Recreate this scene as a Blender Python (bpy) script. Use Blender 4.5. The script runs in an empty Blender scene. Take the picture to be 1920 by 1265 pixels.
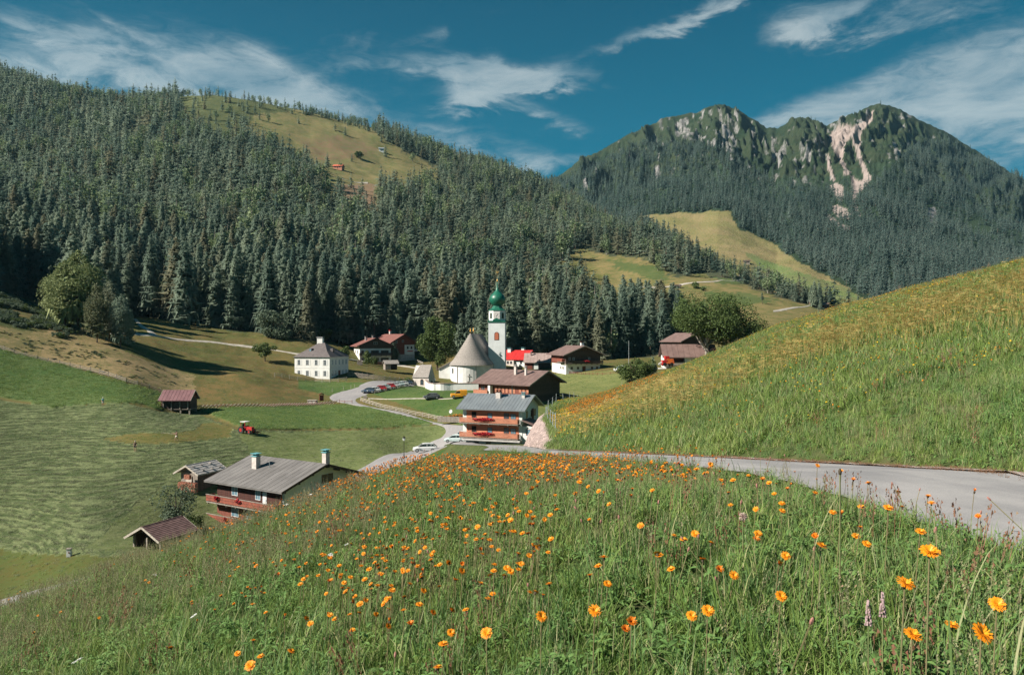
import bpy, bmesh, math, random
import numpy as np
from mathutils import Vector, Matrix, Euler
R = math.radians
sc = bpy.context.scene
COL = sc.collection
rng = np.random.default_rng(7)
random.seed(7)

# ---------------------------------------------------------------- camera
F = 1400.0; CX = 960.0; CY = 632.5          # the photograph's pixels (1920 x 1265)
cam_d = bpy.data.cameras.new('camera'); cam = bpy.data.objects.new('camera', cam_d); COL.objects.link(cam)
cam_d.sensor_width = 36; cam_d.lens = 36*F/1920.0; cam_d.clip_start = 0.05; cam_d.clip_end = 20000
cam.location = (0, 0, 0); cam.rotation_euler = (R(90), 0, 0)
sc.camera = cam

# ---------------------------------------------------------------- light, sky, exposure
SUN_EL, SUN_AZ = 37.0, 248.0                # azimuth clockwise from +Y (0) through +X (90)
sd = bpy.data.lights.new('sun', 'SUN'); sd.energy = 4.2; sd.angle = R(0.55); sd.color = (1, 0.93, 0.82)
sun = bpy.data.objects.new('sun', sd); COL.objects.link(sun)
sv = Vector((math.sin(R(SUN_AZ))*math.cos(R(SUN_EL)), math.cos(R(SUN_AZ))*math.cos(R(SUN_EL)), math.sin(R(SUN_EL))))
sun.rotation_euler = sv.to_track_quat('Z', 'Y').to_euler()
sc.view_settings.view_transform = 'Standard'; sc.view_settings.look = 'None'
sc.view_settings.exposure = 1.2; sc.view_settings.gamma = 1.0; sc.view_settings.use_curve_mapping = False
sc.cycles.use_denoising = True; sc.cycles.denoising_prefilter = 'NONE'
sc.cycles.sample_clamp_indirect = 1.5; sc.cycles.max_bounces = 5; sc.cycles.diffuse_bounces = 2; sc.cycles.glossy_bounces = 2
sc.cycles.transmission_bounces = 3; sc.cycles.volume_bounces = 0; sc.cycles.transparent_max_bounces = 4

class NT:
    """small helper to write node trees"""
    def __init__(s, nt): s.nt = nt
    def n(s, t, **kw):
        nd = s.nt.nodes.new(t)
        for k, v in kw.items():
            if k.startswith('i_'): nd.inputs[k[2:].replace('_', ' ')].default_value = v
            else: setattr(nd, k, v)
        return nd
    def l(s, a, b): s.nt.links.new(a, b)
    def put(s, sock, v):
        if hasattr(v, 'is_linked') or hasattr(v, 'links'): s.l(v, sock)
        else: sock.default_value = v
    def m(s, op, a, b=0.0, c=0.0, clamp=False):
        nd = s.nt.nodes.new('ShaderNodeMath'); nd.operation = op; nd.use_clamp = clamp
        s.put(nd.inputs[0], a); s.put(nd.inputs[1], b); s.put(nd.inputs[2], c)
        return nd.outputs[0]
    def mix(s, f, a, b, mode='MIX'):
        nd = s.nt.nodes.new('ShaderNodeMix'); nd.data_type = 'RGBA'; nd.blend_type = mode
        s.put(nd.inputs[0], f); s.put(nd.inputs[6], a); s.put(nd.inputs[7], b)
        return nd.outputs[2]
    def ss(s, x, lo, hi):
        nd = s.nt.nodes.new('ShaderNodeMapRange'); nd.interpolation_type = 'SMOOTHSTEP'
        s.put(nd.inputs[0], x); nd.inputs[1].default_value = lo; nd.inputs[2].default_value = hi
        return nd.outputs[0]
    def noise(s, vec, scale, detail=4.0, rough=0.55, dist=0.0):
        nd = s.nt.nodes.new('ShaderNodeTexNoise')
        if vec is not None: s.l(vec, nd.inputs['Vector'])
        nd.inputs['Scale'].default_value = scale; nd.inputs['Detail'].default_value = detail
        nd.inputs['Roughness'].default_value = rough; nd.inputs['Distortion'].default_value = dist
        return nd.outputs[0]
    def vmul(s, v, xyz):
        nd = s.nt.nodes.new('ShaderNodeVectorMath'); nd.operation = 'MULTIPLY'
        s.l(v, nd.inputs[0]); nd.inputs[1].default_value = xyz
        return nd.outputs[0]

def build_world():
    w = bpy.data.worlds.new('World'); sc.world = w; w.use_nodes = True
    t = NT(w.node_tree); w.node_tree.nodes.clear()
    out = t.n('ShaderNodeOutputWorld'); bg = t.n('ShaderNodeBackground'); bg.inputs[1].default_value = SKY
    sky = t.n('ShaderNodeTexSky'); sky.sky_type = 'NISHITA'; sky.sun_disc = False
    sky.sun_elevation = R(SUN_EL); sky.sun_rotation = R(SUN_AZ); sky.altitude = 1200; sky.air_density = 1.0; sky.dust_density = 0.6; sky.ozone_density = 2.0
    tc = t.n('ShaderNodeTexCoord'); sep = t.n('ShaderNodeSeparateXYZ'); t.l(tc.outputs['Generated'], sep.inputs[0])
    x, y, z = sep.outputs
    az = t.m('ARCTAN2', x, y); el = t.m('ARCSINE', z)
    # wispy structure: stretched, distorted noise over azimuth and elevation
    cv = t.n('ShaderNodeCombineXYZ'); t.l(az, cv.inputs[0]); t.l(el, cv.inputs[1])
    w1 = t.noise(t.vmul(cv.outputs[0], (9, 22, 1)), 1.0, 9, 0.62, 0.6)
    w2 = t.noise(t.vmul(cv.outputs[0], (2.2, 5.5, 1)), 1.0, 5, 0.55, 0.5)
    w3 = t.noise(t.vmul(cv.outputs[0], (24, 78, 1)), 1.0, 8, 0.68, 0.8)
    tex = t.m('ADD', t.m('ADD', t.m('MULTIPLY', w1, 0.50), t.m('MULTIPLY', w2, 0.12)), t.m('MULTIPLY', w3, 0.38))
    wob = t.m('MULTIPLY', t.m('SUBTRACT', w1, 0.5), 0.075)
    wob2 = t.m('MULTIPLY', t.m('SUBTRACT', w2, 0.5), 0.06)
    azw = t.m('ADD', az, wob2); elw = t.m('ADD', el, wob)
    acc = 0.0
    for (px, py, rx, ry, ang, amp) in CLOUDS:
        a0 = math.atan((px-CX)/F); e0 = math.atan((CY-py)/F*math.cos(a0))
        dx = t.m('SUBTRACT', azw, a0); dy = t.m('SUBTRACT', elw, e0)
        c, s_ = math.cos(R(ang)), math.sin(R(ang))
        u = t.m('MULTIPLY', t.m('ADD', t.m('MULTIPLY', dx, c), t.m('MULTIPLY', dy, s_)), F/rx)
        v = t.m('MULTIPLY', t.m('SUBTRACT', t.m('MULTIPLY', dy, c), t.m('MULTIPLY', dx, s_)), F/ry)
        r2 = t.m('ADD', t.m('MULTIPLY', u, u), t.m('MULTIPLY', v, v))
        g = t.m('MULTIPLY', t.m('EXPONENT', t.m('MULTIPLY', r2, -1.0)), amp)
        acc = t.m('ADD', acc, g)
    base = t.m('MULTIPLY', t.ss(w2, 0.46, 0.78), 0.40)
    acc = t.m('ADD', acc, base)
    dens = t.ss(t.m('ADD', t.m('MULTIPLY', acc, 0.60), t.m('MULTIPLY', t.m('SUBTRACT', tex, 0.5), t.m('ADD', t.m('MULTIPLY', acc, 2.1), 0.5))), 0.07, 0.62)
    dens = t.m('MULTIPLY', dens, 0.66)
    tint = t.mix(1.0, sky.outputs[0], SKY_TINT, 'MULTIPLY')
    # keep the blue deep down to the skyline, as in the photograph's clear mountain air
    grad = t.mix(t.ss(el, -0.02, 0.55), SKY_LOW, SKY_HIGH)
    skyc = t.mix(SKY_MIX, tint, grad)
    cl = t.mix(t.ss(w1, 0.3, 0.75), CLOUD_DIM, CLOUD_BRIGHT)
    col = t.mix(dens, skyc, cl)
    t.l(col, bg.inputs[0]); t.l(bg.outputs[0], out.inputs[0])
SKY = 0.15
SKY_TINT = (0.0, 0.33, 0.35, 1); SKY_MIX = 0.85
SKY_LOW = (0.0, 0.56, 0.86, 1); SKY_HIGH = (0.0, 0.165, 0.33, 1)
CLOUD_DIM = (0.75, 1.10, 1.30, 1); CLOUD_BRIGHT = (1.9, 2.1, 2.1, 1)
CLOUDS = [  # px, py, half-length, half-height, tilt (deg, + = rising to the right), strength
    (110, 88, 75, 26, -14, 0.66), (175, 76, 42, 14, -8, 0.60), (30, 130, 170, 36, -10, 0.54), (10, 40, 60, 14, -10, 0.33), (230, 55, 80, 8, -22, 0.27),
    (300, 120, 170, 40, -14, 0.49), (430, 128, 140, 46, -10, 0.66), (560, 165, 130, 38, -22, 0.49), (420, 165, 280, 26, 0, 0.43), (480, 95, 50, 8, -20, 0.33),
    (920, 138, 150, 22, -2, 1.22), (980, 150, 80, 14, -4, 0.97), (888, 180, 52, 20, 8, 1.30), (1010, 205, 110, 12, -18, 0.41),
    (1290, 35, 150, 12, 15, 0.69), (1230, 55, 190, 20, 13, 0.29),
    (1510, 42, 70, 22, -8, 0.73), (1600, 28, 110, 26, 8, 0.61), (1750, 30, 120, 26, 5, 0.38),
    (1800, 200, 260, 60, 12, 0.85), (1600, 195, 180, 30, 14, 0.69), (1900, 130, 200, 50, 10, 0.61), (1480, 215, 90, 18, 10, 0.58),
    (1960, 290, 180, 60, 0, 0.61), (1700, 120, 160, 20, 12, 0.27),
    (1000, 305, 130, 16, -2, 0.65), (870, 265, 130, 14, -8, 0.45), (830, 235, 130, 10, -6, 0.29), (660, 120, 60, 16, 10, 0.16), (870, 40, 90, 10, 20, 0.24)]
build_world()
# ---------------------------------------------------------------- ground heights
def at(px, py, d): return Vector(((px-CX)/F*d, d, (CY-py)/F*d))

def tps(P, V, lam=1e-4):
    n = len(P); d2 = ((P[:, None]-P[None])**2).sum(-1)
    K = 0.5*d2*np.log(d2+1e-12) + lam*np.eye(n)
    A = np.zeros((n+3, n+3)); A[:n, :n] = K; A[:n, n] = 1; A[:n, n+1:] = P; A[n, :n] = 1; A[n+1:, :n] = P.T
    w = np.linalg.solve(A, np.concatenate([V, np.zeros(3)]))
    def f(Q):
        out = np.empty(len(Q))
        for i in range(0, len(Q), 20000):
            q = Q[i:i+20000]; d2 = ((q[:, None]-P[None])**2).sum(-1)
            out[i:i+20000] = (0.5*d2*np.log(d2+1e-12))@w[:n] + w[n] + q@w[n+1:]
        return out
    return f

def vnoise(x, y, seed=0):
    """smooth value noise, about -1..1"""
    x = np.asarray(x, float); y = np.asarray(y, float)
    xi = np.floor(x).astype(np.int64); yi = np.floor(y).astype(np.int64); fx = x-xi; fy = y-yi
    fx = fx*fx*(3-2*fx); fy = fy*fy*(3-2*fy)
    def h(a, b):
        v = (a*374761393 + b*668265263 + seed*1442695041) & 0x7fffffff
        v = ((v ^ (v >> 13))*1274126177) & 0x7fffffff
        v = (v ^ (v >> 16)) & 0xffff
        return v/32767.5-1
    return (h(xi, yi)*(1-fx)+h(xi+1, yi)*fx)*(1-fy) + (h(xi, yi+1)*(1-fx)+h(xi+1, yi+1)*fx)*fy
def fbm(x, y, o=4, seed=0):
    s = 0; a = 1; t = 0
    for k in range(o):
        s = s + a*vnoise(x*2**k, y*2**k, seed+k*17); t += a; a *= .5
    return s/t
def smooth(x, a, b):
    t = np.clip((x-a)/(b-a), 0, 1); return t*t*(3-2*t)
def inpoly(px, py, poly):
    px = np.asarray(px); py = np.asarray(py); ins = np.zeros(px.shape, bool); n = len(poly)
    for i in range(n):
        x1, y1 = poly[i]; x2, y2 = poly[(i+1) % n]
        if y1 == y2: continue
        c = ((y1 > py) != (y2 > py)) & (px < (x2-x1)*(py-y1)/(y2-y1)+x1)
        ins ^= c
    return ins

# --- sheet A: the valley floor and the near mountain.  columns: px, [(py, distance) ...]
VAL = []
def colm(px, *pd):
    for py, d in pd: VAL.append((px, py, d))
colm(-500, (1130,60),(900,85),(760,110),(560,150),(440,190),(400,230),(360,330),(300,500),(200,700),(110,900),(60,1100),(120,1400))
colm(0, (1190,60),(1130,75),(1050,88),(950,103),(850,122),(752,150),(660,172),(610,190),(560,220),(540,300),(455,430),(385,550),(295,720),(215,900),(155,1100),(200,1350))
colm(150, (1130,66),(1035,85),(960,98),(880,117),(800,140),(763,152),(697,172),(650,190),(622,205),(612,240),(590,300))
colm(200, (565,350),(482,470),(405,590),(315,740),(240,930),(203,1120),(250,1400))
colm(253, (845,125),(760,155),(716,172),(655,205),(606,262))
colm(330, (825,132),(772,164),(735,178),(690,205),(640,245),(605,290))
colm(370, (1040,85),(925,113))
colm(420, (1100,70),(985,105),(890,120),(850,130))
colm(400, (598,330),(505,450),(425,580),(335,740),(245,930),(182,1180),(230,1450))
colm(463, (811,145),(770,170),(710,205),(665,250),(628,285))
colm(590, (845,140),(805,160),(760,192),(712,233),(665,262),(640,290))
colm(570, (604,340),(515,460),(435,590),(350,760),(272,980),(213,1250),(250,1500))
colm(700, (1000,90),(878,125),(835,148),(790,172),(740,205),(720,225),(690,262),(678,290),(655,305),(612,350),(532,470),(455,600),(375,780),(305,1000),(248,1280),(290,1550))
colm(800, (1000,90),(853,150),(797,172),(760,185),(742,192),(727,243),(700,268),(676,300))
colm(850, (835,130),(828,150),(632,350),(565,470),(485,600),(415,780),(350,1000),(297,1300),(330,1550))
colm(940, (950,90),(838,138),(838,150),(790,165),(740,188),(728,240),(703,270),(674,300))
colm(1000, (680,300),(650,350),(595,450),(525,600),(455,780),(402,1000),(350,1300),(380,1550))
colm(1085, (880,110),(850,135),(800,165),(740,200),(699,255),(685,275))
colm(1110, (655,340),(605,440),(540,560),(485,700),(437,850),(400,1050),(440,1300))
colm(1200, (880,110),(800,160),(730,205),(700,225),(682,270),(672,300),(655,340),(595,440),(535,560),(480,700),(447,900),(520,1150),(640,1400))
colm(1300, (720,205),(690,232),(678,270),(663,300),(645,340),(600,420),(552,520),(512,640),(484,780),(570,950),(640,1300))
colm(1400, (880,110),(760,170),(700,215),(668,260),(658,300),(628,350),(590,430),(553,540),(530,660),(600,800),(650,1200))
colm(1500, (680,220),(664,260),(655,300),(620,370),(590,460),(572,570),(630,700),(650,1100))
colm(1600, (880,110),(740,180),(655,300),(628,400),(600,540),(650,680),(660,1100))
colm(1800, (700,200),(655,300),(645,400),(640,560),(660,900))
colm(2400, (900,100),(700,200),(655,300),(645,400),(640,600),(660,1000),(660,1400))
VAL = np.array(VAL, float)
LW = 0.62
_fA = tps(np.stack([(VAL[:, 0]-CX)/F, LW*np.log(VAL[:, 2])], 1), (CY-VAL[:, 1])/F, 2e-5)

A_px = np.concatenate([np.arange(-420, -30, 15), np.arange(-30, 1950, 3.0), np.arange(1950, 2400, 15)])
def _drows():
    d = [58.0]
    while d[-1] < 1620:
        x = d[-1]; d.append(x+max(0.8, x*0.0052 if x < 320 else x*0.0075))
    return np.array(d)
A_d = _drows()
gu, gd = np.meshgrid((A_px-CX)/F, A_d)           # rows = distance
A_w = _fA(np.stack([gu.ravel(), LW*np.log(gd.ravel())], 1)).reshape(gu.shape)
A_z = A_w*gd
gx = gu*gd
far = smooth(gd, 320, 700)
A_z += far*(fbm(gx/90, gd/90, 5, 3)*9 + fbm(gx/260+5, gd/260, 3, 9)*10) + (1-far)*fbm(gx/14, gd/14, 4, 5)*0.22*smooth(gd, 60, 90)
rough_past = smooth(gd, 185, 215)*(1-smooth(gd, 300, 340))*smooth(-gu, 0.12, 0.3)
A_z += rough_past*(fbm(gx/5, gd/5, 3, 21)*0.45)
A_py = CY-F*A_z/gd

def gridz(U, D, Z):
    Ud = U; Dl = D
    def f(x, y):
        x = np.asarray(x, float); y = np.asarray(y, float); u = x/y
        i = np.clip(np.searchsorted(Ud, u)-1, 0, len(Ud)-2); j = np.clip(np.searchsorted(Dl, y)-1, 0, len(Dl)-2)
        a = np.clip((u-Ud[i])/(Ud[i+1]-Ud[i]), 0, 1); b = np.clip((y-Dl[j])/(Dl[j+1]-Dl[j]), 0, 1)
        return (Z[j, i]*(1-a)+Z[j, i+1]*a)*(1-b)+(Z[j+1, i]*(1-a)+Z[j+1, i+1]*a)*b
    return f
zA = gridz((A_px-CX)/F, A_d, A_z)

# --- sheet N: the flowery bank the camera stands on, the lane and the slope right of it
XR = [(-5, 5.8), (3, 5.75), (8.2, 5.5), (15, 4.8), (22, 3.75), (33, 1.6), (48, 1.6), (60, 1.3), (80, .3), (100, -3.5), (140, -9), (175, -11)]
EDGE_Y = [30, 36, 42, 48, 80, 99, 118, 140, 175]; EDGE_X = [1.9, 2.0, 2.25, 2.5, 3.4, 5.4, 9.0, 12.7, 18]
def x_right(y): return np.interp(y, [a for a, b in XR], [b for a, b in XR])
def x_left(y): return x_right(y) - np.interp(y, [0, 5, 30, 60], [3.0, 2.85, 2.9, 3.3])
def z_road(y):
    return np.where(y < 8.2, -1.5-0.07*(y-8.2), -1.5-0.14*(y-8.2))
SIL = np.array([(1019,762,80),(1037,757,98),(1056,750,115),(1087,744,126),(1130,731,122),(1240,694,112),(1300,672,104),(1380,639,95),(1460,606,90),(1560,577,82),(1700,539,72),(1800,514,65),(1896,489,58),(2050,449,50),(2400,380,40)], float)
SIL[:, 1] += np.interp(SIL[:, 0], [1060, 1130, 1896], [2, 10, 13])
_su = (SIL[:, 0]-CX)/F; _sy = SIL[:, 2]; _sz = (CY-SIL[:, 1])/F*_sy
def zN(x, y):
    x = np.asarray(x, float); y = np.asarray(y, float); u = x/np.maximum(y, .3)
    zr = z_road(y); xl = x_left(y); xr = x_right(y)
    # left bank
    P = -1.4+0.35*x-0.012*y
    q = np.maximum(0, y-10); P = P-np.where(q < 11, 0.02*q*q, 0.02*121+0.44*(q-11))
    P = P + 0.05*fbm(x/1.7, y/1.7, 3, 2)
    Q = zr+0.06-.24*smooth(y, 5, 8)*(1-smooth(y, 28, 34)) + 0.04*fbm(x/1.1, y/1.1, 2, 4)
    k = 0.10; P = np.maximum(P, zr-0.9*np.maximum(xl-x, 0)-.1)
    h = np.clip(0.5+0.5*(Q-P)/k, 0, 1); L = Q*(1-h)+P*h - k*h*(1-h)
    # right slope
    yc = np.interp(u, _su, _sy); zc = np.interp(u, _su, _sz)
    bank_c = .5*smooth(yc, 26, 40)
    s_c = np.maximum(u*0+yc*np.interp(u, _su, _su)-x_right(yc), 1.0)
    kk = np.clip((zc-z_road(yc)-bank_c)/s_c, 0.12, 0.7)
    s = np.maximum(x-xr, 0)
    kk = np.where(y < 14, np.minimum(kk, .36), kk)
    H = zr + .5*smooth(y, 26, 40)*(1-np.exp(-s/1.2)) + kk*s + 0.30*(1-np.exp(-s/2.5))*smooth(y, 5, 12)*0.5
    q = np.maximum(0, y-yc); H = H-np.where(q < 20, 0.011*q*q, 4.4+0.44*(q-20))
    H = H + np.minimum(s*.3, 1)*(0.10*fbm(x/3.5, y/3.5, 3, 8)+0.25*fbm(x/14, y/14, 2, 12))
    # edge of the cut: left of this line the ground lies at the level of the lane
    xe = np.interp(y, EDGE_Y, EDGE_X)
    cut = smooth(x, xe-0.7, xe+0.15)
    cut = cut*smooth(y, 33, 39)+1-smooth(y, 33, 39)
    low = zr-0.02
    Hc = low*(1-cut)+H*cut
    z = np.where(x <= xl, L, np.where(x < xr, zr, Hc))
    # blend at the lane's left edge
    t = smooth(x, xl-0.7, xl); z = np.where(x <= xl, L*(1-t)+(zr-.012)*t, z)
    # left of the lane, far out, the bank keeps falling
    return z
N_px = np.concatenate([np.arange(-700, -60, 20), np.arange(-60, 1000, 6.0), np.arange(1000, 1060, 1.5), np.arange(1060, 1980, 6), np.arange(1980, 3200, 25)])
N_d = np.concatenate([np.arange(0.5, 3, .08), 3*np.exp(np.arange(0, math.log(170/3.), .0125))])
nu, nd_ = np.meshgrid((N_px-CX)/F, N_d)
N_z = zN(nu*nd_, nd_)

# --- sheet B: the far mountain with the high pasture in front of it
B_px = np.concatenate([np.arange(860, 1960, 2.5), np.arange(1960, 2900, 12)])
SILB = [(860,420),(960,372),(1060,322),(1085,300),(1120,284),(1160,262),(1200,243),(1250,219),(1300,211),(1325,203),(1345,195),(1365,198),(1390,208),(1410,222),(1440,238),(1456,243),(1478,226),(1500,217),(1520,222),(1540,233),(1550,238),(1565,228),(1590,217),(1602,217),(1630,201),(1650,196),(1670,198),(1690,206),(1712,218),(1740,231),(1780,252),(1820,276),(1860,302),(1896,326),(1960,362),(2100,430),(2400,500),(2900,560)]
B_d = np.concatenate([np.arange(780, 2700, 7.0), np.arange(2700, 3400, 50)])
bu, bd = np.meshgrid((B_px-CX)/F, B_d)
bp = bu*F+CX
silp = np.interp(bp, [a for a, b in SILB], [b for a, b in SILB])
crest = 2500+60*np.sin(bp/90.)
t_ = bd/crest
g_ = np.interp(t_, [0.3, .42, .56, .76, 1.0], [0, .27, .50, .78, 1.0])
base_py = 605
B_py = base_py-(base_py-silp)*g_
# pasture spur: bulge so that the slope turns towards the camera
B_z = (CY-B_py)/F*bd
cr = np.clip(1-np.abs(t_-1)/0.05, 0, 1)**1.5          # leave the crest line itself alone
up = smooth(t_, .62, .85)*(1-cr)
gx = bu*bd
fall = gx+0.25*bd                                  # gullies run down the slope
fr = (bp-1500)/14.
rid = 1-np.abs(fbm(fr/4.5+0.5*fbm(gx/200, bd/200, 2, 5), bd/600, 4, 31))*2
rid2 = 1-np.abs(fbm(fr/1.3+0.6*fbm(gx/80, bd/80, 2, 6), bd/190, 4, 37))*2
rid3 = 1-np.abs(fbm(fr/.42+.5*fbm(gx/30, bd/30, 2, 16), bd/75, 3, 39))*2
B_z += up*(rid*62+rid2*30+rid3*13-62) + (1-up)*(1-cr)*smooth(t_, .34, .6)*(fbm(gx/230, bd/260, 4, 33)*30) + fbm(gx/30, bd/30, 4, 40)*(3.0+6*smooth(t_, .6, .9))
B_z = np.where(t_ > 1, B_z-(bd-crest)*0.6-0, B_z)
B_py = CY-F*B_z/bd
zB = gridz((B_px-CX)/F, B_d, B_z)

# running horizon, for leaving out trees that nothing in view could show
hp = np.arange(-420, 2400, 6.0)
NH = np.array([max(zN((p-CX)/F*N_d, N_d)/N_d) for p in hp])
A_run = np.maximum.accumulate(A_w*0+A_z/gd, axis=0)
def hidden(x, y, ztop, which, margin=0.0):
    px = x/y*F+CX; w = ztop/y
    hn = np.interp(px, hp, NH); hid = (w < hn-0.01)&(y > 100)
    i = np.clip(np.searchsorted(A_px, px)-1, 0, len(A_px)-1)
    if which == 'A':
        j = np.clip(np.searchsorted(A_d, y)-3, 0, len(A_d)-1); hid |= w < A_run[j, i]-margin
    else:
        hid |= w < A_run[-1, i]+0.006
    return hid

def ray_ground(px, py, dmin=60, dmax=1600, which='A'):
    """the point of the ground seen at a pixel of the photograph"""
    f = {'A': zA, 'B': zB, 'N': zN}[which]
    d = np.exp(np.linspace(math.log(dmin), math.log(dmax), 6000)); u = (px-CX)/F
    z = f(u*d, d); w = (CY-py)/F*d
    k = np.argmax(z >= w) if (z >= w).any() else np.argmin(np.abs(z-w))
    return Vector((u*d[k], d[k], z[k]))

# ---------------------------------------------------------------- materials
MATS = {}
def mat(name, c1, c2=None, scale=3.0, rough=.75, bump=0.0, bscale=None, metallic=0.0, stretch=(1, 1, 1), world=False, detail=4, spec=.35, emit=None, bdist=.02, mid=(.35, .65)):
    if name in MATS: return MATS[name]
    m = bpy.data.materials.new(name); m.use_nodes = True; t = NT(m.node_tree); b = m.node_tree.nodes['Principled BSDF']
    b.inputs['Roughness'].default_value = rough; b.inputs['Metallic'].default_value = metallic
    b.inputs['Specular IOR Level'].default_value = spec
    c1 = tuple(c1)+(1,)
    if c2 is None: c2 = tuple(x*.78 for x in c1[:3])
    c2 = tuple(c2)+(1,)
    if world: v = t.n('ShaderNodeNewGeometry').outputs['Position']
    else: v = t.n('ShaderNodeTexCoord').outputs['Object']
    v = t.vmul(v, stretch)
    no = t.noise(v, scale, detail, .6)
    t.l(t.mix(t.ss(no, *mid), c1, c2), b.inputs['Base Color'])
    if bump:
        bn = t.n('ShaderNodeBump'); bn.inputs['Strength'].default_value = bump; bn.inputs['Distance'].default_value = bdist
        t.l(t.noise(v, bscale or scale*4, 3), bn.inputs['Height']); t.l(bn.outputs[0], b.inputs['Normal'])
    MATS[name] = m; return m

def ground_material(name, stripes=True, scale=1.0, bump=.6, bd=0.25):
    m = bpy.data.materials.new(name); m.use_nodes = True; t = NT(m.node_tree); b = m.node_tree.nodes['Principled BSDF']
    b.inputs['Roughness'].default_value = .95; b.inputs['Specular IOR Level'].default_value = .1
    pos = t.n('ShaderNodeNewGeometry').outputs['Position']
    a1 = t.n('ShaderNodeAttribute', attribute_name='Col'); a2 = t.n('ShaderNodeAttribute', attribute_name='Col2'); a3 = t.n('ShaderNodeAttribute', attribute_name='Mown')
    n1 = t.noise(pos, .16*scale, 6, .68); n2 = t.noise(pos, 1.3*scale, 7, .78); n3 = t.noise(pos, .045*scale, 4, .6)
    f = t.m('ADD', t.m('MULTIPLY', n1, .42), t.m('ADD', t.m('MULTIPLY', n2, .48), t.m('MULTIPLY', n3, .26)))
    c = t.mix(t.ss(f, .49, .66), a1.outputs[0], a2.outputs[0])
    hgt = n2
    if stripes:
        wv = t.n('ShaderNodeTexNoise'); wv.inputs['Detail'].default_value = 3; wv.inputs['Scale'].default_value = 1.0
        cb = t.n('ShaderNodeCombineXYZ'); sp = t.n('ShaderNodeSeparateXYZ'); t.l(pos, sp.inputs[0])
        zz = t.m('ADD', t.m('MULTIPLY', sp.outputs[2], 6.0), t.m('MULTIPLY', t.noise(pos, .05, 3, .6), 5.0))
        t.l(t.m('MULTIPLY', sp.outputs[0], .30), cb.inputs[0]); t.l(t.m('MULTIPLY', sp.outputs[1], .30), cb.inputs[1]); t.l(zz, cb.inputs[2])
        t.l(cb.outputs[0], wv.inputs['Vector'])
        row = t.ss(wv.outputs[0], .40, .62)
        cl = t.ss(t.noise(pos, 1.3, 6, .75), .40, .60)
        fx = t.m('MULTIPLY', t.m('ADD', t.m('MULTIPLY', row, .65), t.m('MULTIPLY', cl, .35)), 1.0)
        mc = t.mix(fx, (.052, .075, .028, 1), (.165, .190, .090, 1))
        c = t.mix(t.m('MULTIPLY', a3.outputs['Fac'], 1.0), c, mc)
        hgt = t.m('ADD', t.m('MULTIPLY', n2, .5), t.m('MULTIPLY', t.m('MULTIPLY', fx, a3.outputs['Fac']), 1.2))
    t.l(c, b.inputs['Base Color'])
    bn = t.n('ShaderNodeBump'); bn.inputs['Strength'].default_value = bump; bn.inputs['Distance'].default_value = bd
    t.l(hgt, bn.inputs['Height']); t.l(bn.outputs[0], b.inputs['Normal'])
    return m

def grid_mesh(name, X, Y, Z, col=None, col2=None, mown=None, material=None, keep=None):
    r, c = X.shape
    co = np.stack([X, Y, Z], -1).reshape(-1, 3).astype(np.float32)
    i = np.arange(r*c).reshape(r, c)
    q = np.stack([i[:-1, :-1], i[:-1, 1:], i[1:, 1:], i[1:, :-1]], -1).reshape(-1, 4)
    if keep is not None:
        k = keep[:-1, :-1] | keep[:-1, 1:] | keep[1:, 1:] | keep[1:, :-1]; q = q[k.ravel()]
    me = bpy.data.meshes.new(name); me.vertices.add(len(co)); me.vertices.foreach_set('co', co.ravel())
    me.loops.add(q.size); me.loops.foreach_set('vertex_index', q.ravel().astype(np.int32))
    me.polygons.add(len(q)); me.polygons.foreach_set('loop_start', np.arange(0, q.size, 4, dtype=np.int32))
    me.polygons.foreach_set('use_smooth', np.ones(len(q), bool))
    me.update(calc_edges=True)
    for nm, a in (('Col', col), ('Col2', col2)):
        if a is not None:
            at_ = me.attributes.new(nm, 'FLOAT_COLOR', 'POINT')
            v = np.ones((r*c, 4), np.float32); v[:, :3] = a.reshape(-1, 3); at_.data.foreach_set('color', v.ravel())
    if mown is not None:
        at_ = me.attributes.new('Mown', 'FLOAT', 'POINT'); at_.data.foreach_set('value', mown.astype(np.float32).ravel())
    if material: me.materials.append(material)
    o = bpy.data.objects.new(name, me); COL.objects.link(o); return o
def structure(o): o['kind'] = 'structure'; return o

# --- classes on sheet A, by where the boundaries run across the slope
PA = A_py; PX = np.broadcast_to(A_px, PA.shape)
jx = PX+fbm(gu*gd/5, gd/5, 4, 50)*14.0; jy = PA+fbm(gu*gd/5+9, gd/5, 4, 51)*6.0
C = np.zeros(PA.shape+(3,), np.float32); C2 = C.copy(); MW = np.zeros(PA.shape, np.float32)
def paint(mask, c1, c2, mown=0.0):
    C[mask] = c1; C2[mask] = c2; MW[mask] = mown
TAN, TAN2, OLV, GRN = (0.223,0.155,0.068), (0.149,0.121,0.047), (0.101,0.115,0.035), (0.054,0.115,0.024)
paint(PX > -9999, (.040,.056,.030), (.075,.075,.045))  # forest floor
FRONT = [(-420,470),(0,548),(70,560),(120,585),(185,610),(235,596),(258,590),(300,598),(400,614),(470,624),(560,634),(660,646),(780,664),(900,672),(1000,672),(1130,672),(1230,668),(1262,640),(1285,600),(1150,585),(1040,500),(1085,466),(1140,478),(1200,482),(1270,520),(1310,514),(1400,536),(1470,561),(1560,583),(1700,600),(2400,600),(2400,2200),(-500,2200)]
open_A = inpoly(jx, jy, FRONT) & (gd < 760)
paint(open_A, OLV, TAN2)
paint(inpoly(jx, jy, [(1040,450),(2400,450),(2400,668),(1230,668),(1262,640)]) & open_A, (0.128,0.142,0.047), (0.223,0.182,0.081))
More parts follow.
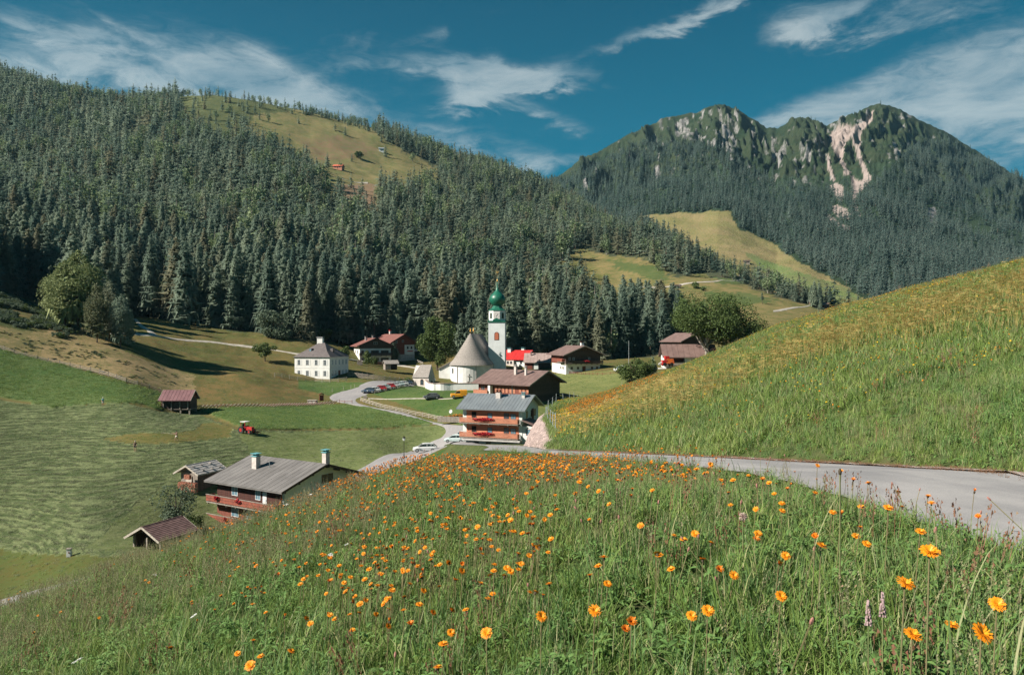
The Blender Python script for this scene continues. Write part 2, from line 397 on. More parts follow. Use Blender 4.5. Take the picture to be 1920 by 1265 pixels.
for poly in ([(1140,486),(1230,500),(1265,528),(1225,525),(1170,508)], [(1310,545),(1400,548),(1460,560),(1400,572),(1330,562)], [(1345,520),(1400,527),(1380,535),(1340,530)]):
    paint(inpoly(jx, jy, poly), (.075,.115,.038), (.10,.125,.045))
paint(inpoly(jx, jy, [(-420,480),(60,560),(130,600),(200,640),(240,660),(360,705),(360,760),(250,712),(150,692),(0,655),(-420,560)]), (.165,.150,.062), (.290,.225,.115))
paint(inpoly(jx, jy, [(-420,430),(0,548),(70,560),(140,615),(60,622),(0,612),(-420,520)]), (0.068,0.088,0.030), (0.135,0.115,0.047))
paint(inpoly(jx, jy, [(380,690),(560,712),(600,720),(590,740),(450,748),(370,745)]), (0.115,0.115,0.038), (0.189,0.135,0.054))
paint(inpoly(jx, jy, [(240,655),(500,700),(620,715),(600,745),(380,755),(330,725)]) & (fbm(gu*gd/18, gd/18, 2, 77) > .0), (0.101,0.115,0.038), (0.182,0.135,0.054))
paint(inpoly(PX, PA, [(560,712),(640,716),(775,718),(825,726),(905,730),(905,800),(870,800),(690,735),(620,742),(560,728)]), (.062,.118,.032), (.090,.135,.042))
paint(inpoly(PX, PA, [(675,757),(870,806),(900,830),(900,860),(700,900),(660,900),(870,830),(860,800)]), (.058,.115,.030), (.085,.135,.040))
paint(inpoly(jx, jy, [(1035,700),(1140,696),(1240,698),(1300,690),(1300,900),(900,900),(900,740),(1000,735)]), (0.142,0.176,0.057), (0.182,0.203,0.074))
paint(inpoly(PX, PA, [(-420,690),(0,750),(100,765),(200,758),(240,757),(300,772),(370,776),(445,806),(560,808),(720,806),(820,796),(842,806),(815,826),(700,872),(640,905),(560,1100),(400,1120),(-420,1150)]), (0.121,0.142,0.068), (0.162,0.176,0.088), 1.0)
paint(inpoly(jx, jy, [(445,808),(560,808),(720,806),(820,796),(842,806),(815,826),(700,872),(560,930),(470,850)]), (0.108,0.142,0.047), (0.155,0.189,0.074), .25)
paint(inpoly(jx, jy, [(180,825),(240,812),(330,812),(400,792),(435,800),(430,815),(380,828),(300,830),(250,828),(200,828)]), (.110,.115,.034), (.155,.135,.048))
paint(inpoly(jx, jy, [(300,912),(420,925),(480,975),(420,1040),(300,1040),(150,1030)]), (0.101,0.128,0.047), (0.135,0.155,0.068), .3)
paint(inpoly(jx, jy, [(-420,1020),(0,1030),(120,1040),(420,1045),(420,1100),(0,1180),(-420,1300)]), (.105,.100,.030), (.075,.105,.030))
alp = [(330,166),(400,160),(470,174),(560,196),(640,216),(700,242),(722,262),(820,315),(828,342),(790,352),(742,356),(712,352),(704,420),(650,412),(610,360),(585,320),(545,300),(520,278),(470,262),(420,262),(345,228)]
scr = inpoly(jx, jy, alp) & (gd > 700)
paint(scr, (0.115,0.128,0.047), (0.203,0.162,0.074))
paint(scr & inpoly(jx, jy, [(330,150),(600,150),(560,208),(480,215),(440,262),(330,250)]), (0.051,0.070,0.030), (0.101,0.108,0.043))
paint(scr & inpoly(jx, jy, [(560,262),(640,255),(720,280),(640,300),(590,300)]), (.20,.13,.075), (.15,.14,.06))
paint(scr & inpoly(jx, jy, [(630,345),(704,345),(704,410),(650,410)]), (.24,.15,.11), (.19,.14,.075))
gA = ground_material('valley_grass_soil')
# uncut grass stands proud of the mown field
TALL1 = [(-420,600),(0,657),(150,694),(240,722),(300,738),(300,770),(262,758),(243,757),(200,757),(100,766),(60,758),(0,745),(-420,668)]
TALL2 = [(372,768),(640,760),(690,764),(790,788),(816,795),(720,804),(560,806),(463,806),(430,792)]
tall = inpoly(PX, PA, TALL1) | inpoly(PX, PA, TALL2)
paint(tall, (.062,.120,.034), (.105,.155,.052))
k_ = (open_A & (MW < .5))[..., None]; C = np.where(k_, C*.78, C).astype(np.float32); C2 = np.where(k_, C2*np.array([.92, .86, .86]), C2).astype(np.float32)
tb = tall.astype(float); tb[1:-1, 1:-1] = (tb[1:-1, 1:-1]*2+tb[:-2, 1:-1]+tb[2:, 1:-1]+tb[1:-1, :-2]+tb[1:-1, 2:])/6
zz = A_z + tb*0.42
MWA = MW.copy()
ground = structure(grid_mesh('valley_ground', gu*gd, gd, zz, C, C2, MW, gA))

PB = B_py; QX = np.broadcast_to(B_px, PB.shape)
kx = QX+fbm(bu*bd/25, bd/25, 3, 60)*5; ky = PB+fbm(bu*bd/25+4, bd/25, 3, 61)*5
C = np.zeros(PB.shape+(3,), np.float32); C2 = C.copy(); MW = np.zeros(PB.shape, np.float32)
paint(QX > -1e9, (.020,.038,.020), (.034,.054,.030))
paint(t_ > .72, (.016,.032,.016), (.040,.052,.028))
ALPB = [(1200,404),(1300,398),(1366,396),(1388,428),(1440,452),(1500,492),(1600,545),(1640,580),(1520,620),(1400,560),(1330,500),(1250,450)]
openB = inpoly(kx, ky, ALPB)
paint(openB, (0.162,0.155,0.061), (0.223,0.176,0.088))
paint(openB & inpoly(kx, ky, [(1390,470),(1600,545),(1640,590),(1520,580)]), (0.115,0.162,0.054), (0.149,0.162,0.068))
SCREE = [[(1553,256),(1572,236),(1590,233),(1597,240),(1597,255),(1583,275),(1580,300),(1590,321),(1584,322),(1570,295),(1560,272)],
 [(1597,240),(1620,228),(1637,208),(1636,225),(1618,245),(1613,262),(1614,290),(1620,305),(1631,330),(1634,338),(1617,354),(1606,366),(1603,380),(1614,405),(1610,412),(1600,386),(1597,365),(1597,347),(1595,328),(1610,340),(1622,335),(1612,305),(1605,285),(1597,258)],
 [(1555,350),(1570,342),(1582,350),(1582,365),(1577,380),(1562,362)], [(1557,388),(1570,383),(1585,392),(1598,405),(1590,412),(1570,407)],
 [(1545,400),(1565,408),(1575,420),(1597,425),(1588,435),(1575,428),(1555,415)], [(1550,285),(1556,300),(1560,320),(1567,340),(1562,340),(1553,318)], [(1582,316),(1596,322),(1592,328),(1582,326)]]
scree = np.zeros(PB.shape, bool)
for p in SCREE: scree |= inpoly(QX+(kx-QX)*.5, PB+(ky-PB)*.5, p)
ROCKZ = [[(1230,218),(1290,208),(1380,203),(1415,240),(1470,265),(1550,260),(1565,340),(1480,350),(1420,335),(1380,290),(1320,270),(1240,245)],
 [(1640,295),(1695,250),(1712,258),(1690,288),(1650,302)], [(1640,250),(1655,228),(1668,230),(1650,250)], [(1680,212),(1700,210),(1714,222),(1690,225)],
 [(1555,215),(1600,210),(1640,198),(1610,245),(1560,262)], [(1720,395),(1760,385),(1765,420),(1730,435)]]
rz = np.zeros(PB.shape, bool)
for p in ROCKZ: rz |= inpoly(kx, ky, p)
rn = fbm((bp+bd*.03)/7, bd/130, 3, 71)*.8+.5*fbm(gx/14, bd/30, 3, 73)
rock = rz & (rn > .19)
rock |= (t_ > .7) & (t_ < .99) & (rn > .55)
paint(rock, (.27,.255,.25), (.09,.095,.085)); paint(scree, (.34,.275,.25), (.25,.205,.185))
gB = ground_material('mountain_scrub', False, .18, .9, 2.5)
mountain = structure(grid_mesh('far_mountain', bu*bd, bd, B_z, C, C2, MW, gB))

C = np.zeros(N_z.shape+(3,), np.float32); C2 = C.copy()
C[:] = (0.041,0.061,0.019); C2[:] = (0.088,0.095,0.038)
nx = nu*nd_
gN = ground_material('meadow_soil', False, 2.0, .8, .05)
meadow = structure(grid_mesh('meadow_ground', nx, nd_, N_z, C, C2, None, gN))

# the lane
def strip(name, ys, x0f, x1f, zf, material, n=9, thick=.12):
    vs = []; fs = []
    for y in ys:
        a, b = x0f(y), x1f(y)
        for k in range(n+1):
            x = a+(b-a)*k/n; vs.append((x, y, zf(x, y)))
    m = n+1
    for i in range(len(ys)-1):
        for k in range(n): fs.append((i*m+k, i*m+k+1, (i+1)*m+k+1, (i+1)*m+k))
    me = bpy.data.meshes.new(name); me.from_pydata(vs, [], fs); me.materials.append(material)
    for p in me.polygons: p.use_smooth = True
    o = bpy.data.objects.new(name, me); COL.objects.link(o); return o
def asphalt(name, c1, c2, sc1=1.0):
    m = bpy.data.materials.new(name); m.use_nodes = True; t = NT(m.node_tree); b = m.node_tree.nodes['Principled BSDF']
    pos = t.n('ShaderNodeNewGeometry').outputs['Position']
    n1 = t.noise(pos, .6*sc1, 5, .6); n2 = t.noise(pos, 70*sc1, 3, .7); n3 = t.noise(t.vmul(pos, (2.2, .35, 1)), 1.0, 4, .6)
    f = t.m('ADD', t.m('MULTIPLY', n1, .42), t.m('ADD', t.m('MULTIPLY', n2, .26), t.m('MULTIPLY', n3, .32)))
    t.l(t.mix(t.ss(f, .38, .62), c1, c2), b.inputs['Base Color']); b.inputs['Roughness'].default_value = .9
    bn = t.n('ShaderNodeBump'); bn.inputs['Strength'].default_value = .5; bn.inputs['Distance'].default_value = .008
    t.l(n2, bn.inputs['Height']); t.l(bn.outputs[0], b.inputs['Normal']); return m
M_ASPH = asphalt('worn_asphalt', (.20,.195,.20,1), (.33,.315,.31,1))
ysr = np.concatenate([np.arange(-2, 15, .35), np.arange(15, 70, .8), np.arange(70, 130, 2)])
structure(strip('lane', ysr, lambda y: float(x_left(y))+.05+.05*math.sin(y*2.1)+.04*math.sin(y*5.3), lambda y: float(x_right(y))-.02+.06*math.sin(y*1.7)+.05*math.sin(y*4.1),
    lambda x, y: float(z_road(y))+.012-.02*((x-(x_left(y)+x_right(y))/2)/1.4)**2+.02, M_ASPH))

M_VERGE = mat('verge_gravel', (.42,.38,.35), (.30,.22,.18), 14, .95, .8, world=True)
structure(strip('gravel_verge', ysr, lambda y: float(x_right(y))-.13-.10*math.sin(y*2.7)**2-.05*math.sin(y*6.1), lambda y: float(x_right(y))+.22, lambda x, y: float(z_road(y))+.035+.008*math.sin(y*9.1+x*11), M_VERGE, 4))
# roads in the valley: centre line or edges given by where they are seen, laid on the ground
def smooth_line(pts, n=6):
    out = []
    P = [Vector(p) for p in pts]; P = [P[0]*2-P[1]]+P+[P[-1]*2-P[-2]]
    for i in range(1, len(P)-2):
        for k in range(n):
            t = k/n; a, b, c, d = P[i-1], P[i], P[i+1], P[i+2]
            out.append(.5*((2*b)+(c-a)*t+(2*a-5*b+4*c-d)*t*t+(3*b-3*c+d-a)*t**3))
    out.append(P[-2]); return out
def ribbon(name, left, right, material, lift=.10, n=6, m=8, which='A', cap=None):
    f = zA if which == 'A' else zB
    L = [ray_ground(*p[:2], which=which, **(dict(dmin=p[2]*.85, dmax=p[2]*1.15) if len(p) > 2 else {})) for p in left]
    Rr = [ray_ground(*p[:2], which=which, **(dict(dmin=p[2]*.85, dmax=p[2]*1.15) if len(p) > 2 else {})) for p in right]
    L = smooth_line(L, n); Rr = smooth_line(Rr, n); vs = []; fs = []
    for a, b in zip(L, Rr):
        row = []
        for k in range(m+1):
            p = a.lerp(b, k/m); row.append(p)
        zs = [float(f(p.x, p.y)) for p in row]; za, zb, mx = zs[0], zs[-1], 0
        for k, p in enumerate(row):
            edge = -.25 if k in (0, m) else 0
            vs.append((p.x, p.y, zs[k]+lift+edge))
    for i in range(len(L)-1):
        for k in range(m): fs.append((i*(m+1)+k, i*(m+1)+k+1, (i+1)*(m+1)+k+1, (i+1)*(m+1)+k))
    me = bpy.data.meshes.new(name); me.from_pydata(vs, [], fs); me.materials.append(material)
    for p in me.polygons: p.use_smooth = True
    o = bpy.data.objects.new(name, me); COL.objects.link(o); return structure(o)
M_ROADV = asphalt('valley_asphalt', (.21,.20,.205,1), (.27,.255,.25,1), .3)
M_GRAVEL = mat('pale_gravel', (.42,.38,.33), (.30,.27,.23), .6, .95, world=True)
ribbon('village_road', [(690,720),(655,729),(622,738),(616,748),(650,757),(700,768),(760,782),(812,795),(829,804),(826,815),(800,826),(740,847),(690,868),(640,895),(600,915)],
                       [(705,735),(688,741),(672,748),(678,757),(720,768),(780,780),(860,797),(905,806),(925,826),(900,838),(855,838),(800,862),(730,880),(680,900),(640,925)], M_ROADV)
ribbon('car_park', [(672,722),(700,713),(740,712),(775,714)], [(684,741),(710,733),(745,726),(780,722)], M_ROADV, .13)
ribbon('field_path', [(180,622),(240,624),(290,628),(400,640),(480,650),(555,662),(640,671),(700,677),(760,685),(800,693)], [(180,625),(240,627),(290,631),(400,643),(480,653),(555,665),(640,674),(700,680),(760,688),(800,697)], M_GRAVEL, .12)
ribbon('forest_track', [(249,598),(256,608),(270,618),(280,629)], [(258,598),(268,608),(285,618),(299,629)], M_GRAVEL, .12, m=3)
ribbon('garden_path', [(690,746.0),(740,747.0),(810,746.5),(860,745)], [(690,748),(740,749),(810,748.5),(860,747)], M_GRAVEL, .09, m=3)
ribbon('lower_road', [(-60,1140),(0,1122),(60,1106),(140,1086),(250,1062)], [(-60,1175),(0,1150),(60,1130),(140,1108),(250,1082)], M_ROADV, .1)
ribbon('alpine_track', [(1180,534),(1230,538),(1268,534),(1300,529),(1345,526),(1392,521)], [(1180,536),(1230,540),(1268,537),(1300,531),(1345,528),(1392,523)], M_GRAVEL, .35, m=3)
ribbon('farm_track', [(1450,582),(1480,577),(1515,573),(1550,572)], [(1450,585),(1480,580),(1515,575),(1550,574)], M_GRAVEL, .35, m=3)
ribbon('pasture_track', [(625,345,1000),(655,340,1000),(690,342,1000)], [(625,348,1000),(655,343,1000),(690,345,1000)], M_GRAVEL, .5, m=3)
# ---------------------------------------------------------------- foliage materials and meshes
def leaf_mat(name, c1, c2, rnd=.5, transl=.25, inst=True, rough=.7, scale=.02, dry=None):
    m = bpy.data.materials.new(name); m.use_nodes = True; t = NT(m.node_tree); m.node_tree.nodes.clear()
    out = t.n('ShaderNodeOutputMaterial'); b = t.n('ShaderNodeBsdfPrincipled'); tr = t.n('ShaderNodeBsdfTranslucent'); mx = t.n('ShaderNodeMixShader')
    b.inputs['Roughness'].default_value = rough; b.inputs['Specular IOR Level'].default_value = .25
    oi = t.n('ShaderNodeObjectInfo'); pos = t.n('ShaderNodeNewGeometry').outputs['Position']
    big = t.noise(pos, scale, 3, .6); r = oi.outputs['Random']
    f = t.m('ADD', t.m('MULTIPLY', r, rnd), t.m('MULTIPLY', t.ss(big, .3, .7), 1-rnd))
    c = t.mix(f, tuple(c1)+(1,), tuple(c2)+(1,))
    if dry is not None:
        c = t.mix(t.ss(t.m('FRACT', t.m('MULTIPLY', r, 7.31)), .7, 1.0), c, tuple(dry)+(1,))
    ri = t.n('ShaderNodeNewGeometry').outputs['Random Per Island']
    c = t.mix(t.m('MULTIPLY', ri, .3), c, (0.010, 0.018, 0.008, 1)) if inst else c
    t.l(c, b.inputs['Base Color']); t.l(c, tr.inputs[0]); mx.inputs[0].default_value = transl
    t.l(b.outputs[0], mx.inputs[1]); t.l(tr.outputs[0], mx.inputs[2]); t.l(mx.outputs[0], out.inputs[0]); return m
M_SPR = leaf_mat('spruce_needles', (.085,.150,.125), (.345,.410,.295), .50, .5, True, .8, .012, dry=(.24,.235,.15))
M_SPRF = leaf_mat('spruce_needles_high', (.085,.155,.135), (.260,.335,.290), .6, .5, True, .8, .006)
M_LARCH = leaf_mat('larch_needles', (.200,.250,.100), (.280,.310,.140), .5, .25, True, .8, .05)
M_LEAF = leaf_mat('broad_leaves', (.070,.115,.030), (.125,.165,.050), .4, .3, True, .6, .4)
M_LEAFG = leaf_mat('grey_green_leaves', (.085,.125,.075), (.13,.17,.11), .4, .3, True, .6, .3)
M_BARK = mat('bark', (.10,.075,.055), (.055,.04,.03), 3, .95)
M_BARKP = mat('pale_bark', (.30,.27,.23), (.17,.14,.12), 2, .95)

def raw_mesh(name, V, Fc, material, smooth_=False):
    me = bpy.data.meshes.new(name); me.from_pydata(V, [], Fc)
    if material: me.materials.append(material)
    if smooth_:
        for p in me.polygons: p.use_smooth = True
    return me
def spruce_crown(seed, h=1.0, levels=17, br=9, wid=.16, low=.12, ragged=.3, droop=.35, sub=3):
    """unit-height spruce; tiers of drooping jagged boughs"""
    rs = np.random.default_rng(seed); V = []; Fc = []
    def add(*p):
        i = len(V); V.extend(p); Fc.append(tuple(range(i, i+len(p))))
    for L in range(levels):
        t = (L+rs.random()*.5)/levels; z = low+(1-low)*t**.92
        rad = wid*(1-t)**.68*(1+.12*math.sin(L*2.3+seed))+.012
        n = max(4, int(br*(1-t*.45)))
        for k in range(n):
            a = 2*math.pi*(k+rs.random()*.7)/n+L*.8; z = low+(1-low)*min(1, max(0, t+rs.normal()*.75/levels))**.92; r = rad*(1-ragged+ragged*2*rs.random())
            ca, sa = math.cos(a), math.sin(a); tx, ty = -sa, ca
            dr = droop*(1-.55*t)
            prev = [(0.006*ca, 0.006*sa, z+.012)]*2
            wprev = .10*r
            for s in range(1, sub+1):
                q = s/sub; rr = r*q; zc = z-dr*rr*(.55+.6*q)+(.14*r*q*q if s == sub else 0)
                wv = r*(.30*(1-q)+.08)*(0.8+.5*rs.random())+ (0.01)
                if s == sub: wv = .006
                c = (rr*ca, rr*sa, zc)
                l = (c[0]-tx*wv, c[1]-ty*wv, zc-.45*wv); rgt = (c[0]+tx*wv, c[1]+ty*wv, zc-.45*wv)
                if s == 1:
                    add((0, 0, z+.02), l, c); add((0, 0, z+.02), c, rgt)
                else:
                    add(pl, l, c, pc); add(pc, c, rgt, pr)
                # hanging twigs
                for (e_, sg) in ((l, -1), (rgt, 1)):
                    if rs.random() < .9:
                        hh = (.42*r+.012)*(.5+rs.random()); oo = .30*hh
                        add(e_, c, (c[0]*.5+e_[0]*.5+ca*oo+sg*tx*.004, c[1]*.5+e_[1]*.5+sa*oo+sg*ty*.004, zc-hh))
                pl, pc, pr = l, c, rgt
    # leader
    add((-.004, 0, .96), (.004, 0, .96), (0, 0, 1.02)); add((0, -.004, .96), (0, .004, .96), (0, 0, 1.02))
    return V, Fc
def trunk_vf(h=1.0, r=.012, n=6, top=.97):
    V = []; Fc = []
    for i, (z, q) in enumerate(((-.04, 1.25), (.0, 1.1), (.3, .8), (top, .12))):
        for k in range(n):
            a = 2*math.pi*k/n; V.append((r*q*math.cos(a), r*q*math.sin(a), z*h))
    for i in range(3):
        for k in range(n): Fc.append((i*n+k, i*n+(k+1) % n, (i+1)*n+(k+1) % n, (i+1)*n+k))
    return V, Fc
def proto_set(prefix, specs, material, bark):
    """list of (crown mesh, trunk mesh); and unlinked whole-tree objects for scattering"""
    res = []; coll = bpy.data.collections.new(prefix+'_kinds')
    for i, kw in enumerate(specs):
        V, Fc = spruce_crown(100+i, **kw); cm = raw_mesh(prefix+'_crown', V, Fc, material)
        TV, TF = trunk_vf(); tm = raw_mesh(prefix+'_trunk', TV, TF, bark)
        n = len(V); w = raw_mesh(prefix+'_tree_kind', V+TV, Fc+[tuple(a+n for a in f) for f in TF], material); w.materials.append(bark)
        for p in w.polygons[len(Fc):]: p.material_index = 1
        ob = bpy.data.objects.new('%s_kind_%02d' % (prefix, i), w); coll.objects.link(ob)
        res.append((cm, tm))
    return res, coll
NEAR_SP = [dict(levels=28, br=11, wid=.125, low=.10, ragged=.32), dict(levels=27, br=11, wid=.145, low=.06, ragged=.3), dict(levels=26, br=10, wid=.105, low=.22, ragged=.4), dict(levels=28, br=11, wid=.115, low=.15, ragged=.35), dict(levels=15, br=7, wid=.085, low=.42, ragged=.5), dict(levels=22, br=10, wid=.17, low=.03, ragged=.25)]
FAR_SP = [dict(levels=11, br=7, wid=.125, low=.05, ragged=.35, sub=2), dict(levels=10, br=7, wid=.15, low=.03, ragged=.35, sub=2), dict(levels=11, br=6, wid=.105, low=.12, ragged=.4, sub=2), dict(levels=9, br=6, wid=.13, low=.18, ragged=.45, sub=2)]
SPN, SPN_C = proto_set('spruce', NEAR_SP, M_SPR, M_BARK)
SPF, SPF_C = proto_set('mountain_spruce', FAR_SP, M_SPR, M_BARK)
SPM, SPM_C = proto_set('high_spruce', FAR_SP, M_SPRF, M_BARK)

def blob_vf(seed, n=500, rx=.5, ry=.5, rz=.5, leaf=.05, lumps=9, zc=.5, hollow=.45, flat=1.0, up=.3):
    """crown of many small leaf faces grouped in clumps"""
    rs = np.random.default_rng(seed); V = []; Fc = []
    cl = []
    for i in range(lumps):
        v = rs.normal(size=3); v /= np.linalg.norm(v); rr = rs.uniform(hollow, .85)
        cl.append((v*np.array([rx, ry, rz])*rr, rs.uniform(.28, .48)))
    cl = cl+[(np.zeros(3), .55)]
    for i in range(n):
        c, s = cl[rs.integers(len(cl))]
        v = rs.normal(size=3); v /= np.linalg.norm(v); q = rs.uniform(.6, 1.0)
        p = c+v*s*q*np.array([rx, ry, rz])*1.15; p[2] += zc
        nrm = v+np.array([0, 0, up])+rs.normal(size=3)*.7; nrm /= np.linalg.norm(nrm)
        a = np.cross(nrm, rs.normal(size=3)); a /= np.linalg.norm(a)+1e-9; b = np.cross(nrm, a)
        L = leaf*rs.uniform(.6, 1.5); W = L*.6
        j = len(V)
        V += [tuple(p-a*L), tuple(p+b*W+nrm*L*.15), tuple(p+a*L), tuple(p-b*W+nrm*L*.1)]
        Fc.append((j, j+1, j+2, j+3))
    return V, Fc
def limbs_vf(seed, h=.5, r=.03, nb=6, spread=.35, top=.85):
    rs = np.random.default_rng(seed); V = []; Fc = []
    def seg(p, q, r0, r1, n=6):
        p = np.array(p, float); q = np.array(q, float); d = q-p; d /= np.linalg.norm(d); a = np.cross(d, [0.3, .9, .1]); a /= np.linalg.norm(a); b = np.cross(d, a)
        i = len(V)
        for c, rr in ((p, r0), (q, r1)):
            for k in range(n):
                t = 2*math.pi*k/n; V.append(tuple(c+rr*(a*math.cos(t)+b*math.sin(t))))
        for k in range(n): Fc.append((i+k, i+(k+1) % n, i+n+(k+1) % n, i+n+k))
    seg((0, 0, -.05), (.01, 0, h*.45), r*1.2, r*.85); seg((.01, 0, h*.45), (.0, .02, h), r*.85, r*.6)
    for k in range(nb):
        a = 2*math.pi*k/nb+rs.random(); z0 = h*(.5+.5*rs.random()); e = (spread*math.cos(a)*rs.uniform(.6, 1), spread*math.sin(a)*rs.uniform(.6, 1), z0+(top-z0)*rs.uniform(.5, 1))
        mid = tuple((x*.45) if i < 2 else z0+(e[2]-z0)*.35 for i, x in enumerate(e))
        seg((0, 0, z0), mid, r*.5, r*.32); seg(mid, e, r*.32, r*.1)
    seg((0, .02, h), (.02, -.02, top), r*.6, r*.12)
    return V, Fc

for _c, _m in ((SPN_C, leaf_mat('pale_crowns', (.15,.22,.11), (.27,.33,.17), .6, .3)), (SPF_C, None)):
    V, Fc = blob_vf(555, 420, .17, .17, .40, .028, 12, .56, .5); TV, TF = trunk_vf(1, .012); n_ = len(V)
    w_ = raw_mesh('pale_tree_kind', V+TV, Fc+[tuple(a+n_ for a in q) for q in TF], _m or bpy.data.materials['pale_crowns']); w_.materials.append(M_BARKP)
    for p_ in w_.polygons[len(Fc):]: p_.material_index = 1
    _c.objects.link(bpy.data.objects.new('zz_pale_tree_kind', w_))
BUSHK = bpy.data.collections.new('bush_kinds')
for i in range(3):
    V, Fc = blob_vf(300+i, 260, .5, .5, .42, .07, 7, .38)
    BUSHK.objects.link(bpy.data.objects.new('bush_kind_%02d' % i, raw_mesh('bush_kind', V, Fc, M_LEAFG if i else M_LEAF)))

def scatter(name, P, S, coll, rotz=None, idx=None, tilt=None, label=None):
    """one 'stuff' object: geometry nodes put a copy of one of coll's meshes on every point"""
    n = len(P); me = bpy.data.meshes.new(name); me.vertices.add(n); me.vertices.foreach_set('co', np.asarray(P, np.float32).ravel())
    if rotz is None: rotz = rng.random(n)*2*math.pi
    rot = np.zeros((n, 3), np.float32); rot[:, 2] = rotz
    if tilt is not None: rot[:, 0] = tilt*rng.normal(size=n); rot[:, 1] = tilt*rng.normal(size=n)
    nk = len(coll.objects)
    if idx is None:
        idx = rng.integers(0, nk, n)
        if 'zz_pale' in coll.objects[-1].name: idx = np.where(idx == nk-1, np.where(rng.random(n) < .75, nk-1, 0), idx)
    S = np.asarray(S, np.float32)
    if S.ndim == 1: S = np.stack([S, S, S], 1)
    a = me.attributes.new('rot', 'FLOAT_VECTOR', 'POINT'); a.data.foreach_set('vector', rot.ravel())
    a = me.attributes.new('scl', 'FLOAT_VECTOR', 'POINT'); a.data.foreach_set('vector', S.ravel())
    a = me.attributes.new('kind', 'INT', 'POINT'); a.data.foreach_set('value', idx.astype(np.int32))
    o = bpy.data.objects.new(name, me); COL.objects.link(o); o['kind'] = 'stuff'
    if label: o['label'] = label
    g = bpy.data.node_groups.new(name+'_nodes', 'GeometryNodeTree')
    g.interface.new_socket('Geometry', in_out='INPUT', socket_type='NodeSocketGeometry'); g.interface.new_socket('Geometry', in_out='OUTPUT', socket_type='NodeSocketGeometry')
    N = g.nodes; gi = N.new('NodeGroupInput'); go = N.new('NodeGroupOutput'); ip = N.new('GeometryNodeInstanceOnPoints'); ci = N.new('GeometryNodeCollectionInfo')
    ci.inputs['Collection'].default_value = coll; ci.inputs['Separate Children'].default_value = True; ci.inputs['Reset Children'].default_value = True
    def na(nm, ty):
        q = N.new('GeometryNodeInputNamedAttribute'); q.data_type = ty; q.inputs['Name'].default_value = nm; return q.outputs['Attribute']
    g.links.new(gi.outputs[0], ip.inputs['Points']); g.links.new(ci.outputs[0], ip.inputs['Instance']); ip.inputs['Pick Instance'].default_value = True
    g.links.new(na('kind', 'INT'), ip.inputs['Instance Index']); g.links.new(na('scl', 'FLOAT_VECTOR'), ip.inputs['Scale'])
    er = N.new('FunctionNodeEulerToRotation'); g.links.new(na('rot', 'FLOAT_VECTOR'), er.inputs[0]); g.links.new(er.outputs[0], ip.inputs['Rotation'])
    g.links.new(ip.outputs[0], go.inputs[0])
    md = o.modifiers.new('scatter', 'NODES'); md.node_group = g
    return o

# ---------------------------------------------------------------- forest on the near mountain
def poisson_uv(y0, y1, u0, u1, spacing):
    """jittered grid in the world between two distances"""
    ys = np.arange(y0, y1, spacing); out = []
    for y in ys:
        xs = np.arange(u0*y, u1*y, spacing)
        out.append(np.stack([xs+rng.uniform(-.45, .45, len(xs))*spacing, np.full(len(xs), y)+rng.uniform(-.45, .45, len(xs))*spacing], 1))
    return np.concatenate(out)
pts = np.concatenate([poisson_uv(225, 420, -.82, .42, 6.3), poisson_uv(420, 800, -.82, .5, 8.3), poisson_uv(800, 1560, -.82, .3, 10.5)])
x, y = pts.T; z = zA(x, y); px = x/y*F+CX; py = CY-F*z/y
nz = fbm(x/45, y/45, 3, 80)
jx = px+fbm(x/9, y/9, 3, 50)*5; jy = py+fbm(x/9+9, y/9, 3, 51)*4
is_open = inpoly(jx, jy, FRONT) & (y < 760)
alp_m = inpoly(jx, jy, alp) & (y > 700)
keep = ~is_open & ~alp_m
# thin fringe and single trees on the alp
sparse = alp_m & (rng.random(len(x)) < np.where(inpoly(px, py, [(330,150),(600,150),(560,208),(520,262),(330,262)]), .22, .035))
sparse |= alp_m & inpoly(px, py, [(560,195),(700,240),(735,262),(560,212)]) & (rng.random(len(x)) < .5)
keep |= sparse
lone = is_open & (px > 1060) & (py < 640) & (y > 330) & (rng.random(len(x)) < .012); keep |= lone; sparse |= lone
glade = inpoly(px, py, [(200,560),(330,540),(345,575),(300,592),(215,590)]) & (rng.random(len(x)) < .62)
keep &= ~glade
keep &= ~((nz > .36) & (rng.random(len(x)) < .7)); keep &= rng.random(len(x)) < .93
hgt = np.where(y < 430, 25, 22)*(1+.22*rng.normal(size=len(x)))+nz*4
hgt = np.where(sparse, hgt*.62, hgt); hgt = np.clip(hgt, 6, 34)
hgt *= np.where(y < 300, rng.uniform(.7, 1.05, len(x)), 1)*np.where(px > 1100, .88, 1)*np.where((px > 1290) & (y > 430), .82, 1)
keep &= ~hidden(x, y, z+hgt, 'A', .002)
x, y, z, hgt, px, py, sp_ = x[keep], y[keep], z[keep], hgt[keep], px[keep], py[keep], sparse[keep]
size = hgt/y; size = np.where((px < -20) | (px > 1935) | hidden(x, y, z+hgt*.35, 'A', .0), size*.01, size)
order = np.argsort(-size); big = order[:290]; rest = order[290:]
def empty(name, loc, rz=0.0, scale=None):
    o = bpy.data.objects.new(name, None); COL.objects.link(o); o.location = loc; o.rotation_euler = (0, 0, rz); o.empty_display_size = .5
    if scale: o.scale = scale if isinstance(scale, (tuple, list)) else (scale,)*3
    return o
def tag(o, label, cat, group=None):
    o['label'] = label; o['category'] = cat
    if group: o['group'] = group
    return o
def link(name, me, parent=None):
    o = bpy.data.objects.new(name, me); COL.objects.link(o)
    if parent: o.parent = parent
    return o
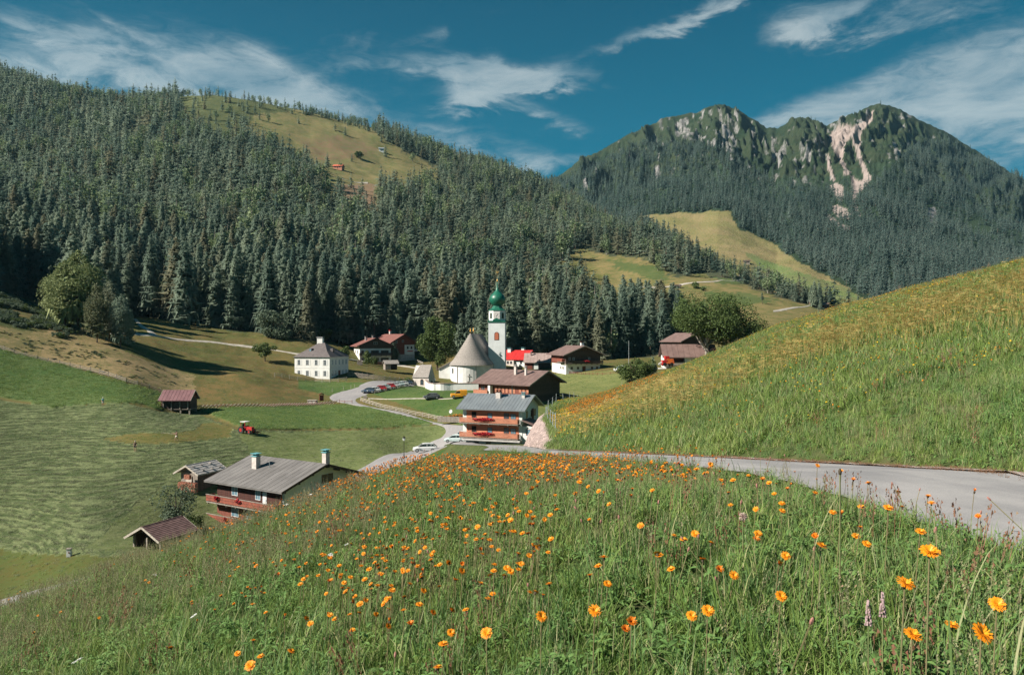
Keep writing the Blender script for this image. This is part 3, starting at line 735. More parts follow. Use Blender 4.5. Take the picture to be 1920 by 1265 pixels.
ZONES = [(120, 'spruce above the shrubby knoll'), (255, 'spruce behind the pale green larches'), (350, 'spruce above the gravel track'), (480, 'spruce above the straight field path'),
         (640, 'spruce behind the white hipped roof house'), (800, 'spruce behind the red roofed guesthouse'), (905, 'spruce just behind the big lime tree'),
         (1040, 'spruce behind the church tower'), (1180, 'spruce behind the dark timber farmhouse'), (1300, 'spruce beside the sloping pasture'), (9999, 'spruce beyond the flowery slope')]
for i in big:
    k = int(rng.integers(0, 6)) if hgt[i] > 14 else 5
    r_ = empty('spruce_tree', (x[i], y[i], z[i]-.2), rng.random()*6.28, (float(hgt[i])*rng.uniform(1.0, 1.45),)*2+(float(hgt[i]),))
    r_.rotation_euler = (rng.normal()*.015, rng.normal()*.015, rng.random()*6.28)
    link('crown', SPN[k][0], r_); link('trunk', SPN[k][1], r_)
    zt = next(b for a, b in ZONES if px[i] < a); zt = zt.replace('spruce ', 'spruce in the front row ' if y[i] < 300 else 'spruce rising farther back ')
    sz = 'tall slender' if k in (2, 4) else ('short broad' if hgt[i] < 19 else 'tall full')
    tag(r_, '%s %s' % (sz, zt), 'spruce', '%s %s' % (sz, zt))
fy = y[rest]; near = fy < 520
P = np.stack([x[rest], y[rest], z[rest]-.3], 1); wd = rng.uniform(1.15, 1.75, len(rest))
S = np.stack([hgt[rest]*wd, hgt[rest]*wd, hgt[rest]], 1)
scatter('spruce_forest', P[near], S[near], SPN_C, tilt=.02, label='dense spruce forest covering the lower mountain side')
scatter('mountain_forest', P[~near], S[~near], SPF_C, tilt=.02, label='dense spruce forest running up to the ridge')
print('near forest', len(rest), near.sum())

# ---------------------------------------------------------------- forest on the far mountain
pts = np.concatenate([poisson_uv(800, 1500, .02, .80, 9.5), poisson_uv(1500, 2520, -.02, .80, 12.5)])
x, y = pts.T; z = zB(x, y); px = x/y*F+CX; py = CY-F*z/y
i = np.clip(np.searchsorted(B_px, px)-1, 0, len(B_px)-2); j = np.clip(np.searchsorted(B_d, y)-1, 0, len(B_d)-2)
bad = openB[j, i] | scree[j, i] | rock[j, i]
line = np.interp(px, [1060, 1200, 1350, 1450, 1550, 1640, 1720, 1800, 2400], [330, 262, 268, 335, 350, 335, 262, 255, 300])
line2 = line+fbm(x/60, y/60, 3, 90)*22
dens = smooth(py, line2-18, line2+14)*.93+.045
dens *= np.where(inpoly(px, py, [(1790,380),(1930,330),(1930,470),(1760,470)]), .45, 1)
keep = ~bad & (rng.random(len(x)) < dens)
hgt = np.where(py < line+10, 11, 21)*(1+.22*rng.normal(size=len(x))); hgt = np.clip(hgt, 4, 32)
keep &= ~hidden(x, y, z+hgt, 'B') & (y < 2515)
x, y, z, hgt = x[keep], y[keep], z[keep], hgt[keep]; wd = rng.uniform(1.0, 1.5, len(x))
scatter('far_mountain_forest', np.stack([x, y, z-.3], 1), np.stack([hgt*wd, hgt*wd, hgt], 1), SPM_C, tilt=.02, label='spruce forest on the flanks of the rocky double peak')
print('far forest', len(x))

def build_haze():
    vs = [(x, y, z) for x in (-4200, 4200) for y in (-60, 3500) for z in (-260, 1000)]
    fs = [(0, 1, 3, 2), (4, 6, 7, 5), (0, 4, 5, 1), (2, 3, 7, 6), (0, 2, 6, 4), (1, 5, 7, 3)]
    m = bpy.data.materials.new('mountain_air'); m.use_nodes = True; t = NT(m.node_tree); m.node_tree.nodes.clear()
    o = t.n('ShaderNodeOutputMaterial'); v = t.n('ShaderNodeVolumePrincipled'); v.inputs['Color'].default_value = (.42, .78, 1, 1); v.inputs['Density'].default_value = HAZE; v.inputs['Anisotropy'].default_value = .2
    t.l(v.outputs[0], o.inputs['Volume'])
    link('haze', raw_mesh('haze', vs, fs, m))['kind'] = 'stuff'
HAZE = 0.00003
build_haze()
# ---------------------------------------------------------------- mesh builder
class MB:
    def __init__(s): s.V = []; s.Fc = []; s.mi = []; s.m = 0
    def face(s, pts):
        i = len(s.V); s.V += [tuple(p) for p in pts]; s.Fc.append(tuple(range(i, i+len(pts)))); s.mi.append(s.m)
    def box(s, c, d, rz=0.0, taper=1.0):
        cx, cy, cz = c; x, y, z = d[0]/2, d[1]/2, d[2]/2; i = len(s.V); co, si = math.cos(rz), math.sin(rz)
        for sz, k in ((-z, 1), (z, taper)):
            for a, b in ((-x, -y), (x, -y), (x, y), (-x, y)):
                a *= k; b *= k; s.V.append((cx+a*co-b*si, cy+a*si+b*co, cz+sz))
        for f in ((3, 2, 1, 0), (4, 5, 6, 7), (0, 1, 5, 4), (1, 2, 6, 5), (2, 3, 7, 6), (3, 0, 4, 7)):
            s.Fc.append(tuple(i+k for k in f)); s.mi.append(s.m)
        return s
    def beam(s, p, q, w, h=None):
        p = Vector(p); q = Vector(q); d = (q-p).normalized(); a = d.cross(Vector((0, 0, 1)))
        if a.length < .01: a = Vector((1, 0, 0))
        a.normalize(); b = a.cross(d).normalized(); h = h or w; a = a*w/2; b = b*h/2; i = len(s.V)
        for c in (p, q):
            for k in (-a-b, a-b, a+b, -a+b): s.V.append(tuple(c+k))
        for f in ((3, 2, 1, 0), (4, 5, 6, 7), (0, 1, 5, 4), (1, 2, 6, 5), (2, 3, 7, 6), (3, 0, 4, 7)):
            s.Fc.append(tuple(i+k for k in f)); s.mi.append(s.m)
        return s
    def tube(s, p, q, r0, r1=None, n=8, cap=True):
        p = Vector(p); q = Vector(q); r1 = r0 if r1 is None else r1; d = (q-p).normalized(); a = d.cross(Vector((.31, .2, .93))).normalized(); b = d.cross(a)
        i = len(s.V)
        for c, r in ((p, r0), (q, r1)):
            for k in range(n):
                t = 2*math.pi*k/n; s.V.append(tuple(c+a*r*math.cos(t)+b*r*math.sin(t)))
        for k in range(n): s.Fc.append((i+k, i+(k+1) % n, i+n+(k+1) % n, i+n+k)); s.mi.append(s.m)
        if cap: s.Fc.append(tuple(i+k for k in range(n))[::-1]); s.Fc.append(tuple(i+n+k for k in range(n))); s.mi += [s.m]*2
        return s
    def prism(s, poly, y0, y1, axis='y'):
        """poly in (x, z), extruded along y (or in (y, z) along x)"""
        i = len(s.V); n = len(poly)
        for yy in (y0, y1):
            for a, b in poly: s.V.append((a, yy, b) if axis == 'y' else (yy, a, b))
        s.Fc.append(tuple(i+k for k in range(n))); s.Fc.append(tuple(i+n+k for k in range(n))[::-1]); s.mi += [s.m]*2
        for k in range(n): s.Fc.append((i+k, i+n+k, i+n+(k+1) % n, i+(k+1) % n)); s.mi.append(s.m)
        return s
    def lathe(s, prof, n=16, c=(0, 0), a0=0.0, sq=0):
        i = len(s.V)
        for r, z in prof:
            for k in range(n):
                t = 2*math.pi*k/n+a0; s.V.append((c[0]+r*math.cos(t), c[1]+r*math.sin(t), z))
        for j in range(len(prof)-1):
            for k in range(n): s.Fc.append((i+j*n+k, i+j*n+(k+1) % n, i+(j+1)*n+(k+1) % n, i+(j+1)*n+k)); s.mi.append(s.m)
        return s
    def mesh(s, name, *mats, smooth_=False):
        me = bpy.data.meshes.new(name); me.from_pydata(s.V, [], s.Fc)
        for m in mats: me.materials.append(m)
        for p, k in zip(me.polygons, s.mi):
            p.material_index = k; p.use_smooth = smooth_
        bm = bmesh.new(); bm.from_mesh(me); bmesh.ops.recalc_face_normals(bm, faces=bm.faces); bm.to_mesh(me); bm.free()
        return me
    def build(s, name, m, parent=None, loc=(0, 0, 0), rz=0.0, smooth_=False):
        o = link(name, s.mesh(name, *(m if isinstance(m, (list, tuple)) else (m,)), smooth_=smooth_), parent)
        o.location = loc; o.rotation_euler = (0, 0, rz); return o

# ---------------------------------------------------------------- building materials
W_ = dict(world=False)
M_PLAST = mat('white_plaster', (.68,.675,.65), (.58,.575,.55), .5, .9, .25, 8)
M_PLASTG = mat('greenish_white_plaster', (.64,.68,.65), (.56,.60,.57), .5, .9, .2, 8)
M_TERRA = mat('terracotta_plaster', (.56,.205,.12), (.47,.165,.095), .7, .9, .2, 8)
M_WOODD = mat('dark_weathered_wood', (.045,.032,.026), (.10,.07,.055), 2.2, .85, .6, 10, stretch=(4, 4, .5))
M_WOODR = mat('reddish_wood', (.20,.060,.040), (.13,.040,.028), 2.2, .8, .5, 10, stretch=(4, 4, .5))
M_WOODRB = mat('red_brown_balcony_boards', (.27,.075,.045), (.17,.05,.035), 3, .75, .4, 12)
M_WOODO = mat('orange_brown_wood', (.44,.185,.11), (.36,.14,.085), 2.5, .7, .3, 10)
M_WOODG = mat('grey_weathered_wood', (.30,.26,.22), (.17,.145,.125), 3, .9, .6, 10, stretch=(1, 1, 3))
M_WOODL = mat('pale_weathered_wood', (.46,.41,.35), (.30,.26,.22), 3, .9, .5, 10)
M_RBR = mat('brown_roof_sheet', (.180,.118,.104), (.14,.09,.08), .6, .65, .3, 6)
M_RRED = mat('bright_red_roof_sheet', (.46,.024,.022), (.38,.020,.018), .6, .5)
M_RRB = mat('red_brown_roof_tiles', (.20,.080,.068), (.15,.062,.052), 1.2, .8, .5, 6)
M_RGREY = mat('grey_fibre_roof', (.165,.155,.15), (.12,.112,.108), .8, .75, .3, 5, stretch=(1, .2, 1))
M_RSLATE = mat('dark_slate_roof', (.135,.115,.11), (.095,.08,.08), 1.5, .7, .4, 8)
M_RSHING = mat('silver_wood_shingles', (.30,.27,.245), (.20,.18,.165), 2.5, .85, .7, 9, stretch=(1, 1, 2.5))
M_RBLUE = mat('blue_grey_metal_roof', (.235,.26,.275), (.20,.22,.235), .5, .4, 0, metallic=.3)
M_RPINK = mat('greyish_pink_roof', (.33,.25,.225), (.26,.19,.17), .8, .8, .3, 6)
M_GLASS = mat('window_glass', (.030,.045,.055), (.05,.075,.09), .8, .12, spec=.6)
M_GLASSB = mat('painted_sky_glass', (.16,.27,.33), (.10,.18,.23), .8, .15, spec=.6)  # sky reflection painted into the pane's base colour
M_FRAME = mat('white_frame_paint', (.66,.66,.65))
M_FRAMEB = mat('brown_frame_wood', (.14,.06,.04))
M_GREEN = mat('green_copper_paint', (.006,.130,.075), (.012,.085,.058), 2, .42, .1, spec=.5)
M_GOLD = mat('gilding', (.75,.42,.12), (.6,.32,.08), 2, .35, metallic=.6)
M_STONE = mat('pale_stone', (.42,.38,.35), (.30,.27,.25), 3, .95, .7)
M_DARK = mat('black_and_inside_shade', (.012,.010,.009), (.02,.017,.015), 2, .95)  # near-black: painted shade inside buildings, and plain black parts
M_METAL = mat('galvanised_metal', (.42,.46,.47), (.33,.37,.38), 5, .45, metallic=.4)
M_TEAL = mat('teal_chimney_cowl', (.14,.34,.36), (.10,.27,.30), 3, .5)
M_FLOWR = mat('red_geraniums', (.55,.03,.035), (.28,.02,.03), 9, .8, .8, 20, mid=(.4, .6))
M_BRICKC = mat('light_chimney_render', (.55,.50,.46), (.42,.37,.34), 3, .95, .5)
M_CONC = mat('pale_concrete', (.46,.44,.42), (.36,.34,.33), 1.5, .95, .4)

def frame_mesh(w, h, m, bars=(1, 1), t=.07):
    b = MB(); d = .05
    b.box((0, -d/2, h/2-t/2), (w, d, t)); b.box((0, -d/2, -h/2+t/2), (w, d, t))
    b.box((-w/2+t/2, -d/2, 0), (t, d, h-2*t)); b.box((w/2-t/2, -d/2, 0), (t, d, h-2*t))
    nx, nz = bars; n = nx+1
    for k in range(nx): b.box((-w/2+w*(k+1)/n, -d/2+.005, 0), (t*.7, d*.8, h-2*t))
    for k in range(nz): b.box((0, -d/2+.008, -h/2+h*(k+1)/(nz+1)), (w-2*t, d*.6, t*.6))
    return b.mesh('window_frame', m)
_wc = {}
def window(root, W, D, face, u, z, w, h, style=None, glass=None, bars=(1, 1), off=0.0, shutters=None):
    style = style or M_FRAME; glass = glass or M_GLASS
    k = (w, h, style.name, glass.name, bars)
    if k not in _wc:
        b = MB(); b.box((0, -.012, 0), (w-.06, .02, h-.06)); _wc[k] = (frame_mesh(w, h, style, bars), b.mesh('pane', glass))
    pos, rz = {'f': ((u, -D/2-off, z), 0), 'r': ((W/2+off, u, z), 90), 'b': ((-u, D/2+off, z), 180), 'l': ((-W/2-off, -u, z), -90)}[face]
    o = link('window', _wc[k][0], root); o.location = pos; o.rotation_euler = (0, 0, R(rz))
    link('pane', _wc[k][1], o)
    if shutters:
        for s in (-1, 1):
            b = MB().box((s*(w/2+w*.22), -.03, 0), (w*.42, .05, h)); b.build('shutter', shutters, o)
    return o
def door(root, W, D, face, u, z0, w, h, m=None, off=0.0):
    pos, rz = {'f': ((u, -D/2-off, z0), 0), 'r': ((W/2+off, u, z0), 90), 'l': ((-W/2-off, -u, z0), -90)}[face]
    b = MB().box((0, -.03, h/2), (w, .06, h)); b.box((0, -.075, h*.72), (w*.6, .03, h*.3)); b.box((0, -.075, h*.28), (w*.6, .03, h*.3))
    o = b.build('door', m or M_FRAMEB, root, pos, R(rz))
    MB().box((w*.38, -.09, h*.48), (.05, .08, .14)).build('handle', M_METAL, o); return o
def gable_body(W, D, h, rise, axis, b=None):
    """walls with gables; ridge along axis"""
    b = b or MB()
    if axis == 'y': b.prism([(-W/2, 0), (W/2, 0), (W/2, h), (0, h+rise), (-W/2, h)], -D/2, D/2, 'y')
    else: b.prism([(-D/2, 0), (D/2, 0), (D/2, h), (0, h+rise), (-D/2, h)], -W/2, W/2, 'x')
    return b
def gable_roof(root, W, D, h, rise, axis, m, oe=.9, og=.9, th=.2, panels=0, edge=None, seam=None, name='roof', pm=None, rows=0, off=(0, 0)):
    """two slopes; oe overhang at the eaves, og at the gables"""
    span, L = (W, D) if axis == 'y' else (D, W)
    sl = rise/(span/2); q = span/2+oe; z0 = h-sl*oe+.03; zt = h+rise+.03; L2 = L/2+og
    b = MB()
    prof = [(-q, z0), (0, zt), (q, z0), (q, z0+th), (0, zt+th), (-q, z0+th)]
    # two separate slopes closed at the ridge
    b.prism([(-q, z0), (0, zt), (0, zt+th), (-q, z0+th)], -L2, L2, 'y' if axis == 'y' else 'x')
    b.prism([(0, zt), (q, z0), (q, z0+th), (0, zt+th)], -L2, L2, 'y' if axis == 'y' else 'x')
    o = b.build(name, m, root)
    if edge:
        for s in (-1, 1):                                        # barge boards
            for e in (-1, 1):
                bb = MB(); y = e*(L2+.03)
                p, r_ = (s*(q+.02), z0+th*.5), (s*.02, zt+th*.5)
                P_, Q_ = ((p[0], y, p[1]), (r_[0], y, r_[1])) if axis == 'y' else ((y, p[0], p[1]), (y, r_[0], r_[1]))
                bb.beam(P_, Q_, .05, th+.14); bb.build('barge_board', edge, o)
    if panels:
        for s in (-1, 1):
            for k in range(panels):
                a = -L2+2*L2*k/panels+.03; c = -L2+2*L2*(k+1)/panels-.03
                bb = MB(); pr = [(s*q*1.005, z0+th+.004), (s*.04, zt+th+.004), (s*.04, zt+th+.05), (s*q*1.005, z0+th+.05)]
                bb.prism(pr, a, c, 'y' if axis == 'y' else 'x'); bb.build('roof_panel', pm or m, o)
    if rows:
        for s in (-1, 1):
            for k in range(rows):
                f0, f1 = k/rows, (k+1)/rows+.03; bb = MB()
                pr = [(s*q*(1-f0), z0+th+(zt-z0)*f0+.05), (s*q*(1-f1), z0+th+(zt-z0)*f1+.015), (s*q*(1-f1), z0+th+(zt-z0)*f1+.04), (s*q*(1-f0), z0+th+(zt-z0)*f0+.09)]
                bb.prism(pr, -L2, L2, 'y' if axis == 'y' else 'x'); bb.build('shingle_row', pm or m, o)
    if seam:
        for e in (-1, 1):
            pass
    return o
def chimney(root, x, y, z0, z1, w=.8, cap=None, m=None, d=None):
    b = MB().box((x, y, (z0+z1)/2), (w, d or w, z1-z0)); o = b.build('chimney', m or M_BRICKC, root)
    c = MB().box((x, y, z1+.05), (w+.22, (d or w)+.22, .1)); c.box((x-w*.35, y, z1+.25), (.08, (d or w)*.7, .3)); c.box((x+w*.35, y, z1+.25), (.08, (d or w)*.7, .3)); c.box((x, y, z1+.43), (w+.3, (d or w)+.3, .07))
    c.build('chimney_cap', cap or M_CONC, o); return o
def balcony(root, W, D, face, u, z, w, depth=1.2, m=None, boards=None, top=None, flowers=None, posts=5, h=.95, off=0.0):
    m = m or M_WOODRB; top = top or M_WOODG
    pos, rz = {'f': ((u, -D/2-off, z), 0), 'r': ((W/2+off, u, z), 90), 'l': ((-W/2-off, -u, z), -90)}[face]
    b = MB().box((0, -depth/2, -.09), (w, depth, .16))
    for k in range(posts): b.box((-w/2+.1+(w-.2)*k/(posts-1), -depth*.45, -.28), (.14, depth*.9, .2))
    o = b.build('balcony', M_WOODG, root, pos, R(rz))
    for k in range(posts): MB().box((-w/2+.06+(w-.12)*k/(posts-1), -depth+.05, h/2+.02), (.11, .1, h+.02)).build('railing_post', m, o)
    n = boards or 3
    for k in range(n):
        z1 = .08+(h-.1)*(k+.5)/n; MB().box((0, -depth-.02, z1), (w, .035, (h-.12)/n*.9)).build('rail_board', m, o)
    for s in (-1, 1): MB().box((s*(w/2-.02), -depth/2, h*.5), (.04, depth-.1, h*.85)).build('side_board', m, o)
    MB().box((0, -depth-.02, h+.06), (w+.08, .16, .07)).build('handrail', top, o)
    for (a, c) in (flowers or []):
        V, Fc = blob_vf(int(abs(a)*97)+5, int(900*(c-a)/4)+90, (c-a)/2, .30, .36, .11, 22, 0, .3)
        f = link('flower_box', raw_mesh('flower_box', [((x+(a+c)/2), y-depth-.16, z_+h*.78) for x, y, z_ in V], Fc, M_FLOWR), o)
    return o
def plank_wall(root, W, D, z0, z1, face, m, n, vertical=True, off=.02, t=.04, a=None, c=None):
    """boards or logs of a wall, each one a piece"""
    span = W if face in 'fb' else D; a = -span/2 if a is None else a; c = span/2 if c is None else c
    for k in range(n):
        if vertical:
            w = (c-a)/n; u = a+w*(k+.5); dd = (w*.93, t+.01*(k % 3), z1-z0); zc = (z0+z1)/2
        else:
            w = (z1-z0)/n; u = (a+c)/2; dd = ((c-a), t+.012*(k % 2), w*.9); zc = z0+w*(k+.5)
        y = off+dd[1]/2
        if face == 'f': pos, d3 = (u, -D/2-y, zc), dd
        elif face == 'r': pos, d3 = (W/2+y, u, zc), (dd[1], dd[0], dd[2])
        else: pos, d3 = (-W/2-y, -u, zc), (dd[1], dd[0], dd[2])
        MB().box((0, 0, 0), d3).build('wall_plank', m, root, pos)
def place(name, px, py, d, W, D, th, corner='fr', dz=0.0):
    """an Empty at the middle of the building's foot, put where its corner is seen"""
    c = at(px, py, d); lx = {'l': -W/2, 'r': W/2, 'm': 0}[corner[1]]; ly = {'f': -D/2, 'b': D/2}[corner[0]]
    a = R(th); print('BASE', name, round(c.z-float(zA(c.x, c.y)), 2)); ox = lx*math.cos(a)-ly*math.sin(a); oy = lx*math.sin(a)+ly*math.cos(a)
    return empty(name, (c.x-ox, c.y-oy, c.z+dz), a)
def plinth(r, W, D, m=None): MB().box((0, 0, -1.5), (W+.06, D+.06, 3.1)).build('plinth', m or M_CONC, r)

# ================================================================ village
# --- white house with the hipped roof
W, D = 12.3, 12.5
r = place('white_house', 618, 711.5, 234, W, D, -15)
tag(r, 'white two storey square house with dark hipped roof standing alone in the pasture', 'house')
H = 7.0; plinth(r, W, D, M_PLAST)
MB().box((0, 0, H/2+.02), (W, D, H-.04)).build('wall', M_PLAST, r)
b = MB(); e = .45
for lv, (a, z) in enumerate([(0, 0)]):
    x1, y1 = W/2+e, D/2+e; rx = 1.0
    lo = [(-x1, -y1, H), (x1, -y1, H), (x1, y1, H), (-x1, y1, H)]
    mi = [(-x1*.58-.2, -y1*.58-.2, H+1.9), (x1*.58+.2, -y1*.58-.2, H+1.9), (x1*.58+.2, y1*.58+.2, H+1.9), (-x1*.58-.2, y1*.58+.2, H+1.9)]
    top = [(-rx, 0, H+4.5), (rx, 0, H+4.5)]
    for k in range(4): b.face([lo[k], lo[(k+1) % 4], mi[(k+1) % 4], mi[k]])
    b.face([mi[0], mi[1], top[1], top[0]]); b.face([mi[1], mi[2], top[1]]); b.face([mi[2], mi[3], top[0], top[1]]); b.face([mi[3], mi[0], top[0]]); b.face(lo[::-1])
rf = b.build('roof', M_RSLATE, r, (0, 0, .02))
MB().box((0, 0, H-.1), (W+.5, D+.5, .22)).build('eaves', M_FRAME, r)
for u in (-4.6, -1.6, 1.5, 4.5):
    for z in (1.9, 5.3): window(r, W, D, 'f', u, z, 1.05, 1.75, M_FRAME, M_GLASS, (1, 2), shutters=M_FRAME)
for u in (-4.4, -2.3, 0, 2.4, 4.6):
    for z in (1.9, 5.3):
        if not (u == 0 and z < 3): window(r, W, D, 'r', u, z, .95, 1.6, M_FRAME, M_GLASSB, (1, 2))
door(r, W, D, 'r', 0, 0, 1.3, 2.7, M_WOODR)
MB().box((0, 0, 3.6), (W+.1, D+.1, .16)).build('string_course', M_FRAME, r)
chimney(r, -.7, .3, H+3.6, H+5.9, 1.9, M_FRAME, M_PLAST, 1.1)
for (x, y) in ((-1.8, -3.6), (4.2, -.8)):
    d = MB(); d.box((x, y, H+2.2), (.9, 1.2, 1.0)).build('dormer', M_RSLATE, r)
    MB().box((x, y-.62 if x < 0 else y, H+2.2), (.6, .06, .7)).build('dormer_window', M_GLASSB, r)

# --- guesthouse and its rear wing
W, D = 12, 12.0
r = place('guesthouse', 733, 682, 288, W, D, 22)
tag(r, 'white guesthouse with black timber gable, balcony and red brown roof', 'guesthouse'); H = 7.2; plinth(r, W, D, M_PLAST)
MB().box((0, 0, H/2), (W, D, H)).build('wall', M_PLAST, r)
gb = MB(); gb.prism([(-W/2-.05, 6.0), (W/2+.05, 6.0), (W/2+.05, H), (0, H+2.55), (-W/2-.05, H)], -D/2-.12, -D/2+.6, 'y'); gb.build('gable', M_WOODD, r)
MB().prism([(-W/2, H), (W/2, H), (0, H+2.5)], -D/2+.6, D/2, 'y').build('attic', M_PLAST, r)
gable_roof(r, W, D, H, 2.6, 'y', M_RRB, 1.3, 1.6, edge=M_WOODD, rows=0)
for z in (1.6, 4.4):
    for u in (-4.9, -3.2, -.2, 3.6): window(r, W, D, 'f', u, z+.2, 1.6 if u > -1 else 1.0, 1.25, M_FRAMEB, M_GLASS, (1, 0), shutters=None if u < -1 else M_WOODD)
for z in (1.6, 4.4):
    for u in (-3.4, 1.5): window(r, W, D, 'l', u, z+.2, 1.3, 1.3, M_FRAMEB, M_GLASS, (1, 0))
window(r, W, D, 'f', 0, 8.0, 1.5, 1.0, M_FRAME, M_GLASS, (1, 0), off=.13)
balcony(r, W, D, 'f', 0, 3.35, W+.4, 1.5, M_WOODD, 3, M_WOODD, flowers=None, posts=7, h=.95)
MB().box((.6, -D/2-.05, .3), (W*.6, .1, 1.2)).build('basement_wall', M_TERRA, r)
chimney(r, -2.2, 1, 8.4, 10.2, .8); chimney(r, 1.0, 3.5, 8.8, 10.6, .7)
W, D = 11, 16
r = place('timber_house', 777, 664, 300, W, D, 42)
tag(r, 'brown timber house with white corner and red brown roof, just behind the white guesthouse', 'house'); H = 5.0; plinth(r, W, D)
gable_body(W, D, H, 2.9, 'y').build('wall', M_WOODR, r)
MB().box((3.1, -D/2-.06, 1.9), (4.6, .14, 3.8)).build('plastered_bay', M_PLAST, r)
gable_roof(r, W, D, H, 2.9, 'y', M_RRB, 1.1, 1.4, edge=M_WOODD)
for u in (2.2, 4.0): window(r, W, D, 'f', u, 2.7, .8, 1.1, M_FRAMEB, M_GLASS, (1, 0), off=.13)
window(r, W, D, 'f', -3, 5.0, .9, 1.1, M_FRAME, M_GLASS, (1, 0)); window(r, W, D, 'f', 0, 5.3, .9, 1.0, M_FRAME, M_GLASS, (1, 0))
MB().box((3.3, -D/2-.16, 1.3), (2.6, .05, .4)).build('red_sign', M_RRED, r)
chimney(r, 0.5, 2, 7.4, 9.4, .7, M_RRED)

# --- hay hut by the field path
W, D = 4.4, 4.0
r = place('field_hut', 746, 693, 262, W, D, 20)
tag(r, 'small grey wooden hut with ragged shingle roof beside the field path', 'hut')
b = MB(); b.box((-W/2+.1, 0, 1.0), (.2, D, 2.0)).box((0, D/2-.1, 1.0), (W, .2, 2.0)).box((W/2-.1, .6, 1.0), (.2, D-1.2, 2)).box((-1.2, -D/2+.1, 1.0), (1.9, .2, 2)); b.build('wall', M_WOODG, r)
MB().box((0.9, -D/2+.5, .9), (2.1, .1, 1.8)).build('inside_shade_panel', M_DARK, r)  # dark sheet painting the shade inside the open front
MB().box((.0, 0, 2.05), (W, D, .08)).build('ceiling_board', M_WOODD, r)
gable_roof(r, W, D, 2.15, 1.0, 'x', M_RSHING, .5, .4, .12, rows=5)

# --- chapel
W, D = 5.7, 4.6
r = place('chapel', 804, 727, 243, W, D, -18)
tag(r, 'tiny pale chapel with one arched window left of the church', 'chapel'); H = 3.6; plinth(r, W, D, M_PLAST)
cr_pl = mat('cream_plaster', (.58,.53,.48), (.48,.43,.39), .8, .9)
gable_body(W, D, H, 3.6, 'x').build('wall', cr_pl, r)
b = MB(); x0, x1, y1 = -W/2-.2, W/2-.05, D/2+.3
b.face([(x0, -y1, H-.3), (x1, -y1, H-.3), (x1, 0, H+3.8), (x0+1.9, 0, H+3.8)]); b.face([(x1, y1, H-.3), (x0, y1, H-.3), (x0+1.9, 0, H+3.8), (x1, 0, H+3.8)]); b.face([(x0, y1, H-.3), (x0, -y1, H-.3), (x0+1.9, 0, H+3.8)])
b.face([(x0, -y1, H-.3), (x0, y1, H-.3), (x1, y1, H-.3), (x1, -y1, H-.3)])
b.build('roof', M_RSHING, r, (0, 0, .05))
def arch_panel(name, w, h, m, root, pos, rz=0, t=.06, n=8):
    pts = [(-w/2, 0), (w/2, 0), (w/2, h-w/2)]+[(w/2*math.cos(math.pi*k/n), h-w/2+w/2*math.sin(math.pi*k/n)) for k in range(1, n)]+[(-w/2, h-w/2)]
    b = MB(); b.prism(pts, -t, 0, 'y'); return b.build(name, m, root, pos, rz)
w_ = arch_panel('window', 1.15, 1.9, M_FRAMEB, r, (.4, -D/2, .95)); arch_panel('pane', .85, 1.6, M_GLASS, w_, (0, -.065, .12))
MB().box((W/2+.03, 0, 1.1), (.06, 1.1, 2.2)).build('door', M_FRAMEB, r)

# --- church
cz = at(880, 729.5, 255)
r = empty('church', (cz.x, cz.y+6.7, cz.z), R(-9)); tag(r, 'white parish church with round apse and tall flared shingle roof', 'church')
RA = 6.9; HW = 8.4
b = MB(); b.lathe([(RA, -1.5), (RA, HW)], 36); b.box((0, 11, HW/2-.75), (2*RA-.1, 22, HW+1.5)); b.build('wall', M_PLAST, r, smooth_=False)
for k in range(36):
    pass
prof = [(RA+.55, HW-.35), (RA+.1, HW+.25), (RA-.9, HW+1.45), (RA-2.0, HW+3.1), (RA-3.2, HW+5.0), (RA-4.6, HW+7.3), (RA-5.8, HW+9.2), (.25, HW+10.6)]
b = MB(); n = 40; seg = []
for q, z in prof:
    seg.append([(q*math.cos(math.pi+math.pi*k/n), q*math.sin(math.pi+math.pi*k/n), z) for k in range(n+1)]+[(q, 20, z), (-q, 20, z)])
for j in range(len(prof)-1):
    m_ = len(seg[0])
    for k in range(m_): b.face([seg[j][k], seg[j][(k+1) % m_], seg[j+1][(k+1) % m_], seg[j+1][k]])
rf = b.build('roof', M_RSHING, r, smooth_=False)
for j in range(24):                                           # courses of shingles on the apse roof
    f0 = j/24*(len(prof)-1); i0 = int(f0); f = f0-i0; q = prof[i0][0]*(1-f)+prof[i0+1][0]*f; z = prof[i0][1]*(1-f)+prof[i0+1][1]*f
    bb = MB(); n2 = 26; c1 = [((q+.07)*math.cos(math.pi+math.pi*k/n2), (q+.07)*math.sin(math.pi+math.pi*k/n2), z+.02) for k in range(n2+1)]; c2 = [((q-.28)*math.cos(math.pi+math.pi*k/n2), (q-.28)*math.sin(math.pi+math.pi*k/n2), z+.42) for k in range(n2+1)]
    for k in range(n2): bb.face([c1[k], c1[k+1], c2[k+1], c2[k]])
    bb.build('shingle_row', M_RSHING, rf)
# lower side wing on the left
b = MB(); b.prism([(-3.0-RA-1.2, -1.5), (-RA+1.0, -1.5), (-RA+1.0, 9.3), (-3.0-RA-1.2, 6.6)], -1.0, 14, 'y'); b.build('side_wing', M_PLAST, r)
b = MB(); b.prism([(-3.3-RA-1.2, 6.55), (-RA+1.6, 9.75), (-RA+1.6, 9.95), (-3.3-RA-1.2, 6.75)], -1.5, 14.4, 'y'); b.build('side_roof', M_RSHING, r)
for a in (-118, -62):
    MB().box((0, -.12, HW/2), (.16, .14, HW)).build('downpipe', M_STONE, r, (RA*math.cos(R(a)), RA*math.sin(R(a)), 0), R(a+90))
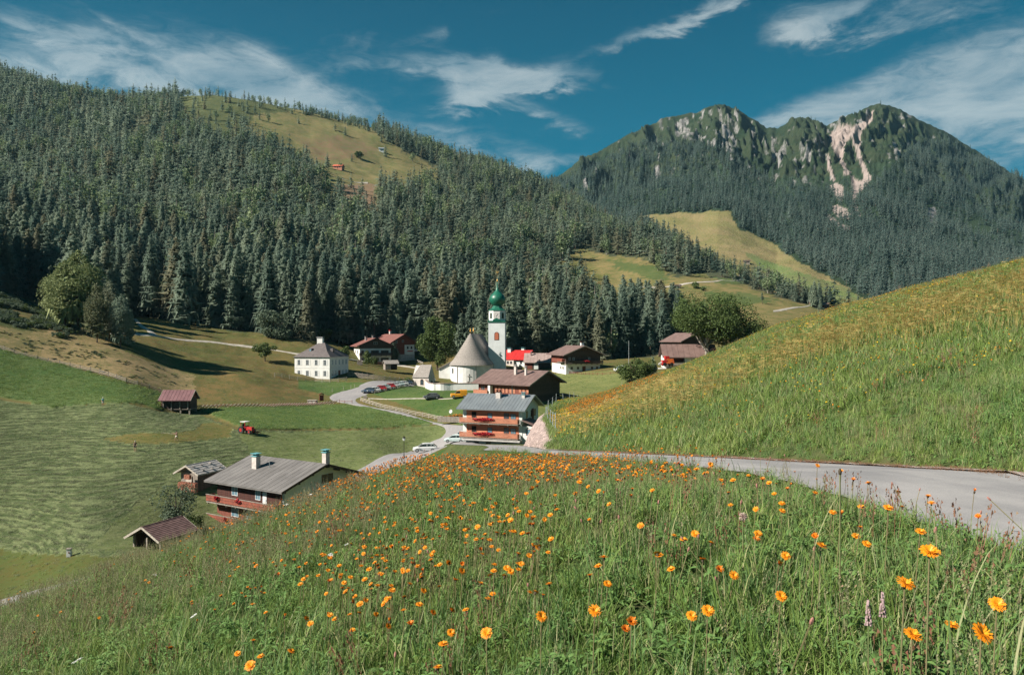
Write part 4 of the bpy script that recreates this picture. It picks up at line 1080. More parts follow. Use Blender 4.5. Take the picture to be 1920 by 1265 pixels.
# wrought cross and memorial on the apse wall
b = MB(); b.box((0, -.08, 4.0), (.16, .1, 2.6)).box((0, -.08, 4.5), (1.3, .1, .16)); b.box((-.5, -.12, 2.2), (.45, .16, .9)).box((.5, -.12, 2.2), (.45, .16, .9)).box((0, -.12, 1.9), (1.9, .16, .25)); b.box((0, -.12, 2.75), (.9, .1, .14))
b.build('wall_cross', M_STONE, r, (RA*math.cos(R(-82)), RA*math.sin(R(-82)), 0), R(8))
w_ = arch_panel('window', 1.0, 2.0, M_STONE, r, (RA*math.cos(R(-140)), RA*math.sin(R(-140))-.02, 5.2), R(-50)); arch_panel('pane', .7, 1.7, M_GLASS, w_, (0, -.07, .12))
for (x, y, z) in ((0, 0, HW+10.6), (0, 5.2, HW+10.8)):
    b = MB(); b.lathe([(.05, 0), (.06, .5), (.26, .7), (.3, .9), (.2, 1.1), (.05, 1.25), (.04, 2.1)], 10); b.box((0, 0, 1.75), (.7, .07, .09)); b.build('roof_finial', M_GOLD, r, (x, y, z), 0, True)
# tower
tx, ty, tz = at(932.3, 729, 266); T = 5.9
w = empty('church_tower', (tx, ty+3, tz-.8), R(-4)); tag(w, 'slim white church tower with green onion dome and weathercock', 'tower')
HT = 24.6
MB().box((0, 0, HT/2), (T, T, HT)).build('shaft', mat('tower_plaster', (.68,.70,.70), (.60,.62,.62), .5, .9, .2, 6), w)
MB().box((0, 0, HT+.12), (T+.5, T+.5, .28)).box((0, 0, HT+.4), (T+.2, T+.2, .3)).build('cornice', M_GREEN, w)
oc = T/2/math.cos(R(22.5))*1.0
MB().lathe([(oc*.995, HT+.5), (oc*.995, HT+4.2)], 8, a0=R(22.5)).build('belfry', M_PLAST, w)
for k in range(8):
    a = R(45*k-90); rr = T/2+.03; p = (rr*math.cos(a), rr*math.sin(a), HT+1.0)
    if k % 2 == 0:
        f_ = MB(); f_.box((0, -.05, 1.35), (2.2, .1, 2.5)).build('clock_face', mat('clock_plate', (.66,.62,.60)), w, p, a+R(90)); dd = MB(); 
        for q in range(12):
            t = 2*math.pi*q/12; dd.box((.85*math.sin(t), -.13, 1.35+.85*math.cos(t)), (.12, .03, .12))
        dd.beam((0, -.14, 1.35), (.35, -.14, 1.9), .09, .03).beam((0, -.14, 1.35), (-.25, -.14, 1.0), .1, .03); dd.lathe([(0.0, 0), (0.0, 0)], 4)
        dd.build('clock_hands', M_WOODR, w, p, a+R(90))
        gb_ = MB(); gb_.prism([(-1.35, -.5), (1.35, -.5), (1.35, -.15), (0, .55), (-1.35, -.15)], -.18, -.02, 'y'); gb_.build('green_pediment', M_GREEN, w, p, a+R(90))
    else:
        o = arch_panel('louvre_window', .95, 2.1, M_GREEN, w, (p[0], p[1], p[2]+.3), a+R(90)); arch_panel('louvre', .65, 1.8, M_DARK, o, (0, -.065, .1))
z = HT+4.2
MB().lathe([(oc+.25, z), (oc+.2, z+.12), (oc*.72, z+.65), (oc*.56, z+1.4), (oc*.50, z+1.75)], 8, a0=R(22.5)).build('flared_roof', M_GREEN, w)
MB().lathe([(oc*.50, z+1.75), (oc*.66, z+2.2), (oc*.84, z+3.0), (oc*.92, z+3.9), (oc*.88, z+4.8), (oc*.72, z+5.6), (oc*.46, z+6.4), (oc*.24, z+7.2), (oc*.13, z+8.1), (oc*.06, z+9.6), (.05, z+10.4)], 16).build('onion_dome', M_GREEN, w, smooth_=True)
b = MB(); b.lathe([(.03, z+10.3), (.22, z+10.5), (.3, z+10.75), (.2, z+11.0), (.04, z+11.15), (.022, z+11.5), (.018, z+13.6)], 10); b.build('gilded_ball', M_GOLD, w, smooth_=True)
b = MB(); b.prism([(-.5, z+13.9), (-.35, z+13.55), (.15, z+13.5), (.4, z+13.9), (.55, z+13.95), (.42, z+14.2), (.2, z+14.05), (-.1, z+13.8), (-.45, z+14.35)], -.03, .03, 'y'); b.build('weathercock', M_GOLD, w)
for zz_, hh in ((18.2, 2.9),):
    o = arch_panel('arched_window', 1.7, hh, M_WOODR, w, (0, -T/2, zz_)); arch_panel('louvre', 1.3, hh-.4, mat('orange_shutters', (.50,.15,.08)), o, (0, -.065, .15))
# churchyard wall
b = MB(); c0 = (cz.x, cz.y+6.7)
pp = [ray_ground(p_, q_, 200, 300) for p_, q_ in ((798, 722), (805, 730), (822, 735), (850, 739), (880, 741), (905, 741), (930, 739))]
pp = smooth_line(pp, 5)
wl = empty('churchyard_wall', tuple(pp[0])); tag(wl, 'low curved white churchyard wall with brown coping below the apse', 'wall')
for nm, z0, z1, wd, mm in (('wall_face', -1.2, 1.75, .35, M_PLAST), ('coping', 1.75, 1.93, .55, M_RPINK)):
    b = MB()
    for a, c in zip(pp[:-1], pp[1:]):
        d = (c-a); d.z = 0; nrm = Vector((-d.y, d.x, 0)).normalized()*wd/2
        A_, B_, C_, D_ = a-nrm, a+nrm, c+nrm, c-nrm; o_ = Vector(pp[0])
        q = [v-o_+Vector((0, 0, z)) for z in (z0, z1) for v in (A_, B_, C_, D_)]
        for f in ((0, 1, 2, 3), (4, 5, 6, 7), (0, 1, 5, 4), (1, 2, 6, 5), (2, 3, 7, 6), (3, 0, 4, 7)): b.face([q[k] for k in f])
    b.build(nm, mm, wl)

# --- terracotta house with balconies
W, D = 12.4, 10.0
r = place('terracotta_house', 979, 841, 143.5, W, D, -20)
tag(r, 'terracotta house with two flowered balconies and blue grey metal roof', 'house'); H = 7.7; plinth(r, W, D)
gable_body(W, D, H, 2.1, 'x').build('wall', M_PLASTG, r)
MB().box((.05, -D/2-.03, H/2+.75), (W-1.6+.1, .08, H-1.7)).build('terracotta_front', M_TERRA, r)
gable_roof(r, W, D, H, 2.1, 'x', M_RBLUE, 1.15, .95, .16, panels=20, edge=M_RBLUE)
for z in (1.95, 4.75):
    balcony(r, W, D, 'f', -.3, z, W-.3, 1.3, M_WOODO, 3, M_WOODO, flowers=[(-3.5, 1.6)], posts=7, off=.05)
    door(r, W, D, 'f', -3.8, z, .95, 2.05, M_DARK, off=.07)
    window(r, W, D, 'f', -.45, z+1.35, 1.0, 1.05, M_FRAMEB, M_GLASSB, (0, 0), off=.07)
    window(r, W, D, 'f', 3.0, z+1.1, 1.1, 1.8, M_FRAMEB, M_GLASS, (1, 0), off=.07); window(r, W, D, 'f', 4.4, z+1.3, 1.1, 1.2, M_FRAMEB, M_GLASSB, (1, 0), off=.07)
for u in (-3.3, -.8, 2.6): window(r, W, D, 'f', u, .75, 1.1, .55, M_CONC, M_GLASS, (0, 0))
MB().box((0.2, -D/2-.75, 1.5), (W-.4, 1.5, .3)).build('terrace_slab', M_CONC, r)
# side: entrance bay with its own small roof
e = MB(); e.box((W/2+1.05, -D/2+2.1, 2.2), (2.1, 4.0, 4.2)); e.build('entrance_bay', M_PLAST, r)
e = MB(); e.prism([(W/2-.02, 5.4), (W/2+2.7, 4.45), (W/2+2.7, 4.6), (W/2-.02, 5.55)], -D/2-.4, -D/2+4.6, 'y'); e.build('bay_roof', M_RBR, r)
wd_ = window(r, W, D, 'f', W/2+1.2, 3.2, .95, 1.2, M_WOODRB, M_GLASSB, (0, 0), off=-.1)
for u, z in ((-2.2, 6.3), (.6, 6.3), (2.8, 6.3), (2.9, 3.4)): window(r, W, D, 'r', u, z, .9, 1.3, M_FRAMEB, M_GLASS, (1, 0))
MB().box((W/2+.1, 1.2, 5.8), (.2, .9, 2.8)).build('gable_shutter', M_FRAMEB, r)
chimney(r, .0, -1.4, 8.5, 10.5, .95, M_FRAMEB, M_BRICKC); chimney(r, 5.2, -1.2, 8.6, 10.1, .6, M_TEAL, M_BRICKC)

# --- big brown farmhouse between it and the church
W, D = 15.6, 13.6
r = place('brown_farmhouse', 991, 766, 180, W, D, -37)
tag(r, 'long dark timber farmhouse with wide brown roof in front of the church tower', 'farmhouse'); H = 6.0; plinth(r, W, D)
gable_body(W, D, H, 2.7, 'x').build('wall', M_WOODD, r)
MB().box((0, -D/2-.04, H/2-.1), (W-.1, .1, H-.3)).build('red_front', M_WOODR, r)
gable_roof(r, W, D, H, 2.7, 'x', M_RBR, 1.3, 1.3, .18, edge=M_WOODG, panels=12)
plank_wall(r, W, D, .2, H-.1, 'r', M_WOODD, 34, True, .02, .05)
for k in range(9): window(r, W, D, 'f', -2.1+k*1.12 if k < 6 else -1.4+k*1.12, 4.2, .62, 1.3 if k < 6 else .8, mat('orange_window_boards', (.46,.20,.12)), M_WOODO, (0, 0), off=.1)
balcony(r, W, D, 'f', -W/2+1.9, 3.1, 4.4, 1.6, M_WOODO, 2, M_WOODO, posts=4, off=.08)
window(r, W, D, 'f', -6.3, 4.2, 1.3, 1.7, M_WOODO, M_GLASS, (1, 0), off=.1); window(r, W, D, 'f', -4.5, 4.2, .8, 1.7, M_WOODO, M_GLASS, (0, 0), off=.1)
MB().box((-W/2+4.35, -D/2-.6, 2.6), (.7, 1.3, 5.2)).build('white_pillar', M_PLAST, r)
chimney(r, .8, -2.6, 7.5, 9.9, .62); chimney(r, 4.1, -2.8, 7.4, 9.6, .5)
MB().tube((3.0, -D/2-.2, 0), (3.0, -D/2-.2, H-.4), .07).build('downpipe', M_METAL, r)
s_ = place('lean_to_shed', 1075, 752, 186, 5, 3.2, -37); tag(s_, 'dark low lean-to roof beside the brown farmhouse, behind the wire fence', 'shed')
b = MB(); b.prism([(-2.5, 1.5), (2.5, .9), (2.5, 1.05), (-2.5, 1.65)], -1.6, 1.6, 'y'); b.build('roof', M_WOODD, s_)
for x_ in (-2.2, 0, 2.2): MB().box((x_, -1.4, .45), (.18, .18, 1.3)).build('post', M_WOODG, s_)
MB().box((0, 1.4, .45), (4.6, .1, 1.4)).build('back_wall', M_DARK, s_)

# --- houses behind it
W, D = 11, 9
r = place('red_roofed_house', 986, 694, 286, W, D, -28)
tag(r, 'white house with bright red metal roof right of the church tower', 'house'); H = 4.4; plinth(r, W, D)
gable_body(W, D, H, 3.0, 'x').build('wall', M_PLASTG, r); gable_roof(r, W, D, H, 3.0, 'x', M_RRED, .8, .8, .16, edge=M_FRAMEB, panels=8)
MB().box((-1, -D/2-.5, 2.4), (3.4, 1.0, 2.6)).build('porch', cr_pl, r)
for u in (-1.8, -.4): window(r, W, D, 'f', u, 2.9, .9, 1.1, M_FRAMEB, M_GLASS, (1, 0), off=1.0)
window(r, W, D, 'f', 3.4, 2.9, .9, 1.1, M_FRAMEB, M_GLASS, (1, 0)); window(r, W, D, 'r', 0, 3.4, .9, 1.1, M_FRAMEB, M_GLASS, (1, 0))
chimney(r, -3.4, -.8, 6.6, 8.1, 1.4, M_TEAL, M_PLAST); chimney(r, 1.5, 1.2, 6.6, 8.2, 1.2, M_TEAL, M_PLAST)
W, D = 9.5, 8
r = place('pink_roofed_barn', 1031, 696, 279, W, D, -6)
tag(r, 'low barn with greyish pink roof between red roof and dark farmhouse', 'barn'); H = 3.6; plinth(r, W, D)
gable_body(W, D, H, 2.9, 'x').build('wall', M_WOODD, r); gable_roof(r, W, D, H, 2.9, 'x', M_RPINK, .7, .4, .16, panels=8)
MB().box((-3.2, -D/2-.03, 1.8), (2.6, .06, 3.4)).build('red_door', M_WOODR, r); MB().box((-.4, -D/2-.04, 1.8), (1.6, .08, 3.6)).build('plaster_pier', M_PLASTG, r)
chimney(r, -2.5, -1.3, 5.2, 7.2, .35, M_METAL, M_RBR)

# --- dark farmhouse right
W, D = 12.6, 14
r = place('dark_farmhouse', 1125, 698.5, 259, W, D, 17)
tag(r, 'dark timber farmhouse above a white ground floor with five openings', 'farmhouse'); H = 6.6; plinth(r, W, D, M_PLAST)
MB().box((0, 0, 1.6), (W, D, 3.2)).build('ground_floor_wall', M_PLAST, r)
b = MB(); b.prism([(-W/2-.1, 3.2), (W/2+.1, 3.2), (W/2+.1, H), (0, H+2.6), (-W/2-.1, H)], -D/2-.1, D/2, 'y'); b.build('timber_wall', M_WOODD, r)
MB().box((-W/2-.16, 1, 5.0), (.1, D-2.2, 3.2)).build('side_cladding', M_WOODR, r)
gable_roof(r, W, D, H, 2.6, 'y', M_RBR, 1.6, 1.9, .18, edge=M_WOODG, panels=0)
plank_wall(r, W, D, 6.1, 7.4, 'f', M_WOODD, 16, True, .12, .05, -3.6, 3.6)
for u in (-4.2, -1.9, 3.3, 5.2): window(r, W, D, 'f', u, 1.7, .8, .9, M_FRAMEB, M_GLASS, (1, 0))
door(r, W, D, 'f', .3, .0, 1.2, 2.3)
for u in (-5, -3.6, 2.2): window(r, W, D, 'f', u, 4.9, .75, .9, M_FRAME, M_GLASS, (1, 0), off=.12)
for u in (2.8, 4.3, 5.6): window(r, W, D, 'l', u-1, 1.7, .7, .9, M_FRAMEB, M_GLASS, (0, 0))
balcony(r, W, D, 'f', 0, 3.3, W+1.2, 1.3, M_WOODD, 3, M_WOODD, flowers=[(-.4, 2.0)], posts=8, off=.1)
balcony(r, W, D, 'l', D/2-2.6, 3.9, 4.8, 1.2, M_WOODRB, 3, M_WOODRB, posts=4, off=.2)
chimney(r, 1.2, -3.2, 8.4, 10.4, 1.1, M_FRAMEB, M_PLAST)

# --- long house on the right with the machine on its terrace
W, D = 15.5, 9
r = place('terrace_house', 1341, 697, 232, W, D, -4)
tag(r, 'white house with broad brown roof half hidden by the walnut tree', 'house'); H = 5.0; plinth(r, W, D, M_PLAST)
b = MB(); b.prism([(-4.5, 0), (4.5, 0), (4.5, H), (0, H+3.3), (-4.5, H)], -W/2+6.2, W/2, 'x'); b.box((-W/2+3.1, .75, H/2), (6.2, 7.5, H)); b.build('wall', M_PLAST, r)
MB().box((-W/2+3.1, -D/2+1.46, 3.6), (6.1, .08, 2.7)).build('timber_recess', M_WOODR, r)
gable_roof(r, W, D, H, 3.3, 'x', M_RBR, .9, .7, .18, edge=M_RBR, panels=10)
for u in (.8, 3.8): window(r, W, D, 'f', u, 3.3, .9, .9, M_FRAMEB, M_GLASS, (1, 0))
balcony(r, W, D, 'f', -W/2+3.1, 2.1, 6.2, 1.3, M_WOODG, 2, M_WOODD, posts=5, off=-1.4)
MB().box((-W/2-1.8, -D/2+1.0, .0), (4.5, 2.5, 2.2)).build('terrace_wall', M_PLAST, r)
r = place('rear_house', 1330, 668, 262, 12, 10, 25); tag(r, 'house with low brown gable rising behind the white terrace house', 'house'); plinth(r, 12, 10)
gable_body(12, 10, 5.5, 2.6, 'y').build('wall', M_WOODD, r); gable_roof(r, 12, 10, 5.5, 2.6, 'y', M_RBR, 1.2, 1.2, .18, edge=M_WOODG)
r = place('slope_barn', 1478, 690, 222, 15, 10, -8); tag(r, 'barn of which only the reddish roof shows above the flowery slope', 'barn'); plinth(r, 15, 10)
gable_body(15, 10, 5.8, 3.0, 'x').build('wall', M_WOODD, r); gable_roof(r, 15, 10, 5.8, 3.0, 'x', mat('purplish_roof', (.27,.14,.14), (.20,.10,.10), 1, .8), 1, 1, .18, panels=10)
# combine-like red farm machine on the terrace
o_ = at(1250, 686, 228)
r = empty('farm_machine', o_, R(10)); tag(r, 'bright red and orange farm machine parked at the terrace corner', 'machine')
m_or = mat('orange_machine_paint', (.62,.14,.03), (.5,.10,.03), 1, .4); m_rd = mat('red_machine_paint', (.50,.03,.03), (.4,.02,.02), 1, .4)
MB().box((.9, 0, 1.5), (2.6, 1.6, 1.5), 0, .8).build('hopper', m_or, r); MB().box((-.8, 0, 1.1), (1.5, 1.5, 1.4)).build('body', m_rd, r); MB().box((0, 0, 2.6), (1.3, 1.2, .9)).build('cab', m_rd, r); MB().beam((-1.2, 0, 1.4), (-2.6, 0, .5), .4).build('chute', M_FRAME, r)
for x_ in (-.9, 1.3):
    for y_ in (-.85, .85): MB().tube((x_, y_-.15, .55), (x_, y_+.15, .55), .55, n=14).build('wheel', M_DARK, r)

# ================================================================ near buildings
W, D = 13.8, 14.0
c0 = at(528.6, 926, 100)
th = -31.5; H = 5.9; base = c0.z-H+.4
a = R(th); ex = Vector((math.cos(a), math.sin(a), 0)); ey = Vector((-math.sin(a), math.cos(a), 0))
cc = Vector((c0.x, c0.y, base))-ex*(W/2+1.2)+ey*(D/2+1.25)
r = empty('chalet', cc, a); tag(r, 'large white chalet with wide grey roof, red balcony and dark timber front', 'chalet'); plinth(r, W, D, M_PLAST)
gable_body(W, D, H, 2.2, 'x').build('wall', M_PLASTG, r)
MB().box((0, -D/2-.06, 4.2), (W-.3, .14, 3.2)).build('timber_front', M_WOODR, r)
plank_wall(r, W-.4, D, 2.9, 5.7, 'f', mat('dark_red_boards', (.085,.03,.022), (.05,.02,.016), 3, .8), 12, False, .13, .05)
MB().box((-2.2, -D/2-.06, 1.2), (W-4.6, .14, 2.8)).build('lower_timber_front', M_WOODR, r)
rf = gable_roof(r, W, D, H, 2.2, 'x', M_RGREY, 1.35, 1.25, .2, edge=M_WOODD, panels=16)
MB().box((W/2+1.3, 0, H+2.2), (.3, .5, .5)).build('ridge_cap', M_DARK, r)
for k in range(7):                                           # purlin ends
    y_ = -D/2-.6+k*(D+1.2)/6; zt = H+2.2-abs(y_)*2.2/(D/2)-.05
    MB().box((W/2+.55, y_, zt-.1), (1.2, .22, .26)).build('purlin', M_WOODD, r)
    MB().box((-W/2-.55, y_, zt-.1), (1.2, .22, .26)).build('purlin', M_WOODD, r)
balcony(r, W, D, 'f', -.1, 2.9, W+.6, 1.5, M_WOODRB, 2, M_WOODG, flowers=[(-5.2, -4.2), (-.6, .4)], posts=8, off=.1)
balcony(r, W, D, 'f', -3.2, .15, W-5.8, 1.5, M_WOODRB, 2, M_WOODG, flowers=[(0, .7)], posts=5, off=.1)
for (u, w__, h__) in ((-2.8, 1.3, 1.35), (2.1, 1.05, 1.5)): window(r, W, D, 'f', u, 4.6, w__, h__, M_FRAME, M_GLASSB, (1, 0), off=.2)
door(r, W, D, 'f', 3.5, 3.0, .8, 2.1, M_FRAME, off=.2); window(r, W, D, 'f', -2.8, 1.6, 1.6, 1.4, M_FRAME, M_GLASSB, (1, 0), off=.15); window(r, W, D, 'f', .4, 1.6, 1.6, 1.4, M_FRAME, M_GLASSB, (1, 0), off=.15)
window(r, W, D, 'r', 1.2, 6.0, 2.2, 1.25, M_FRAMEB, M_GLASS, (2, 0)); window(r, W, D, 'r', 3.6, 4.6, .7, 1.1, M_FRAMEB, M_GLASS, (0, 0)); window(r, W, D, 'r', 4.9, 4.6, .7, 1.1, M_FRAMEB, M_GLASS, (0, 0))
MB().tube((W/2+.1, -D/2+.1, .1), (W/2+.1, -D/2+.1, H-.5), .07).build('downpipe', M_METAL, r)
chimney(r, -2.9, -3.4, 6.5, 9.0, .95, M_TEAL, M_BRICKC, .8); chimney(r, 4.6, 3.2, 6.9, 9.3, .8, M_TEAL, M_BRICKC)
MB().tube((-.6, -2.9, 6.8), (-.6, -2.9, 8.3), .05).build('vent_pipe', M_METAL, r)

# woodshed of logs
W, D = 3.6, 4.6
c0 = at(355.5, 924.5, 114); r = place('log_shed', 372, 925, 113.5, W, D, -22)
tag(r, 'old log shed with stone weighted shingle roof behind the grey chalet roof', 'shed')
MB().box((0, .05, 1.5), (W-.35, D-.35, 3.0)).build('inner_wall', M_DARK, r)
for fc in 'frl': plank_wall(r, W-.3, D-.3, .05, 3.15, fc, M_WOODG if fc != 'r' else M_WOODD, 12, False, 0, .16)  # right side in darker wood: its shade is put into the colour
MB().prism([(-W/2, 3.2), (W/2, 3.2), (0, 4.1)], -D/2+.1, D/2, 'y').build('gable', M_WOODG, r)
MB().box((0, -D/2-.1, 1.85), (1.2, .12, 1.5)).build('hatch', M_WOODL, r)
rf = gable_roof(r, W, D, 3.15, .95, 'y', M_WOODL, .65, .75, .1, rows=5, edge=M_WOODL, pm=mat('grey_shingles', (.42,.40,.38), (.25,.23,.22), 5, .9, .8, 12))
for s in (-1, 1):
    for k in range(6):
        x_ = s*(.7+1.2*(k % 2)); zr_ = 3.15+.95-abs(x_)*.95/(W/2)
        MB().box((0, 0, 0), (.34, .3, .2), rng.random()).build('roof_stone', M_STONE, rf, (x_, -D/2+.1+k*.85, zr_+.33))
fw = empty('firewood_stack', at(352, 922, 112.9)); fw.rotation_euler = (0, 0, R(-22)); tag(fw, 'reddish split firewood piled against the log shed front', 'firewood')
b = MB()
for i_ in range(15):
    for j_ in range(7):
        b.tube((-1.65+i_*.23+rng.uniform(-.03, .03), -.25+rng.uniform(-.05, .05), .12+j_*.2+(i_ % 2)*.06), (-1.65+i_*.23, .35, .12+j_*.2+(i_ % 2)*.06), rng.uniform(.085, .12), n=5)
o = b.build('logs', mat('cut_wood_ends', (.42,.18,.115), (.22,.08,.055), 7, .9, mid=(.42, .58)), fw); o['kind'] = 'stuff'
b = MB()
for i_ in range(5):
    for j_ in range(4): b.tube((-.45+i_*.22, -.22, 2.02+j_*.17), (-.45+i_*.22, .2, 2.02+j_*.17), .1, n=5)
o = b.build('upper_logs', mat('cut_wood_ends', (0, 0, 0)), fw); o['kind'] = 'stuff'

# open shed nearest to the meadow
W, D = 4.3, 4.4
r = place('open_shed', 301, 1052, 84.2, W, D, -23); tag(r, 'open wooden shed with brown slatted roof at the meadow edge', 'shed'); hh = at(301, 1011, 84).z-r.location.z
MB().box((0, D/2-.08, hh/2), (W, .12, hh)).build('back_wall', M_WOODD, r)
for s in (-1, 1): plank_wall(r, W, D, .0, hh, 'r' if s > 0 else 'l', M_WOODD, 10, True, -.08, .05)
for x_ in (-W/2+.1, 0, W/2-.1): MB().box((x_, -D/2+.1, hh/2), (.2, .2, hh)).build('post', M_WOODG, r)
MB().prism([(-W/2, hh), (W/2, hh), (0, hh+1.0)], D/2-.1, D/2, 'y').build('rear_gable', M_WOODD, r)
gable_roof(r, W, D, hh, 1.15, 'y', M_WOODD, .55, .7, .1, rows=11, edge=M_WOODL, pm=mat('reddish_slats', (.22,.13,.12), (.13,.075,.07), 4, .85, .5, 8, stretch=(1, .3, 1)))

# barn on posts at the mown field
W, D = 6.3, 4.2
r = place('field_barn', 357, 772, 163, W, D, 3); tag(r, 'small dark hay barn on posts with purple brown roof beside the mown field', 'barn')
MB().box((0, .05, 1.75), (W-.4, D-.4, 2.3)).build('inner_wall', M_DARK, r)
plank_wall(r, W-.2, D-.2, .65, 2.95, 'f', M_WOODD, 20, True, -.06, .08); plank_wall(r, W-.2, D-.2, .65, 2.95, 'r', M_WOODD, 12, True, -.06, .08)
plank_wall(r, W-.2, D-.2, .65, 2.95, 'l', M_WOODR, 12, True, -.06, .08)
for u in (-2.6, -.9, .9, 2.6): MB().box((u, -D/2-.04, 1.8), (.2, .16, 2.5)).build('frame_post', M_WOODG, r)
for x_ in (-2.9, -1, 1, 2.9):
    for y_ in (-1.9, 1.9): MB().box((x_, y_, -.1), (.3, .3, 1.5)).build('stilt', M_WOODG, r)
MB().box((0, 0, .58), (W, D, .14)).build('floor', M_WOODG, r)
MB().prism([(-D/2+.1, 2.95), (D/2-.1, 2.95), (0, 4.4)], -W/2+.1, W/2-.1, 'x').build('gable', M_WOODR, r)
gable_roof(r, W, D, 2.95, 1.55, 'x', mat('purple_brown_roof', (.19,.095,.10), (.145,.07,.075), .8, .6), .75, .3, .1, panels=9, edge=M_WOODL)

# --- huts on the mountain
def far_hut(name, px, py, d, W, D, h, th, wall, roof, label, cat='hut', which='A'):
    g = ray_ground(px, py, d*.9, d*1.1, which); r = empty(name, g, R(th)); tag(r, label, cat)
    gable_body(W, D, h, D*.28, 'x', MB().box((0, 0, -1.2), (W, D, 2.4))).build('wall', wall, r); gable_roof(r, W, D, h, D*.28, 'x', roof, .8, .8, .3)
    for u in (-W*.25, W*.25): window(r, W, D, 'f', u, h*.55, W*.14, h*.4, M_FRAMEB, M_GLASS, (0, 0))
    door(r, W, D, 'f', 0, 0, W*.12, h*.75)
    return r
far_hut('alpine_hut', 635, 320, 1000, 11, 8, 3.2, -8, M_WOODO, mat('orange_red_roof', (.52,.13,.07), (.42,.10,.06)), 'alpine hut with orange red roof on the high pasture')
far_hut('alpine_hut', 715, 284, 1090, 7, 6, 3.6, 10, M_PLAST, M_METAL, 'tiny white hut near the upper edge of the high pasture')
far_hut('farm_barn', 1527, 574, 545, 6, 5, 2.6, -10, M_WOODR, M_RGREY, 'red brown barn with grey roof at the end of the farm track', 'barn')
far_hut('farm_barn', 1543, 578, 540, 6, 4.5, 2.4, -4, M_WOODR, M_RBR, 'lower red brown barn at the end of the farm track', 'barn')
far_hut('hay_hut', 1272, 540, 500, 2.6, 2.4, 1.6, 0, M_WOODG, M_WOODD, 'tiny dark hut beside the alpine track on the middle pasture')
far_hut('hay_hut', 1400, 494, 1130, 8, 6, 3, -10, M_WOODG, M_WOODD, 'dark hay hut on the steep pasture under the rocky peaks', 'hut', 'B')
# ---------------------------------------------------------------- broadleaf trees and shrubs
def g_at(px, py, lo=60, hi=400): return ray_ground(px, py, lo, hi)
def broad_tree(name, px, py, lo, hi, w, h, seed, n, leaf, label, cat='tree', m=None, bark=None, trunk=.28, flat=.9, lumps=14, low=.22, group=None):
    g = g_at(px, py, lo, hi); r = empty(name, g-Vector((0, 0, .1)), seed*.7); tag(r, label, cat, group)
    V, Fc = blob_vf(seed, n, w/2, w/2, h*(1-low)/2, leaf, lumps, h*(low+(1-low)/2), .45)
    link('crown', raw_mesh('crown', V, Fc, m or M_LEAF), r)
    TV, TF = limbs_vf(seed, h*.42, w*.028, 8, w*.33, h*.88)
    link('trunk', raw_mesh('trunk', TV, TF, bark or M_BARK), r); return r
broad_tree('lime_tree', 820, 694, 240, 290, 13.5, 19.5, 11, 14000, .32, 'big full green lime tree left of the church roof', low=.08, lumps=22)
broad_tree('round_bush', 513, 634, 240, 330, 15.5, 9.6, 12, 5200, .36, 'big round grey green willow bush at the wood edge', 'bush', M_LEAFG, low=.0, lumps=12)
broad_tree('round_bush', 572, 634, 240, 330, 8, 7.5, 13, 2600, .33, 'smaller round bush right of the big willow bush', 'bush', M_LEAFG, low=.0, lumps=9)
broad_tree('round_bush', 610, 638, 240, 330, 8.5, 5, 14, 2200, .33, 'low dark bush at the wood edge behind the white house', 'bush', M_LEAF, low=.0, lumps=9)
broad_tree('apple_tree', 497, 677, 200, 260, 7.2, 6.2, 15, 2600, .22, 'lone small apple tree beside the field path', low=.22)
broad_tree('young_tree', 646, 672, 240, 300, 4.5, 4.6, 16, 900, .25, 'pale green young tree behind the white hipped roof house', low=.2)
broad_tree('young_tree', 741, 680, 262, 292, 3.6, 8.5, 17, 1600, .25, 'dark slim tree in front of the guesthouse', low=.05, m=M_SPR)
broad_tree('garden_shrub', 688, 683, 262, 285, 3.4, 5.0, 18, 900, .22, 'shrub at the left corner of the guesthouse', 'shrub', low=.02)
broad_tree('garden_shrub', 700, 684, 262, 285, 3.2, 3.6, 19, 800, .22, 'low shrub below the guesthouse balcony', 'shrub', low=.0)
r = broad_tree('walnut_tree', 1325, 690, 222, 250, 24, 22.5, 20, 20000, .27, 'wide walnut tree with pale limbs above the brown roof', bark=M_BARKP, low=.36, lumps=34)
broad_tree('ash_tree', 1385, 672, 200, 232, 19, 19, 21, 10000, .26, 'thinner tree with bare pale branches right of the walnut tree', bark=M_BARKP, low=.15, lumps=22)
broad_tree('ash_tree', 1420, 676, 200, 240, 14, 12, 22, 5500, .26, 'dark tree just above the crest of the flowery slope', low=.2, lumps=16)
broad_tree('garden_bush', 1183, 716, 180, 235, 8.2, 7.2, 23, 3400, .24, 'round green bush left of the terrace house', 'bush', low=.06)
broad_tree('garden_bush', 1207, 712, 180, 235, 6.5, 6.4, 24, 2400, .24, 'second green bush close to the terrace house', 'bush', low=.05)
broad_tree('garden_bush', 1225, 707, 190, 235, 2.5, 6.0, 25, 700, .22, 'narrow dark conifer bush beside the terrace wall', 'bush', M_SPR, low=.0)
broad_tree('elder_shrub', 330, 985, 85, 105, 5.6, 5.6, 26, 2600, .13, 'airy grey green shrub between open shed and chalet', 'shrub', M_LEAFG, low=.05)
broad_tree('elder_shrub', 362, 998, 85, 105, 3.2, 2.6, 27, 1200, .11, 'low shrub behind the open shed roof', 'shrub', M_LEAF, low=.0)
broad_tree('apple_tree', 672, 290+8, 900, 1150, 11, 12, 28, 700, .9, 'single round tree on the high pasture', low=.1)
broad_tree('pasture_bush', 1304, 541, 420, 560, 7, 5, 29, 500, .5, 'round bush just below the alpine track', 'bush', low=.0)
broad_tree('pasture_bush', 1319, 545, 420, 560, 4, 3, 30, 300, .4, 'small bush right of the round pasture bush', 'bush', low=.0)
